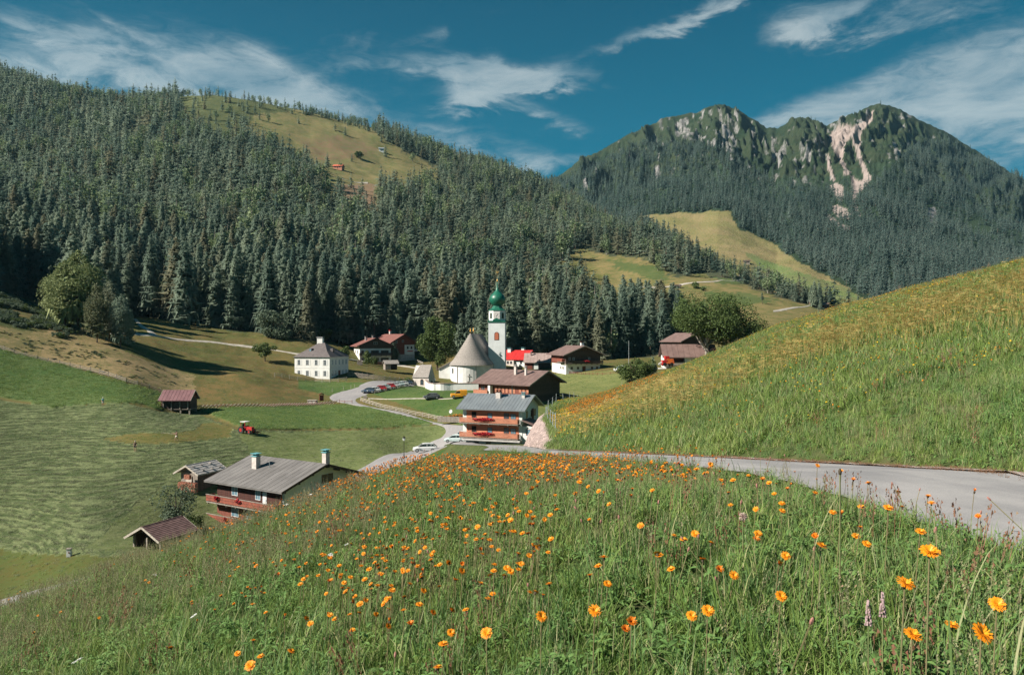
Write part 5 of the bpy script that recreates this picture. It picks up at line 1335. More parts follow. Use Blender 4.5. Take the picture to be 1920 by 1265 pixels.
def larch(px, py, lo, hi, h, wid, seed, label, m=M_LARCH, low=.18):
    g = g_at(px, py, lo, hi); r = empty('larch_tree', g-Vector((0, 0, .2)), seed); r.scale = (h, h, h); tag(r, label, 'larch')
    V, Fc = spruce_crown(seed, levels=14, br=7, wid=wid*.8, low=low, ragged=.5, droop=.1)
    rs = np.random.default_rng(seed); lob = [(rs.random()*6.283, rs.uniform(.15, .9), rs.uniform(.5, 1.0)) for _ in range(16)]
    for i in range(5200):                                    # loose soft sprays
        t = rs.random()**.8; z = low+(1-low)*t; la, lt, lr = lob[rs.integers(16)]; t = np.clip(lt+rs.normal()*.07, 0, 1); z = low+(1-low)*t; q = wid*1.25*min(1, (1-t)*2.2)**.6*(.35+.65*min(1, t*4))*lr*rs.uniform(.55, 1.1)+.01; a = la+rs.normal()*.5
        c = np.array([q*math.cos(a), q*math.sin(a), z]); d = rs.normal(size=3); d /= np.linalg.norm(d); e_ = np.cross(d, rs.normal(size=3)); e_ /= np.linalg.norm(e_); s = rs.uniform(.006, .015)
        j = len(V); V += [tuple(c-d*s*1.6), tuple(c+e_*s*.6), tuple(c+d*s*1.6), tuple(c-e_*s*.6)]; Fc.append((j, j+1, j+2, j+3))
    link('crown', raw_mesh('crown', V, Fc, m), r); TV, TF = trunk_vf(); link('trunk', raw_mesh('trunk', TV, TF, M_BARK), r)
larch(146, 622, 190, 225, 22.5, .27, 41, 'tall pale green larch, highest of the group on the pasture edge')
larch(122, 618, 190, 235, 19, .27, 42, 'pale green larch at the left end of the larch group')
larch(108, 606, 190, 260, 15, .25, 47, 'lower broad larch half behind the larch group')
larch(170, 626, 190, 235, 17.5, .19, 48, 'larch standing between the tallest larch and the dark ones')
larch(182, 642, 180, 222, 15.8, .19, 43, 'olive larch with visible bare stem in front of the group', m=leaf_mat('olive_larch', (.13,.15,.075), (.19,.20,.11), .5, .25))
larch(205, 640, 190, 235, 16.5, .17, 44, 'dark larch right behind the olive larch', m=M_SPR)
larch(226, 652, 185, 222, 14.5, .17, 45, 'dark gappy larch at the right end of the group', m=M_SPR)
larch(240, 648, 185, 240, 10, .16, 46, 'smallest dark larch beside the gravel field path', m=M_SPR)

# dwarf shrubs on the knoll and bits of scrub on the pasture, each too many to count
x = rng.uniform(-175, -70, 9000); y = rng.uniform(178, 262, 9000); z = zA(x, y); px = x/y*F+CX; py = CY-F*z/y
k = inpoly(px, py, [(-80,500),(0,552),(60,562),(125,600),(150,622),(120,636),(60,622),(0,612),(-80,600)]) & (fbm(x/5, y/5, 2, 66) > -.12)
scatter('alder_scrub', np.stack([x, y, z], 1)[k], rng.uniform(.9, 2.4, k.sum()), BUSHK, label='low green scrub covering the knoll above the pasture')
x = rng.uniform(-160, -40, 7000); y = rng.uniform(165, 262, 7000); z = zA(x, y); px = x/y*F+CX; py = CY-F*z/y
k = inpoly(px, py, [(0,615),(120,640),(240,660),(350,710),(350,735),(200,700),(0,650)]) & (fbm(x/4, y/2.5, 2, 67) > .18)
scatter('pasture_tussocks', np.stack([x, y, z], 1)[k], np.stack([rng.uniform(.5, 1.3, k.sum())]*2+[rng.uniform(.15, .45, k.sum())], 1), BUSHK, label='rough tussocks on the brown pasture')
x = rng.uniform(-320, 60, 30000); y = rng.uniform(820, 1260, 30000); z = zA(x, y); px = x/y*F+CX; py = CY-F*z/y
k = inpoly(px, py, [(335,160),(560,190),(598,213),(540,224),(470,228),(440,262),(345,240)]) & (fbm(x/25, y/25, 3, 68) > -.02) & (rng.random(len(x)) < .6)
scatter('alpine_scrub', np.stack([x, y, z], 1)[k], rng.uniform(2.5, 6, k.sum()), BUSHK, label='dark alpine scrub below the grassy summit')

# ---------------------------------------------------------------- fences
def fence(name, pts, step, label, post_h=1.1, rails=(.35, .8), pr=.06, rr=.05, m=None, lo=60, hi=400, cat='fence', wire=False, lean=.0, which='A', hmul=1):
    m = m or M_WOODG; P = [ray_ground(p[0], p[1], lo, hi, which) for p in pts] if not isinstance(pts[0], Vector) else pts
    P = smooth_line(P, 8); cum = [0]
    for a, b in zip(P[:-1], P[1:]): cum.append(cum[-1]+(b-a).length)
    n = max(2, int(cum[-1]/step)); S = []
    for k in range(n+1):
        s = cum[-1]*k/n; i = min(max(np.searchsorted(cum, s)-1, 0), len(P)-2); q = (s-cum[i])/max(cum[i+1]-cum[i], 1e-6); v = P[i].lerp(P[i+1], q)
        f = zA if which == 'A' else zN; v.z = float(f(v.x, v.y)); S.append(v)
    r = empty(name, tuple(S[0])); tag(r, label, cat); o0 = S[0]
    pm = MB().tube((0, 0, -.3), (0, 0, post_h), pr, pr*.85, 6).mesh('post', m)
    for v in S:
        o = link('post', pm, r); o.location = v-o0; o.rotation_euler = (rng.normal()*.04+lean, rng.normal()*.04, rng.random())
    for a, b in zip(S[:-1], S[1:]):
        for z in rails:
            z1 = z+rng.normal()*.02*(not wire); bb = MB(); d = Vector((0, 0, z1))
            if wire: bb.tube(a-o0+d, b-o0+d, .008, n=4, cap=False)
            else: bb.tube(a-o0+d, b-o0+d, rr, rr*.9, 6)
            bb.build('wire' if wire else 'rail', M_METAL if wire else m, r)
    return S
fence('pasture_fence', [(-30,645),(20,662),(60,673),(110,684),(150,693),(190,702),(240,718),(280,730),(302,738)], 2.6, 'weathered pole fence between bright green strip and brown pasture', 1.25, (.3, .6, .9), .09, .075, lo=130, hi=230)
fence('garden_fence', [(515,706),(535,709),(552,712),(590,716),(618,717),(650,714)], 2.4, 'pale picket fence in front of the white hipped roof house', 1.25, (.35, .7, 1.05), .07, .06, M_WOODL, lo=190, hi=260)
fence('churchyard_fence', [(652,706),(690,711),(730,716),(773,721)], 1.7, 'brown plank fence between white house and chapel', 1.9, (.3, .6, .9, 1.2, 1.5), .08, .09, M_WOODG, lo=190, hi=270)
fence('roadside_fence', [(676,752),(690,757),(720,766),(760,775),(800,783),(840,790),(866,794)], 2.0, 'long wooden rail fence along the curved village road', 1.15, (.3, .65, .98), .08, .06, M_WOODL, lo=150, hi=230)
fence('parking_fence', [(702,738),(720,734),(745,728),(765,722)], 2.4, 'low rail fence under the hedge beside the parked cars', .8, (.3, .65), .06, .06, M_WOODL, lo=190, hi=250)
fence('farmyard_fence', [(1060,700),(1090,702),(1125,703),(1160,700)], 2.8, 'rail fence in front of the dark farmhouse with white ground floor', .9, (.3, .7), .06, .05, M_WOODR, lo=225, hi=265)
fence('road_barrier', [(636,756),(652,758),(660,757)], 2.2, 'short wooden barrier at the bend of the road', 1.0, (.7,), .07, .06, M_WOODR, lo=180, hi=225)
fence('path_fence', [(765,672),(778,678),(793,684)], 2.0, 'short wooden fence below the brown timber house', 1.2, (.5, 1.0), .08, .08, M_WOODL, lo=250, hi=300)
def nv(px, d, dz=0): x_ = (px-CX)/F*d; return Vector((x_, d, float(zN(x_, d))))
hw = fence('hillside_wire_fence', [Vector((float(np.interp(y_, EDGE_Y, EDGE_X))+.25, y_, 0)) for y_ in (45, 52, 60, 70, 80, 90, 99, 108, 118, 129, 140)], 7.5, 'galvanised wire fence with steel posts above the rock cut', 1.3, (.4, .8, 1.2), .035, .01, M_METAL, wire=True, which='N')
# crossed-slat fence, reddish and white
P = smooth_line([ray_ground(a, b, 150, 230) for a, b in ((366, 768), (400, 766), (440, 765), (500, 765), (560, 763), (600, 761), (632, 757))], 14)
r = empty('crossed_slat_fence', tuple(P[0])); tag(r, 'long fence of slanting reddish brown and bleached slats at the field edge', 'fence')
cum = [0]
for a, b in zip(P[:-1], P[1:]): cum.append(cum[-1]+(b-a).length)
n = int(cum[-1]/.42); ms = [MB().box((0, 0, 0), (.13, .06, 1.75)).mesh('slat', m_) for m_ in (mat('reddish_slat', (.30,.11,.09), (.22,.08,.07), 3), M_WOODL)]
for k in range(n):
    s = cum[-1]*k/n; i = min(max(np.searchsorted(cum, s)-1, 0), len(P)-2); v = P[i].lerp(P[i+1], (s-cum[i])/max(cum[i+1]-cum[i], 1e-6)); v.z = float(zA(v.x, v.y))
    o = link('slat', ms[k % 2], r); o.location = v-P[0]+Vector((0, .12*(k % 2), .5)); o.rotation_euler = (0, R(52)*(1 if k % 2 == 0 else .95)+rng.normal()*.05, 0)
for a, b in zip(P[::4][:-1], P[::4][1:]): MB().tube(a-P[0]+Vector((0, .06, .72)), b-P[0]+Vector((0, .06, .72)), .06, n=6).build('rail', M_WOODG, r)

# hedge at the car park
hr = empty('hedge', ray_ground(725, 735, 190, 250)); tag(hr, 'dark leafy hedge with reddish tips below the parked cars', 'hedge')
for (a, b, s_, hh_) in ((703, 736, 2.2, 1.1), (712, 733, 2.6, 1.3), (722, 731, 3.0, 1.4), (733, 728, 3.2, 1.5), (744, 724.5, 3.4, 1.7), (755, 721.5, 3.6, 2.0), (765, 719, 3.2, 2.2), (775, 720, 2.6, 2.0)):
    g = ray_ground(a, b, 190, 250); V, Fc = blob_vf(int(a), 420, s_/2, s_/2.4, hh_/2, .16, 7, hh_/2); 
    link('shrub', raw_mesh('shrub', V, Fc, M_LEAF), hr).location = g-hr.location

# ---------------------------------------------------------------- vehicles
M_TYRE = mat('tyre_rubber', (.02,.02,.02), (.03,.03,.03), 5, .9); M_RIM = mat('wheel_rim', (.45,.46,.48), (.35,.36,.38), 5, .35, metallic=.6)
M_CGLASS = mat('car_glass', (.02,.035,.04), (.03,.05,.06), 1, .08, spec=.7); M_LAMP = mat('head_lamp_glass', (.75,.78,.80), (.6,.63,.65), 4, .15); M_TAIL = mat('tail_lamp', (.35,.01,.01), (.25,.01,.01), 4, .25)
def paint_mat(name, c): return mat(name, c, tuple(v*.9 for v in c), 1, .28, spec=.6)
def loft(secs):
    """secs: (x, [(y, z)...]) closed rings"""
    b = MB(); n = len(secs[0][1]); i0 = 0
    for x, ring in secs:
        for y, z in ring: b.V.append((x, y, z))
    for j in range(len(secs)-1):
        for k in range(n): b.Fc.append((j*n+k, j*n+(k+1) % n, (j+1)*n+(k+1) % n, (j+1)*n+k)); b.mi.append(0)
    b.Fc.append(tuple(range(n))); b.Fc.append(tuple((len(secs)-1)*n+k for k in range(n))[::-1]); b.mi += [0, 0]; return b
def ringy(w, z0, z1, r=.12): return [(-w+r*.6, z0), (w-r*.6, z0), (w, z0+r), (w, z1-r*1.4), (w-r*.9, z1-r*.2), (w-r*2.5, z1), (-w+r*2.5, z1), (-w+r*.9, z1-r*.2), (-w, z1-r*1.4), (-w, z0+r)]
_cm = {}
def car(px, py, lo, hi, th, paint_, label, kind='hatch', group=None, L=4.2, which='A', lift=.1, scale=1.0, pos=None):
    g = pos or ray_ground(px, py, lo, hi, which); r = empty('parked_car', g+Vector((0, 0, lift)), R(th), scale); tag(r, label, 'van' if kind == 'van' else 'car', group)
    k = (kind, paint_.name)
    if kind == 'van': r.name = 'delivery_van'
    if k not in _cm:
        if kind == 'van':
            body = loft([(-2.0, ringy(.80, .30, 1.05)), (-1.95, ringy(.84, .26, 1.08)), (-.9, ringy(.85, .26, 1.1)), (2.0, ringy(.85, .28, 1.1)), (2.05, ringy(.82, .32, 1.05))])
            cab = loft([(-.95, ringy(.74, 1.06, 1.12, .02)), (-.45, ringy(.68, 1.06, 1.72, .05)), (.35, ringy(.68, 1.06, 1.76, .05)), (.36, ringy(.68, 1.06, 1.7, .05))])
            roof = loft([(-.42, ringy(.69, 1.70, 1.80, .03)), (.3, ringy(.70, 1.74, 1.84, .03))]); box = loft([(.36, ringy(.86, 1.0, 1.98, .08)), (2.02, ringy(.86, 1.0, 1.98, .08))])
        else:
            zr = 1.46 if kind == 'hatch' else 1.66
            body = loft([(-2.1, ringy(.66, .38, .66)), (-2.0, ringy(.80, .26, .74)), (-1.5, ringy(.86, .22, .86)), (-1.0, ringy(.87, .22, .95)), (.4, ringy(.88, .22, .97)), (1.6, ringy(.87, .22, 1.0)), (2.0, ringy(.82, .26, .98)), (2.1, ringy(.72, .36, .86))])
            cab = loft([(-1.15, ringy(.76, .9, .95, .02)), (-.45, ringy(.70, .9, zr-.06, .06)), (.3, ringy(.70, .9, zr-.02, .06)), (1.3, ringy(.68, .9, zr-.08, .06)), (1.95, ringy(.70, .9, .99, .02))])
            roof = loft([(-.5, ringy(.56, zr-.10, zr-.04, .02)), (-.2, ringy(.64, zr-.09, zr+.02, .03)), (.6, ringy(.64, zr-.07, zr+.04, .03)), (1.35, ringy(.60, zr-.12, zr-.02, .03)), (1.5, ringy(.5, zr-.14, zr-.08, .02))]); box = None
        pil = MB()
        if kind != 'van':
            for s in (-1, 1):
                zr_ = zr-.06; pil.beam((-1.15, s*.77, .96), (-.45, s*.68, zr_), .05, .05).beam((.35, s*.75, .95), (.35, s*.70, zr_), .07, .05).beam((1.9, s*.73, .98), (1.35, s*.66, zr_), .10, .05).beam((1.05, s*.75, .96), (1.05, s*.70, zr_), .06, .05)
        else:
            for s in (-1, 1): pil.beam((-.93, s*.73, 1.08), (-.43, s*.66, 1.72), .05, .05)
        _cm[k] = (body.mesh('body', paint_, smooth_=False), cab.mesh('window_glass', M_CGLASS), roof.mesh('roof', paint_), box.mesh('cargo_box', paint_) if box else None, pil.mesh('pillar', paint_),
                  MB().tube((0, -.1, 0), (0, .1, 0), .33, n=18).mesh('tyre', M_TYRE), MB().tube((0, -.115, 0), (0, .115, 0), .21, n=12).mesh('rim', M_RIM), MB().box((0, 0, 0), (.14, .3, .13)).mesh('headlight', M_LAMP), MB().box((0, 0, 0), (.08, .22, .22)).mesh('tail_light', M_TAIL))
    m = _cm[k]; link('body', m[0], r); link('window_glass', m[1], r); link('roof', m[2], r); link('pillar', m[4], r)
    if m[3]: link('cargo_box', m[3], r)
    for x_ in (-1.35, 1.3):
        for y_ in (-.78, .78): o = link('wheel', m[5], r); o.location = (x_, y_, .33); link('rim', m[6], o)
    for y_ in (-.6, .6): link('headlight', m[7], r).location = (-2.02, y_, .66); link('tail_light', m[8], r).location = (2.06, y_, .80)
    MB().box((-2.12, 0, .38), (.04, .5, .11)).build('number_plate', M_FRAME, r)
    return r
C_W, C_S, C_R, C_B, C_Y, C_DK = paint_mat('white_car_paint', (.6,.61,.61)), paint_mat('pale_silver_car_paint', (.50,.60,.60)), paint_mat('red_car_paint', (.50,.02,.03)), paint_mat('dark_blue_car_paint', (.05,.08,.13)), paint_mat('yellow_orange_paint', (.75,.32,.02)), paint_mat('dark_grey_car_paint', (.07,.08,.09))
car(797, 853.5, 130, 170, 6, C_W, 'white hatchback parked alone on the grass verge by the lower road')
car(853, 829.5, 140, 172, -4, C_S, 'pale silver green hatchback beside the terracotta house')
car(869, 822, 145, 176, 18, C_W, 'white car half hidden behind the silver green hatchback')
car(809, 748, 170, 215, 12, C_DK, 'dark blue estate car standing on the garden path')
car(860, 746, 170, 215, 10, C_Y, 'yellow orange delivery van with box body below the church', 'van')
for i_, (a, b, c_, l_) in enumerate([(691, 737, C_B, 'dark blue car, first of the parked row by the road'), (701, 736, C_W, 'white car second in the parked row'), (712, 733, C_R, 'bright red car, third in the parked row'),
    (720, 731, C_S, 'pale silver car between the two red parked cars'), (729, 729, C_R, 'deep red car in the middle of the parked row'), (737.5, 727, C_W, 'white car behind the deep red parked car'),
    (746, 725, C_S, 'silver car above the middle of the hedge'), (754, 723.5, C_W, 'white car near the far end of the parked row'), (762, 722, C_B, 'grey blue car, last of the parked row by the chapel')]):
    car(a, b, 190, 250, 12 if i_ else -5, c_, l_, 'hatch', 'cars parked along the hedge', lift=.18, scale=.95)
car(728, 681.5, 255, 300, 10, C_S, 'silver blue car parked under the guesthouse')
car(773, 661, 270, 320, 20, C_W, 'white car parked below the white corner of the timber house', lift=.3)
car(1163, 697, 200, 262, 30, C_W, 'white van partly hidden by the green garden bush', 'van')
car(808, 716, 235, 262, 70, C_S, 'silver car glimpsed between chapel and church')

# tractor with hay rake
g = ray_ground(461, 812, 130, 170); r = empty('tractor', g, R(-28), 1.05); tag(r, 'small red tractor pulling a hay rake along the mown field edge', 'tractor')
T_R = mat('tractor_red', (.42,.025,.02), (.30,.02,.02), 2, .5)
MB().box((1.0, 0, .95), (1.7, .65, .6), 0, .92).build('bonnet', T_R, r); MB().box((-.3, 0, .85), (1.2, .8, .5)).build('chassis', T_R, r)
b = MB()
for x_ in (-.75, .25):
    for y_ in (-.5, .5): b.beam((x_, y_, 1.0), (x_, y_, 2.1), .07)
b.build('cab_frame', T_R, r); MB().box((-.25, 0, 2.15), (1.3, 1.2, .1)).build('cab_roof', M_FRAME, r); MB().box((-.45, 0, 1.25), (.5, .5, .12)).box((-.65, 0, 1.5), (.1, .5, .5)).build('seat', M_DARK, r)
for y_ in (-.68, .68):
    o = MB().tube((0, -.17, 0), (0, .17, 0), .68, n=20).build('rear_wheel', M_TYRE, r, (-.45, y_, .68)); MB().tube((0, -.18, 0), (0, .18, 0), .32, n=12).build('rim', T_R, o)
    o = MB().tube((0, -.1, 0), (0, .1, 0), .40, n=16).build('front_wheel', M_TYRE, r, (1.45, y_*.85, .40)); MB().tube((0, -.11, 0), (0, .11, 0), .2, n=12).build('rim', T_R, o)
g2 = ray_ground(480, 814, 130, 170); r = empty('hay_rake', g2, R(-28)); tag(r, 'red hay rake with spinning wheels ahead of the small red tractor', 'hay rake')
MB().beam((-1.3, 0, .5), (1.3, 0, .45), .12).beam((0, -.9, .45), (0, .9, .45), .1).build('frame', T_R, r)
for x_, y_ in ((-.8, -.5), (-.1, .3), (.7, -.3)):
    b = MB(); b.tube((x_, y_-.03, .42), (x_, y_+.03, .42), .08, n=8)
    for q in range(10): t = q*math.pi/5; b.beam((x_, y_, .42), (x_+.42*math.cos(t), y_, .42+.42*math.sin(t)), .025)
    b.build('rake_wheel', mat('rake_orange', (.5,.12,.06)), r)

# ---------------------------------------------------------------- people in the field
def skin_body(name, joints, edges, m, parent, sub=1):
    me = bpy.data.meshes.new(name); bm = bmesh.new(); L = bm.verts.layers.skin.verify(); vs = []
    for (x, y, z, ra) in joints:
        v = bm.verts.new((x, y, z)); v[L].radius = (ra, ra) if not isinstance(ra, tuple) else ra; vs.append(v)
    for a, b in edges: bm.edges.new((vs[a], vs[b]))
    vs[0][L].use_root = True; bm.to_mesh(me); bm.free(); me.materials.append(m)
    o = link(name, me, parent); o.modifiers.new('skin', 'SKIN').use_smooth_shade = True; s = o.modifiers.new('subdivision', 'SUBSURF'); s.levels = sub; s.render_levels = sub; return o
M_SKIN = mat('skin', (.42,.24,.17), (.38,.21,.15), 3, .6)
def person(px, py, lo, hi, th, label, shirt, shorts, hair, armL, armR, shirt_sleeve=True, tool=None, stride=.16, hat=False):
    g = ray_ground(px, py, lo, hi); r = empty('person', g, R(th)); tag(r, label, 'person')
    J = [(0, 0, .95, (.15, .11)), (0, 0, 1.15, (.13, .10)), (0, 0, 1.38, (.17, .11)), (0, 0, 1.48, (.06, .06)), (0, 0, 1.60, (.085, .095)), (0, -.01, 1.72, (.07, .085)),
         (-.10, 0, .90, .09), (-.11, -stride, .50, .062), (-.11, -stride*.9, .09, .042), (-.11, -stride-.13, .04, .04), (.10, 0, .90, .09), (.11, stride*.6, .50, .062), (.11, stride, .09, .042), (.11, stride-.13, .04, .04)]
    E = [(0, 1), (1, 2), (2, 3), (3, 4), (4, 5), (0, 6), (6, 7), (7, 8), (8, 9), (0, 10), (10, 11), (11, 12), (12, 13)]
    for s, (el, ha) in ((-1, armL), (1, armR)):
        i = len(J); J += [(s*.19, 0, 1.41, .055), (el[0], el[1], el[2], .042), (ha[0], ha[1], ha[2], .032), (ha[0]+(ha[0]-el[0])*.3, ha[1]+(ha[1]-el[1])*.3, ha[2]+(ha[2]-el[2])*.3, .035)]
        E += [(2, i), (i, i+1), (i+1, i+2), (i+2, i+3)]
    skin_body('body', J, E, M_SKIN, r)
    i = 14; JS = [(0, 0, .96, (.165, .125)), (0, 0, 1.15, (.145, .115)), (0, 0, 1.38, (.185, .125)), (0, 0, 1.46, (.08, .075))]; ES = [(0, 1), (1, 2), (2, 3)]
    for s, (el, ha) in ((-1, armL), (1, armR)):
        k = len(JS); mx = ((s*.19+el[0])/2, el[1]/2, (1.41+el[2])/2); JS += [(s*.19, 0, 1.41, .07), (mx[0], mx[1], mx[2], .06)]; ES += [(2, k), (k, k+1)]
    skin_body('shirt', JS, ES, shirt, r)
    JH = [(0, 0, .97, (.16, .12)), (-.10, 0, .88, .105), (-.11, -stride*.7, .62, .085), (.10, 0, .88, .105), (.11, stride*.45, .62, .085)]
    skin_body('shorts', JH, [(0, 1), (1, 2), (0, 3), (3, 4)], shorts, r)
    b = MB(); b.lathe([(.098, 1.64), (.105, 1.70), (.09, 1.77), (.05, 1.81), (.0, 1.82)], 12)
    if hat: b.lathe([(.2, 1.71), (.1, 1.72)], 14)
    b.build('hat' if hat else 'hair', hair, r, smooth_=True)
    b = MB(); b.box((-.035, -.10, 1.655), (.022, .015, .014)).box((.035, -.10, 1.655), (.022, .015, .014)); b.build('eyes', M_DARK, r)
    MB().box((0, -.115, 1.62), (.022, .03, .04), 0, .6).build('nose', M_SKIN, r)
    if tool:
        t_r = empty('hay_tool', g, R(th)); tag(t_r, tool[1], tool[2]); MB().tube(*tool[0], .02, n=6).build('handle', M_WOODL, t_r)
        q = Vector(tool[0][1]); b = MB(); b.box(tuple(q), (.08, .7, .05))
        for k in range(9): b.box((q.x, q.y-.32+k*.08, q.z-.06), (.02, .02, .1))
        b.build('rake_head', M_WOODL, t_r)
M_BLK = mat('black_cloth', (.03,.03,.035)); M_CYAN = mat('turquoise_cloth', (.12,.48,.50), (.10,.40,.44)); M_CRM = mat('pale_cloth', (.62,.58,.52)); M_HAIR = mat('grey_hair', (.45,.42,.38)); M_HAIRD = mat('brown_hair', (.08,.05,.035)); M_TANC = mat('brown_cloth', (.16,.10,.08))
person(253.5, 846, 110, 140, 20, 'person in dark vest and black shorts standing in the cut hay', M_TANC, M_BLK, M_HAIR, ((-.28, -.05, 1.15), (-.22, -.18, .95)), ((.28, -.05, 1.15), (.22, -.2, .98)))
person(331, 826.5, 115, 150, -15, 'person in pale shorts stretching a rake out over the hay', M_TANC, M_CRM, M_HAIRD, ((-.38, -.12, 1.33), (-.62, -.2, 1.36)), ((.05, -.25, 1.2), (-.2, -.32, 1.28)), tool=(((-.1, -.26, 1.22), (-2.6, -.3, 1.45)), 'long wooden hay rake held out level by the person in pale shorts', 'rake'), stride=.2)
person(193, 761, 130, 170, 30, 'person in turquoise shirt and white shorts at the uncut grass edge', M_CYAN, M_FRAME, M_FRAME, ((-.27, -.1, 1.15), (-.2, -.25, 1.0)), ((.27, -.1, 1.15), (.2, -.25, 1.05)), hat=True)

# ---------------------------------------------------------------- small things
def lamp(px, py, lo, hi, h, label):
    g = ray_ground(px, py, lo, hi); r = empty('street_lamp', g); tag(r, label, 'street lamp', 'old style lamps in the village')
    MB().tube((0, 0, -.2), (0, 0, h), .07, .04, 8).tube((0, 0, 0), (0, 0, .7), .13, .09, 8).build('pole', M_DARK, r)
    MB().lathe([(.05, h), (.18, h+.05), (.27, h+.5), (.0, h+.5)], 6).build('lantern', mat('lantern_glass', (.6,.62,.6), (.5,.52,.5), 3, .2), r)
    MB().lathe([(.33, h+.5), (.2, h+.62), (.05, h+.75), (.0, h+.85)], 6).build('lamp_hood', M_DARK, r)
lamp(757.5, 860, 125, 160, 3.1, 'old style lamp post beside the lower village road')
lamp(1011, 694, 230, 275, 3.4, 'white lantern in front of the low pink roofed barn')
g = at(1011, 846, 0.001)
def box_thing(name, px, py, lo, hi, th, d, m, label, cat, extra=None):
    g = ray_ground(px, py, lo, hi); r = empty(name, g, R(th)); tag(r, label, cat)
    MB().box((0, 0, d[2]/2), d).build('body', m, r)
    if extra: extra(r, d)
    return r
def cap_(r, d): MB().box((0, 0, d[2]+.05), (d[0]+.1, d[1]+.1, .1)).build('cap', M_WOODG, r); MB().box((.05, -d[1]/2-.02, d[2]*.6), (d[0]*.3, .03, d[1]*.4)).build('meter_window', M_RRB, r)
box_thing('electric_cabinet', 129.5, 1043, 75, 100, 10, (.42, .4, .85), M_FRAME, 'small white meter cabinet standing in the grass', 'cabinet', cap_)
def trough_(r, d): MB().box((0, 0, d[2]+.04), (d[0]+.25, d[1]+.25, .12)).build('lid', M_WOODL, r); [MB().box((x_, -d[1]/2-.02, d[2]/2), (.1, .06, d[2])).build('batten', M_WOODR, r) for x_ in (-1, 0, 1)]
box_thing('milk_stand', 586, 757, 170, 215, -3, (2.3, 1.1, .95), M_BRICKC, 'pale box stand behind the crossed slat fence', 'stand', trough_)
def board_(r, d):
    for x_ in (-.5, .5): MB().box((x_, .1, .9), (.14, .14, 1.9)).build('post', M_WOODR, r)
    MB().prism([(-.75, 1.75), (.75, 1.75), (0, 2.1)], -.2, .25, 'y').build('small_roof', M_WOODR, r)
box_thing('notice_board', 603, 751, 170, 215, 30, (1.0, .12, 1.5), M_WOODR, 'reddish wooden notice board beside the road bend', 'notice board', board_)
box_thing('stone_block', 685, 747, 180, 215, 10, (1.0, .7, .8), M_WOODL, 'pale stone block at the corner of the road', 'block', lambda r, d: MB().box((0, 0, d[2]+.03), (d[0]*.8, d[1]*.8, .08)).build('top', M_CONC, r))
def shr_(r, d): MB().prism([(-.9, 1.2), (.9, 1.2), (0, 1.75)], -.5, .6, 'y').build('small_roof', M_RBR, r)
box_thing('wood_stack', 674.5, 684, 245, 285, 10, (1.9, 1.0, 1.3), M_WOODG, 'small stack of wood under a little roof by the field path', 'wood stack', shr_)
# planted bed with fence posts and a mailbox beside the terracotta house
g = ray_ground(860, 790, 160, 190); r = empty('flower_bed', g, R(-12)); tag(r, 'orange flower bed behind grey planks left of the terracotta house', 'flower bed')
for k in range(9): MB().box((-4.2+k*1.05, -1.0, .55), (1.0, .1, 1.3)).build('plank', M_WOODG, r)
V, Fc = blob_vf(77, 900, 4.2, .9, .5, .12, 16, 1.25, .2); link('blossoms', raw_mesh('blossoms', V, Fc, mat('orange_blossoms', (.60,.20,.02), (.12,.14,.03), 3, .8, mid=(.42, .58))), r)
g = ray_ground(846, 788, 160, 190); r = empty('satellite_dish', g, R(-30)); tag(r, 'white satellite dish on a pole above the flower bed', 'satellite dish')
MB().tube((0, 0, 0), (0, 0, 2.0), .04).build('pole', M_METAL, r); MB().lathe([(.02, 0), (.3, .05), (.45, .16)], 16).build('dish', M_FRAME, r, (0, -.1, 2.1)).rotation_euler = (R(75), 0, 0)
# thin posts on the field and at the road
stake_m = MB().tube((0, 0, -.2), (0, 0, 1.1), .05, .045, 6).mesh('stake', M_WOODL)
for i_, (a, b, l_) in enumerate([(623,735,'slender wooden stake beside the road bend'), (644,731,'wooden stake right of the road bend'), (658,729,'thin stake left of the parked row'), (665,727,'last thin stake before the parked row'), (1166,722,'pale stake on the green meadow before the bush'), (1233,706,'orange post beside the terrace wall')]):
    o = link('wooden_stake', stake_m); o.location = ray_ground(a, b, 170, 260); o.rotation_euler = (.03*i_, 0, 0); tag(o, l_, 'stake')
g = ray_ground(1180, 690, 230, 262); r = empty('flag_pole', at(1179, 690, 252)); tag(r, 'slim grey pole in front of the wood above the garden bush', 'pole')
MB().tube((0, 0, -1), (0, 0, 9.0), .09, .06).build('shaft', M_METAL, r); MB().lathe([(.0, 8.95), (.12, 9.05), (.12, 9.15), (0, 9.25)], 8).build('ball', M_METAL, r)

# rock cut at the foot of the flowery slope
M_ROCKP = mat('pinkish_rock', (.44,.34,.31), (.24,.18,.165), 3.0, .95, 1.0, 7, world=True, stretch=(1.6, 1.6, .45), bdist=.12, mid=(.38, .6))
b = MB(); nu_, nv_ = 90, 24; grid = []
for i in range(nu_+1):
    s = i/nu_; y_ = 35.5+s*60
    xe_ = float(np.interp(y_, EDGE_Y, EDGE_X)); xb_ = max(float(x_right(y_))+.1, .022*y_); zt_ = float(zN(xe_+.2, y_))+.05; zb = float(z_road(y_))-.3; row = []
    for j in range(nv_+1):
        q = j/nv_; n_ = float(fbm(y_*.9+3, q*4, 4, 91))*.35+float(fbm(y_*3.1, q*3+8, 3, 92))*.18; e_ = min(1, s*6)*(1-q**6)
        row.append((xb_+(xe_+.15-xb_)*(q**1.5)-(.25+n_)*e_, y_+n_*.8*e_, zb+(zt_-zb)*q+n_*.25*e_))
    grid.append(row)
for i in range(nu_):
    for j in range(nv_): b.face([grid[i][j], grid[i+1][j], grid[i+1][j+1], grid[i][j+1]])
o = b.build('rock_cut', M_ROCKP, None, smooth_=False); tag(o, 'pinkish striated rock face rising beside the lane behind the house', 'rock face')
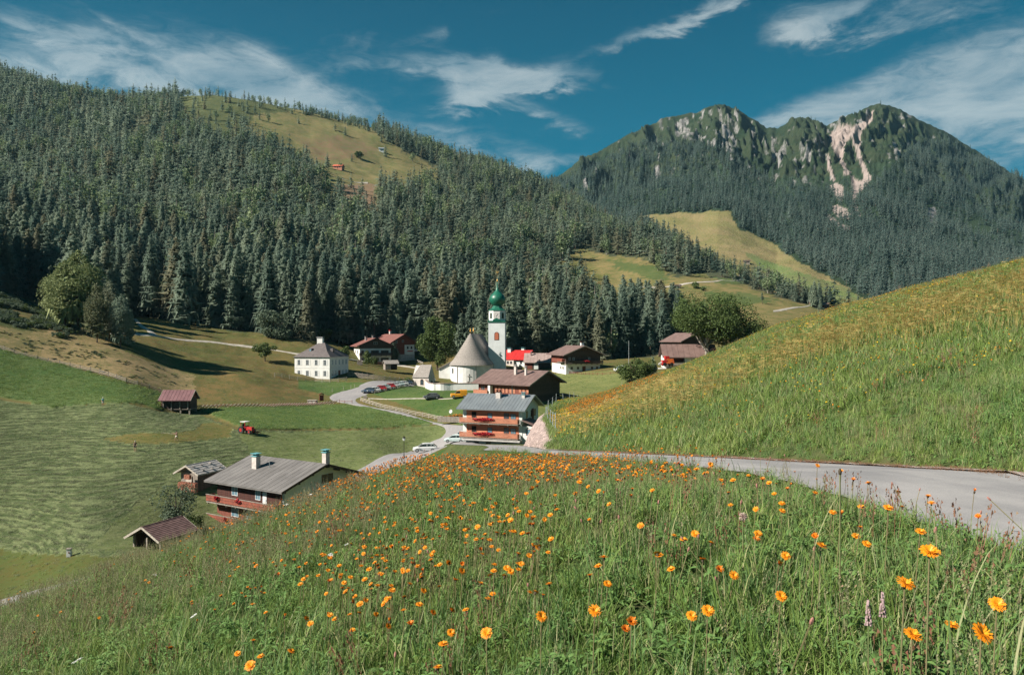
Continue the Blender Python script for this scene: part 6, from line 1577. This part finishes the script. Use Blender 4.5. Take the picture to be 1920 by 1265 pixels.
# ---------------------------------------------------------------- meadow: blades, leaves, flowers
def grass_mat(name, c1, c2, c3, root=(.02,.03,.01), patch=.35, transl=.3):
    m = bpy.data.materials.new(name); m.use_nodes = True; t = NT(m.node_tree); m.node_tree.nodes.clear()
    out = t.n('ShaderNodeOutputMaterial'); b = t.n('ShaderNodeBsdfPrincipled'); tr = t.n('ShaderNodeBsdfTranslucent'); mx = t.n('ShaderNodeMixShader')
    b.inputs['Roughness'].default_value = .6; b.inputs['Specular IOR Level'].default_value = .22
    geo = t.n('ShaderNodeNewGeometry'); pos = geo.outputs['Position']; ri = geo.outputs['Random Per Island']; oi = t.n('ShaderNodeObjectInfo').outputs['Random']
    p = t.noise(pos, patch, 4, .6)
    f = t.m('ADD', t.m('MULTIPLY', ri, .5), t.m('MULTIPLY', t.ss(p, .35, .65), .5))
    c = t.mix(f, tuple(c1)+(1,), tuple(c2)+(1,))
    c = t.mix(t.m('MULTIPLY', t.ss(t.m('FRACT', t.m('ADD', t.m('MULTIPLY', ri, 5.7), oi)), .80, .92), .8), c, tuple(c3)+(1,))
    t.l(c, b.inputs['Base Color']); t.l(c, tr.inputs[0]); mx.inputs[0].default_value = transl
    t.l(b.outputs[0], mx.inputs[1]); t.l(tr.outputs[0], mx.inputs[2]); t.l(mx.outputs[0], out.inputs[0]); return m
G1 = grass_mat('green_blades', (.110,.195,.042), (.230,.300,.078), (.38,.35,.18))
G2 = grass_mat('bluish_blades', (.090,.185,.062), (.190,.270,.092), (.36,.34,.19))
G3 = grass_mat('dry_stalks', (.30,.28,.16), (.20,.21,.10), (.30,.17,.12), patch=.8)
G4 = grass_mat('herb_leaves', (.115,.215,.060), (.175,.280,.085), (.07,.12,.04))
G5 = grass_mat('dried_umbels', (.56,.44,.16), (.44,.30,.12), (.30,.34,.12), patch=.6)
G6 = grass_mat('sorrel', (.26,.10,.07), (.18,.12,.06), (.30,.22,.14))
M_PET = mat('orange_petals', (.78,.30,.010), (.74,.22,.006), 30, .55, mid=(.4, .6)); M_PETR = mat('deep_orange_petals', (.74,.22,.01), (.66,.15,.01), 30, .55)
M_CAL = mat('flower_calyx', (.045,.040,.025), (.07,.05,.03), 30, .8); M_STEM = mat('flower_stem', (.13,.17,.06), (.18,.14,.07), 6, .7); M_YEL = mat('yellow_petals', (.72,.50,.02), (.65,.42,.02), 20, .6)
M_BUDP = mat('pinkish_bud', (.34,.16,.13), (.22,.10,.08), 20, .8); M_WHT = mat('white_petals', (.75,.75,.72))
def blade(V, Fc, x, y, h, lean, az, w, seg=3, z0=-.02, curl=1.0, tw=0.0):
    dx, dy = math.cos(az), math.sin(az); px_, py_ = -dy, dx; i = len(V)
    for k in range(seg):
        q = k/seg; o = lean*h*(q**1.8)*curl; ww = w*(1-q*.75)*.5; z = z0+h*q*(1-.12*lean*q)
        cx_, cy_ = x+dx*o, y+dy*o; a = tw*q; sx, sy = px_*math.cos(a)+dx*math.sin(a), py_*math.cos(a)+dy*math.sin(a)
        V += [(cx_-sx*ww, cy_-sy*ww, z), (cx_+sx*ww, cy_+sy*ww, z)]
    V.append((x+dx*lean*h*curl, y+dy*lean*h*curl, z0+h*(1-.25*lean)))
    for k in range(seg-1): Fc.append((i+2*k, i+2*k+1, i+2*k+3, i+2*k+2))
    Fc.append((i+2*seg-2, i+2*seg-1, i+2*seg))
KG = bpy.data.collections.new('meadow_kinds')
def kind_ob(name, V, Fc, m, coll=None, mats=None, mi=None):
    me = raw_mesh(name, V, Fc, m)
    if mats:
        for q in mats: me.materials.append(q)
        me.polygons.foreach_set('material_index', np.array(mi, np.int32))
    ob = bpy.data.objects.new('k%02d_%s' % (len((coll or KG).objects), name), me); (coll or KG).objects.link(ob); return ob
rs = np.random.default_rng(5)
for k, (n, hmin, hmax, rad, w, m) in enumerate([(34, .08, .22, .11, .0075, G1), (34, .10, .26, .11, .0065, G2), (40, .05, .15, .12, .0075, G1), (24, .15, .33, .10, .008, G1)]):     # 0..3 blades
    V, Fc = [], []
    for i in range(n):
        a = rs.random()*6.283; q = rad*math.sqrt(rs.random()); blade(V, Fc, q*math.cos(a), q*math.sin(a), rs.uniform(hmin, hmax), rs.uniform(.1, .9), rs.random()*6.283, w*rs.uniform(.7, 1.5), 4, tw=rs.normal()*.6)
    kind_ob('blades', V, Fc, m)
for k in range(2):                                              # 4, 5 dry stalks with seed heads
    V, Fc = [], []
    for i in range(9 if k == 0 else 5):
        a = rs.random()*6.283; q = .1*math.sqrt(rs.random()); az = rs.random()*6.283; h = rs.uniform(.24, .42); ln = rs.uniform(.1, .35)
        x0, y0 = q*math.cos(a), q*math.sin(a); blade(V, Fc, x0, y0, h, ln, az, .0035, 4)
        for j in range(13):
            t = .70+.3*j/13; bx, by, bz = x0+math.cos(az)*ln*h*t**1.8, y0+math.sin(az)*ln*h*t**1.8, h*t*(1-.2*ln); aa = rs.random()*6.283; L = .010*(1.1-j/14)
            i0 = len(V); V += [(bx, by, bz), (bx+math.cos(aa)*L, by+math.sin(aa)*L, bz+L*.9), (bx+math.cos(aa+.9)*L*.5, by+math.sin(aa+.9)*L*.5, bz+L*1.2)]; Fc.append((i0, i0+1, i0+2))
    kind_ob('stalks', V, Fc, G3)
for k in range(3):                                              # 6,7,8 herbs: lobed leaves
    V, Fc = [], []
    for i in range(9 if k < 2 else 16):
        az = rs.random()*6.283; L = rs.uniform(.07, .17) if k < 2 else rs.uniform(.03, .07); W = L*(.26 if k == 0 else .16 if k == 1 else .42); up_ = rs.uniform(.2, 1.1)
        bx, by, bz = (0, 0, 0) if k < 2 else (rs.normal()*.05, rs.normal()*.05, rs.uniform(.03, .14)); dx, dy = math.cos(az), math.sin(az); i0 = len(V); ns = 6
        for s in range(ns+1):
            q = s/ns; ww = W*math.sin(math.pi*min(1, q*.9+.08))*(1+.35*(s % 2 if k == 1 else 0)); r_ = L*q; z = bz+L*up_*q-L*.7*q*q+.01
            V += [(bx+dx*r_-dy*ww*.5, by+dy*r_+dx*ww*.5, z+ww*.18), (bx+dx*r_, by+dy*r_, z), (bx+dx*r_+dy*ww*.5, by+dy*r_-dx*ww*.5, z+ww*.18)]
        for s in range(ns):
            j = i0+3*s; Fc += [(j, j+1, j+4, j+3), (j+1, j+2, j+5, j+4)]
    kind_ob('herb', V, Fc, G4)
for k in range(2):                                              # 9, 10 dried umbels
    V, Fc = [], []
    for i in range(3+2*k):
        x0, y0 = rs.normal()*.08, rs.normal()*.08; h = rs.uniform(.35, .6); az = rs.random()*6.283; blade(V, Fc, x0, y0, h, .15, az, .006, 3)
        for j in range(16):
            aa = rs.random()*6.283; q = .05*math.sqrt(rs.random()); c = (x0+math.cos(az)*.15*h+q*math.cos(aa), y0+math.sin(az)*.15*h+q*math.sin(aa), h*.97+rs.normal()*.006); s = .009
            i0 = len(V); V += [(c[0]-s, c[1]-s, c[2]), (c[0]+s, c[1]-s, c[2]+s*.4), (c[0]+s, c[1]+s, c[2]), (c[0]-s, c[1]+s, c[2]+s*.6)]; Fc.append((i0, i0+1, i0+2, i0+3))
    kind_ob('umbels', V, Fc, G5)
V, Fc = [], []
for i in range(5):                                              # 11 sorrel
    x0, y0 = rs.normal()*.06, rs.normal()*.06; h = rs.uniform(.25, .45); blade(V, Fc, x0, y0, h, .12, 0, .005, 3)
    for j in range(14):
        z = h*(.6+.4*j/14); aa = rs.random()*6.283; s = .011; c = (x0+.12*h*(z/h)**1.8+.01*math.cos(aa), y0+.01*math.sin(aa), z); i0 = len(V)
        V += [(c[0], c[1], c[2]-s), (c[0]+s*math.cos(aa), c[1]+s*math.sin(aa), c[2]), (c[0], c[1], c[2]+s)]; Fc.append((i0, i0+1, i0+2))
kind_ob('sorrel', V, Fc, G6)
for k in range(3):                                              # 12..14 coarse clumps for the far slope
    V, Fc = [], []
    for i in range(46):
        a = rs.random()*6.283; q = .34*math.sqrt(rs.random()); blade(V, Fc, q*math.cos(a), q*math.sin(a), rs.uniform(.14, .42), rs.uniform(.2, 1.0), rs.random()*6.283, .016*rs.uniform(.7, 1.5), 3, tw=rs.normal()*.6)
    kind_ob('clump', V, Fc, (G1, G2, G1)[k])

def area_pts(bands):
    out = []
    for (y0, y1, u0, u1, dens) in bands:
        n = int(dens*(u1-u0)*(y1*y1-y0*y0)/2); y = np.sqrt(rng.uniform(y0*y0, y1*y1, n)); out.append(np.stack([rng.uniform(u0, u1, n)*y, y], 1))
    return np.concatenate(out)
P2 = area_pts([(1.0, 2.2, -.95, .95, 330), (2.2, 4, -.85, .85, 230), (4, 8, -.8, .8, 130), (8, 12, -.78, .8, 85), (12, 17, -.78, .78, 50), (17, 30, -.5, .80, 20), (30, 55, -.1, .82, 9), (55, 150, .02, .84, 4.2)])
x, y = P2.T; z = zN(x, y); xl, xr = x_left(y), x_right(y); px = x/y*F+CX; py = CY-F*z/y
xe = np.interp(y, EDGE_Y, EDGE_X)
leftside = x < xl-.03+.10*fbm(y*1.3, y*0, 2, 88); right = (x > xr+.02+.12*np.abs(fbm(y*1.9, y*0+4, 2, 89))) & ((y < 36) | (x > xe+.1))
keep = leftside | right
keep &= ~(leftside & (y > 30)); Nrun_ok = z/y > np.interp(px, hp, NH)-.15
keep &= Nrun_ok | (y < 17)
x, y, z, px, py, leftside = x[keep], y[keep], z[keep], px[keep], py[keep], leftside[keep]
n = len(x); r_ = rng.random(n); kd = np.select([r_ < .26, r_ < .44, r_ < .60, r_ < .68], [0, 1, 2, 3], 6)
kd = np.where((r_ >= .68) & (r_ < .78), 6, np.where((r_ >= .78) & (r_ < .86), 7, np.where(r_ >= .86, 8, kd)))
pale = (fbm(x/1.6, y/1.6, 3, 95) > .12) & (rng.random(n) < .09) | (leftside & (y > 7) & (px < 700) & (rng.random(n) < .30))
kd = np.where(pale, rng.integers(4, 6, n), kd)
DRYB = [(1040,815),(1150,775),(1240,735),(1330,705),(1480,640),(1600,600),(1760,560),(1900,525),(2100,470),(2100,620),(1900,640),(1750,650),(1560,680),(1420,725),(1330,765),(1200,795),(1080,830)]
dry = (~leftside) & inpoly(px+fbm(x/3, y/3, 3, 97)*25, py+fbm(x/3+5, y/3, 3, 98)*16, DRYB)
slope = (~leftside) & (y > 16)
kd = np.where(slope, rng.integers(12, 15, n), kd)
kd = np.where(slope & dry & (rng.random(n) < .50), rng.integers(9, 11, n), kd)
kd = np.where(slope & ~dry & (rng.random(n) < .10), rng.integers(4, 6, n), kd)
kd = np.where(rng.random(n) < .006, 11, kd)
sz = rng.uniform(.75, 1.2, n); sz = np.where((kd >= 12), sz*np.interp(y, [16, 40, 110], [.9, 1.15, 1.5]), sz); sz = np.where((kd < 12) & (y > 16), sz*np.interp(y, [16, 40, 110], [1.2, 1.6, 2.2]), sz)
sz = np.where(leftside & (y < 9) & (kd < 4), sz*.95, sz)
sz = np.where(leftside, sz*np.interp(px, [600, 900], [.95, .78]), sz); edge = np.minimum(np.abs(x-x_left(y)), np.abs(x-x_right(y))); sz *= np.where((edge < .5) & ~leftside, .75, 1)
scatter('meadow_grass', np.stack([x, y, z], 1), sz, KG, idx=kd, tilt=.12, label='tall meadow grass and herbs on the bank and on the slope')
print('grass', n)
# reddish litter and worn edge on the far side of the lane
yy = rng.uniform(4, 30, 700); xx = x_right(yy)-rng.uniform(.02, .30, 700)*(1+.4*np.sin(yy)); scatter('roadside_litter', np.stack([xx, yy, z_road(yy)-.25*0], 1), np.stack([rng.uniform(.5, 1.2, 700)]*2+[np.full(700, .16)], 1), KG, idx=np.full(700, 11), label='reddish dry litter along the edge of the lane')

# --- uncut strips, pasture and cut hay down in the valley
V, Fc = [], []
for i in range(40):
    a = rs.random()*6.283; q = .4*math.sqrt(rs.random()); blade(V, Fc, q*math.cos(a), q*math.sin(a), rs.uniform(.10, .30), rs.uniform(.7, 1.3), rs.random()*6.283, .03, 3)
HAYK = len(KG.objects)
kind_ob('hay', V, Fc, grass_mat('cut_hay', (.14,.17,.085), (.24,.26,.15), (.30,.28,.17)))
xv = rng.uniform(-150, 45, 300000); yv = rng.uniform(66, 300, 300000); pv = xv/yv*F+CX; kq = (pv > -60) & (pv < 1330) & (rng.random(len(xv)) < np.interp(yv, [70, 120, 200, 300], [1, .9, .5, .3])); xv, yv, pv = xv[kq], yv[kq], pv[kq]; zv = zA(xv, yv); qv = CY-F*zv/yv
ju = np.clip(np.searchsorted(A_px, pv)-1, 0, len(A_px)-1); jv = np.clip(np.searchsorted(A_d, yv)-1, 0, len(A_d)-1)
tv = tall[jv, ju]; mv = MWA[jv, ju] > .5; ov = open_A[jv, ju]
RD = [[(690,716),(655,726),(618,738),(610,748),(650,760),(760,786),(824,805),(820,815),(740,842),(640,890),(590,915),(640,930),(730,884),(800,866),(860,842),(930,838),(930,822),(905,802),(780,776),(690,757),(700,742),(790,724),(790,708)]]
rd = inpoly(pv, qv, RD[0]); rowv = np.sin(zv/.30*6.283+fbm(xv/22, yv/22, 3, 44)*4) > .3
kq = ov & ~rd & (tv | (rng.random(len(xv)) < np.where(mv, np.where(rowv, .8, .06), .16)))
xv, yv, zv, tv, mv = xv[kq], yv[kq], zv[kq], tv[kq], mv[kq]; kv = np.where(tv, rng.integers(12, 15, len(xv)), np.where(mv, HAYK, np.where(rng.random(len(xv)) < .7, rng.integers(12, 15, len(xv)), HAYK)))
sv_ = np.where(tv, rng.uniform(.9, 1.4, len(xv)), rng.uniform(.5, 1.1, len(xv))); szv = np.stack([sv_*1.2, sv_*1.2, np.where(tv, sv_, np.where(mv, sv_*.7, sv_*.5))], 1)
scatter('valley_grass', np.stack([xv, yv, zv+np.where(tv, .25, .0)], 1), szv, KG, idx=kv, label='uncut grass, pasture tufts and cut hay on the valley floor'); print('valley', len(xv))
# --- flowers
def flower_meshes(seed, face=.3, closed=.0, m=M_PET, rad=.0225, npet=36):
    rs = np.random.default_rng(seed); V, Fc = [], []
    for lay in range(3):
        for k in range(npet if lay == 0 else npet*2//3):
            a = 2*math.pi*(k+rs.random()*.6)/(npet if lay == 0 else npet*2//3); L = rad*(1-.27*lay)*rs.uniform(.82, 1.08); W = rad*.125; rise = (.18+.28*lay+closed)*rs.uniform(.7, 1.3)
            d = (math.cos(a), math.sin(a)); s = (-d[1], d[0]); i0 = len(V); dr = -.12*rad if lay == 0 else 0
            for q, ww in ((.12, .5), (.6, 1.0), (.93, .9)):
                for g_ in (-1, 1): V.append((d[0]*L*q*(1-closed*.5)+s[0]*W*ww*g_/2, d[1]*L*q*(1-closed*.5)+s[1]*W*ww*g_/2, .003+L*q*rise+dr*q*q))
            V.append((d[0]*L*(1-closed*.5), d[1]*L*(1-closed*.5), .003+L*rise+dr)); Fc += [(i0, i0+1, i0+3, i0+2), (i0+2, i0+3, i0+5, i0+4), (i0+4, i0+5, i0+6)]
    pet = raw_mesh('petals', V, Fc, m)
    cal = MB(); cal.lathe([(.0015, -.013), (.004, -.010), (.0055, -.004), (.007, .002), (.004, .004)], 8); return pet, cal.mesh('calyx', M_CAL, smooth_=True), (V, Fc), (cal.V, cal.Fc)
FL = [flower_meshes(1), flower_meshes(2, npet=26), flower_meshes(3, npet=34), flower_meshes(4, closed=.9, m=M_PETR, rad=.017), flower_meshes(5, closed=.35, m=M_PETR)]
BUD = MB().lathe([(.0, -.012), (.004, -.008), (.005, 0), (.004, .008), (.002, .011), (.001, .012)], 8).mesh('bud', M_BUDP, smooth_=True)
def stem_mesh(h, bend, seed):
    b = MB(); pts = [(-bend*(1-q)**2*.6, bend*.3*math.sin(q*3), -h*(1-q)) for q in (0, .35, .7, 1)]
    for a, c in zip(pts[:-1], pts[1:]): b.tube(a, c, .0021, .0017, 5, cap=False)
    return b.mesh('stem', M_STEM)
STEMS = [[stem_mesh(h/20, .03+.02*k, k) for h in range(2, 15)] for k in range(2)]
def flower(pos, kind, label, group=None, scl=1.0, tilt=None, az=0.0):
    g = float(zN(pos[0], pos[1])); hgt = max(.1, pos[2]-g+.02); r = empty('orange_flower', (pos[0], pos[1], g)); tag(r, label, 'flower', group)
    i = min(12, max(0, int(round(hgt*20))-2)); s = link('stem', STEMS[kind % 2][i], r); s.location = (0, 0, hgt); s.scale = (1, 1, hgt/((i+2)/20))
    f = FL[kind]; t = .25 if tilt is None else tilt
    p = link('petals', f[0], r); p.location = (0, 0, hgt); p.rotation_euler = Euler((t*math.cos(az), t*math.sin(az), az)); p.scale = (scl,)*3
    c = link('calyx', f[1], r); c.location = (0, 0, hgt); c.rotation_euler = p.rotation_euler; c.scale = (scl,)*3; return r
HERO = [(1840,1208,46,0,1.15,'largest orange flower, turned face on at the lower right'), (1870,1147,33,2,.9,'bright orange flower just above the largest face-on one'), (1697,1112,38,1,.32,'broad orange flower seen from the side above the tall green stem pair'),
 (1743,1053,40,0,.28,'wide flat orange flower against dark leaves below the lane'), (1711,1206,36,2,.3,'wide orange flower left of the largest face-on flower'), (1785,1185,24,1,.15,'thin edge-on orange flower right behind the largest flower'),
 (1464,1129,25,0,.6,'orange flower alone in the grass between two groups'), (1115,1157,27,1,.6,'round orange flower left of the overlapping flower pair'), (1183,1178,26,4,.5,'orange flower leaning on its smaller neighbour'), (1172,1190,18,4,.4,'smaller half of the leaning flower pair'),
 (1327,1157,27,0,.5,'larger flower of the close yellow orange pair'), (1297,1164,20,2,.7,'smaller rounder flower of the close yellow orange pair'), (1473,1051,20,1,.6,'small orange flower above the lone one in the grass'),
 (1665,962,21,0,.2,'orange flower with dark calyx standing out against the lane'), (1726,1007,22,1,.2,'flat orange flower just under the edge of the lane'), (1015,1167,25,0,.6,'orange flower low in the middle of the bank'), (913,1198,26,2,.6,'pair-like full orange flower low on the bank'),
 (1348,1077,18,4,.5,'deep orange half closed flower by the crossing dry stalks'), (1303,1008,17,0,.6,'neat round orange flower beneath the lane edge'), (1600,905,12,4,.2,'small orange flower on a tall stem crossing the lane'), (1827,928,11,3,.1,'small orange bud flower highest against the lane'),
 (1577,975,16,3,.0,'upright closed deep orange flower below the lane'), (1561,968,16,1,.2,'flat orange flower beside the closed deep orange one'), (1430,905,13,4,.2,'orange flower at the left end of the tall lane-side stems'), (1417,1020,18,4,.3,'flower in the lower half of the touching orange pair'), (1421,1008,16,0,.5,'upper flower of the touching orange pair'),
 (1376,1088,14,1,.6,'small orange flower right of the half closed one'), (1139,1103,18,0,.4,'orange flower above the round one'), (470,1258,24,2,.5,'orange flower cut by the lower edge of the picture'), (1605,1013,16,1,.3,'flat orange flower between lane and dark leaves')]
for (a, b_, s_, k_, t_, l_) in HERO:
    d = .0455*F/s_*(.8 if k_ == 3 else 1); p = at(a, b_, d); g = float(zN(p.x, p.y))
    while p.z-g < .12 and d > 1.0: d *= .97; p = at(a, b_, d); g = float(zN(p.x, p.y))
    flower(p, k_, l_, tilt=min(t_+.15, .78), az=((int(a)*7) % 11-5)*.04, scl=.97)
N0 = 90000; yf = np.sqrt(rng.uniform(1.6**2, 14.5**2, N0)); uf = rng.uniform(-.8, .72, N0); xf = uf*yf; zf = zN(xf, yf); pxf = uf*F+CX; hf = rng.uniform(.17, .34, N0)*np.interp(yf, [2, 8], [1, .95]); pyf = CY-F*(zf+hf)/yf
dn = 66.0*np.exp(-((pxf-830)/300)**2)*smooth(yf, 2.2, 6)+10*smooth(pxf, 380, 560)*(1-.5*smooth(pxf, 1250, 1500))+.35+3.5*smooth(pxf, 900, 1100)*(1-smooth(pxf, 1350, 1700))*smooth(yf, 3, 6)+15*smooth(yf, 8.5, 12)*smooth(pxf, 730, 800)
dn *= np.clip(.9+2.4*fbm(xf/.8, yf/.8, 3, 99), .08, 3.2)
area = (.72+.8)*(14.5**2-1.6**2)/2; kp = (rng.random(N0) < dn*area/N0) & (xf < x_left(yf)-.05) & ((pyf < 1180) | (rng.random(N0) < .5)) & (pxf < 1850)
xf, yf, zf, hf, pxf, pyf = xf[kp], yf[kp], zf[kp], hf[kp], pxf[kp], pyf[kp]; o_ = np.argsort(yf+np.where((pxf < -5) | (pxf > 1925) | (pyf > 1290), 50, 0)); print('flowers', len(o_))
def zone(px, py):
    if py < 885: return 'on the crest of the bank in front of the terracotta house' if px < 960 else 'on tall stems along the near edge of the lane'
    if px > 1400: return 'in the leafy grass at the foot of the lane'
    if px > 1120: return 'in the long grass below the lane'
    if px > 880: return 'in the middle of the flowery bank'
    if px > 640: return 'in the thick scatter down the middle left bank'
    return 'among pale grass towards the left edge of the bank'
for i in o_[:270]:
    k = int(rng.choice([0, 1, 2, 3, 4], p=[.34, .31, .25, .05, .05])); zt = zone(pxf[i], pyf[i]); l = ('%s orange flower %s' % (('open', 'open', 'open', 'closed deep', 'half open')[k], zt))
    flower((xf[i], yf[i], zf[i]+hf[i]), k, l, l.replace('flower ', 'flowers '), scl=rng.uniform(.68, .98), tilt=abs(rng.normal())*.35+.15, az=rng.normal()*1.0)
KF = bpy.data.collections.new('flower_kinds')
for k in range(5):
    pv, pf = FL[k][2]; cv, cf = FL[k][3]; sv, sf = [], []
    for (a_, c_) in (((0, 0, -.33), (.012, 0, -.15)), ((.012, 0, -.15), (0, 0, -.01))):
        b = MB().tube(a_, c_, .0022, n=4, cap=False); j = len(sv); sv += b.V; sf += [tuple(q+j for q in f) for f in b.Fc]
    V = [(p[0]*.75, p[1]*.9, p[2]+.004*p[1]/.02) for p in pv]+cv+sv; Fc = pf+[tuple(q+len(pv) for q in f) for f in cf]+[tuple(q+len(pv)+len(cv) for q in f) for f in sf]
    kind_ob('flower', V, Fc, (M_PET, M_PET, M_PET, M_PETR, M_PETR)[k], KF, (M_CAL, M_STEM), [0]*len(pf)+[1]*len(cf)+[2]*len(sf))
b = MB(); b.lathe([(.0, -.012), (.0045, -.008), (.0055, 0), (.004, .008), (.001, .012)], 6); b.tube((0, 0, -.33), (0, 0, -.01), .0022, n=4, cap=False); kind_ob('bud', b.V, b.Fc, M_BUDP, KF, (M_STEM,), [0]*24+[1]*(len(b.Fc)-24))       # 5
V, Fc = [], []                                                   # 6 white umbel head
for i in range(60):
    aa = rs.random()*6.283; q = .03*math.sqrt(rs.random()); s = .004; c = (q*math.cos(aa), q*math.sin(aa), rs.normal()*.002); i0 = len(V); V += [(c[0]-s, c[1]-s, c[2]), (c[0]+s, c[1]-s, c[2]), (c[0]+s, c[1]+s, c[2]+s*.4), (c[0]-s, c[1]+s, c[2])]; Fc.append((i0, i0+1, i0+2, i0+3))
kind_ob('white_umbel', V, Fc, M_WHT, KF)
V2 = [(a*1.0, b_*1.0, c) for a, b_, c in FL[1][2][0]]; kind_ob('yellow', V2, FL[1][2][1], M_YEL, KF)     # 7
ii = o_[270:]; P = np.stack([xf[ii], yf[ii], zf[ii]+hf[ii]], 1); kk_ = rng.choice([0, 1, 2, 3, 4], len(ii), p=[.34, .31, .25, .05, .05]); S = rng.uniform(.72, 1.05, len(ii))
# buds, a few white heads, and the flowers of the far slope
Nb = 240; yb = np.sqrt(rng.uniform(4, 170, Nb)); ub = rng.uniform(-.2, .66, Nb); xb = ub*yb; ok = xb < x_left(yb)-.03; xb, yb = xb[ok], yb[ok]; zb_ = zN(xb, yb)+rng.uniform(.2, .4, len(xb))
Nw = 9; yw = rng.uniform(5, 13, Nw); xw = rng.uniform(-.7, -.2, Nw)*yw; zw = zN(xw, yw)+.24
Ns = 110000; ys_ = np.sqrt(rng.uniform(14**2, 120**2, Ns)); us = rng.uniform(.03, .72, Ns); xs = us*ys_; zs = zN(xs, ys_); pxs = us*F+CX; pys = CY-F*zs/ys_
ORP = [(1060,768),(1120,738),(1180,715),(1245,702),(1245,716),(1190,738),(1130,765),(1075,785)]
ds = np.where(inpoly(pxs+fbm(xs/2, ys_/2, 2, 4)*10, pys+fbm(xs/2, ys_/2, 2, 6)*6, ORP), .26, .0)+.7*(pxs > 1480)*smooth(pys, 640, 700)*np.clip(fbm(xs/3, ys_/3, 2, 14)*3, 0, 1)+.16+.45*inpoly(pxs, pys, [(1030,780),(1150,740),(1200,800),(1040,840)])+.30*(fbm(xs/2.5, ys_/2.5, 2, 15) > .25)*(pxs > 1500)
ok = (rng.random(Ns) < ds) & (xs > x_right(ys_)+.3) & ((ys_ < 36) | (xs > np.interp(ys_, EDGE_Y, EDGE_X)+.3)); xs, ys_, zs, pxs, pys = xs[ok], ys_[ok], zs[ok], pxs[ok], pys[ok]
P = np.concatenate([P, np.stack([xb, yb, zb_], 1), np.stack([xw, yw, zw], 1), np.stack([xs, ys_, zs+.33*np.interp(ys_, [14, 80], [1, 1.4])], 1)])
kk_ = np.concatenate([kk_, np.full(len(xb), 5), np.full(Nw, 6), np.where(inpoly(pxs, pys, ORP), 0, np.where(rng.random(len(xs)) < .6, 7, 1))]); S = np.concatenate([S, rng.uniform(.7, 1.1, len(xb)), rng.uniform(.5, 1.3, Nw), np.interp(ys_, [14, 40, 100], [1.0, 1.9, 2.9])*rng.uniform(.7, 1.1, len(xs))])
scatter('meadow_flowers', P, S, KF, idx=kk_, tilt=.25, label='countless orange and yellow flowers of the meadow and the far slope')
# tall blades of coarse grass standing against the lane
for i_, (a, b_, d, n_, l_) in enumerate([(1750, 975, 2.6, 7, 'coarse arching grass tuft before the lane, the widest one'), (1815, 985, 2.4, 5, 'coarse grass tuft beside the widest one against the lane'), (1480, 930, 4.2, 6, 'tall thin grass tuft rising over the near lane edge'), (1400, 905, 5.2, 6, 'thin grass tuft left of the tall lane-side tuft'), (1560, 950, 3.6, 5, 'sparse tuft of grass halfway along the near lane edge'), (1870, 1040, 2.0, 9, 'dense blue green grass tuft at the right end of the bank')]):
    x_, y_ = (a-CX)/F*d, d; g = float(zN(x_, y_)); V, Fc = [], []
    for k in range(n_): blade(V, Fc, rs.normal()*.05, rs.normal()*.04, rs.uniform(.28, .5), rs.uniform(.2, .9), rs.choice([0, 3.14])+rs.normal()*.6, .0085, 6)
    r = empty('grass_tuft', (x_, y_, g)); tag(r, l_, 'grass tuft'); link('blades', raw_mesh('blades', V, Fc, G2), r)
for i_, (a, b_, d, l_) in enumerate([(1575, 885, 3.0, 'dark plantain head on the tallest stem before the lane'), (1393, 968, 3.4, 'fluffy pinkish seed head among the grass')]):
    p = at(a, b_, d); g = float(zN(p.x, p.y)); r = empty('seed_head', (p.x, p.y, g)); tag(r, l_, 'seed head'); h_ = p.z-g
    MB().tube((0, 0, 0), (0, 0, h_), .003, n=5).build('stem', M_STEM, r)
    if i_ == 0: MB().lathe([(0, h_-.012), (.006, h_-.008), (.0075, h_+.004), (.004, h_+.014), (0, h_+.016)], 8).build('head', M_CAL, r, smooth_=True)
    else:
        b = MB()
        for q in range(90):
            v = Vector(rs.normal(size=3)).normalized(); b.tube((0, 0, h_), Vector((0, 0, h_))+v*.02, .0006, .0012, 3, cap=False)
        b.build('seeds', mat('seed_fluff', (.55,.40,.36), (.45,.32,.28)), r)
for i_, (a, b_, l_) in enumerate([(1628, 1165, 'left pinkish flower spike among the grass'), (1655, 1150, 'right taller pinkish flower spike among the grass')]):
    p = at(a, b_, 2.1); g = float(zN(p.x, p.y)); h_ = p.z-g+.05; r = empty('flower_spike', (p.x, p.y, g), 0); tag(r, l_, 'flower'); MB().tube((0, 0, 0), (0, 0, h_), .002, n=5).build('stem', M_STEM, r); b = MB()
    for q in range(60): aa = rs.random()*6.283; zq = h_-.06+.07*q/60; b.box((.007*math.cos(aa)*(1.2-q/60), .007*math.sin(aa)*(1.2-q/60), zq), (.004, .004, .005), aa)
    b.build('blossoms', mat('pale_pink_blossom', (.42,.30,.30), (.30,.20,.20), 60), r)
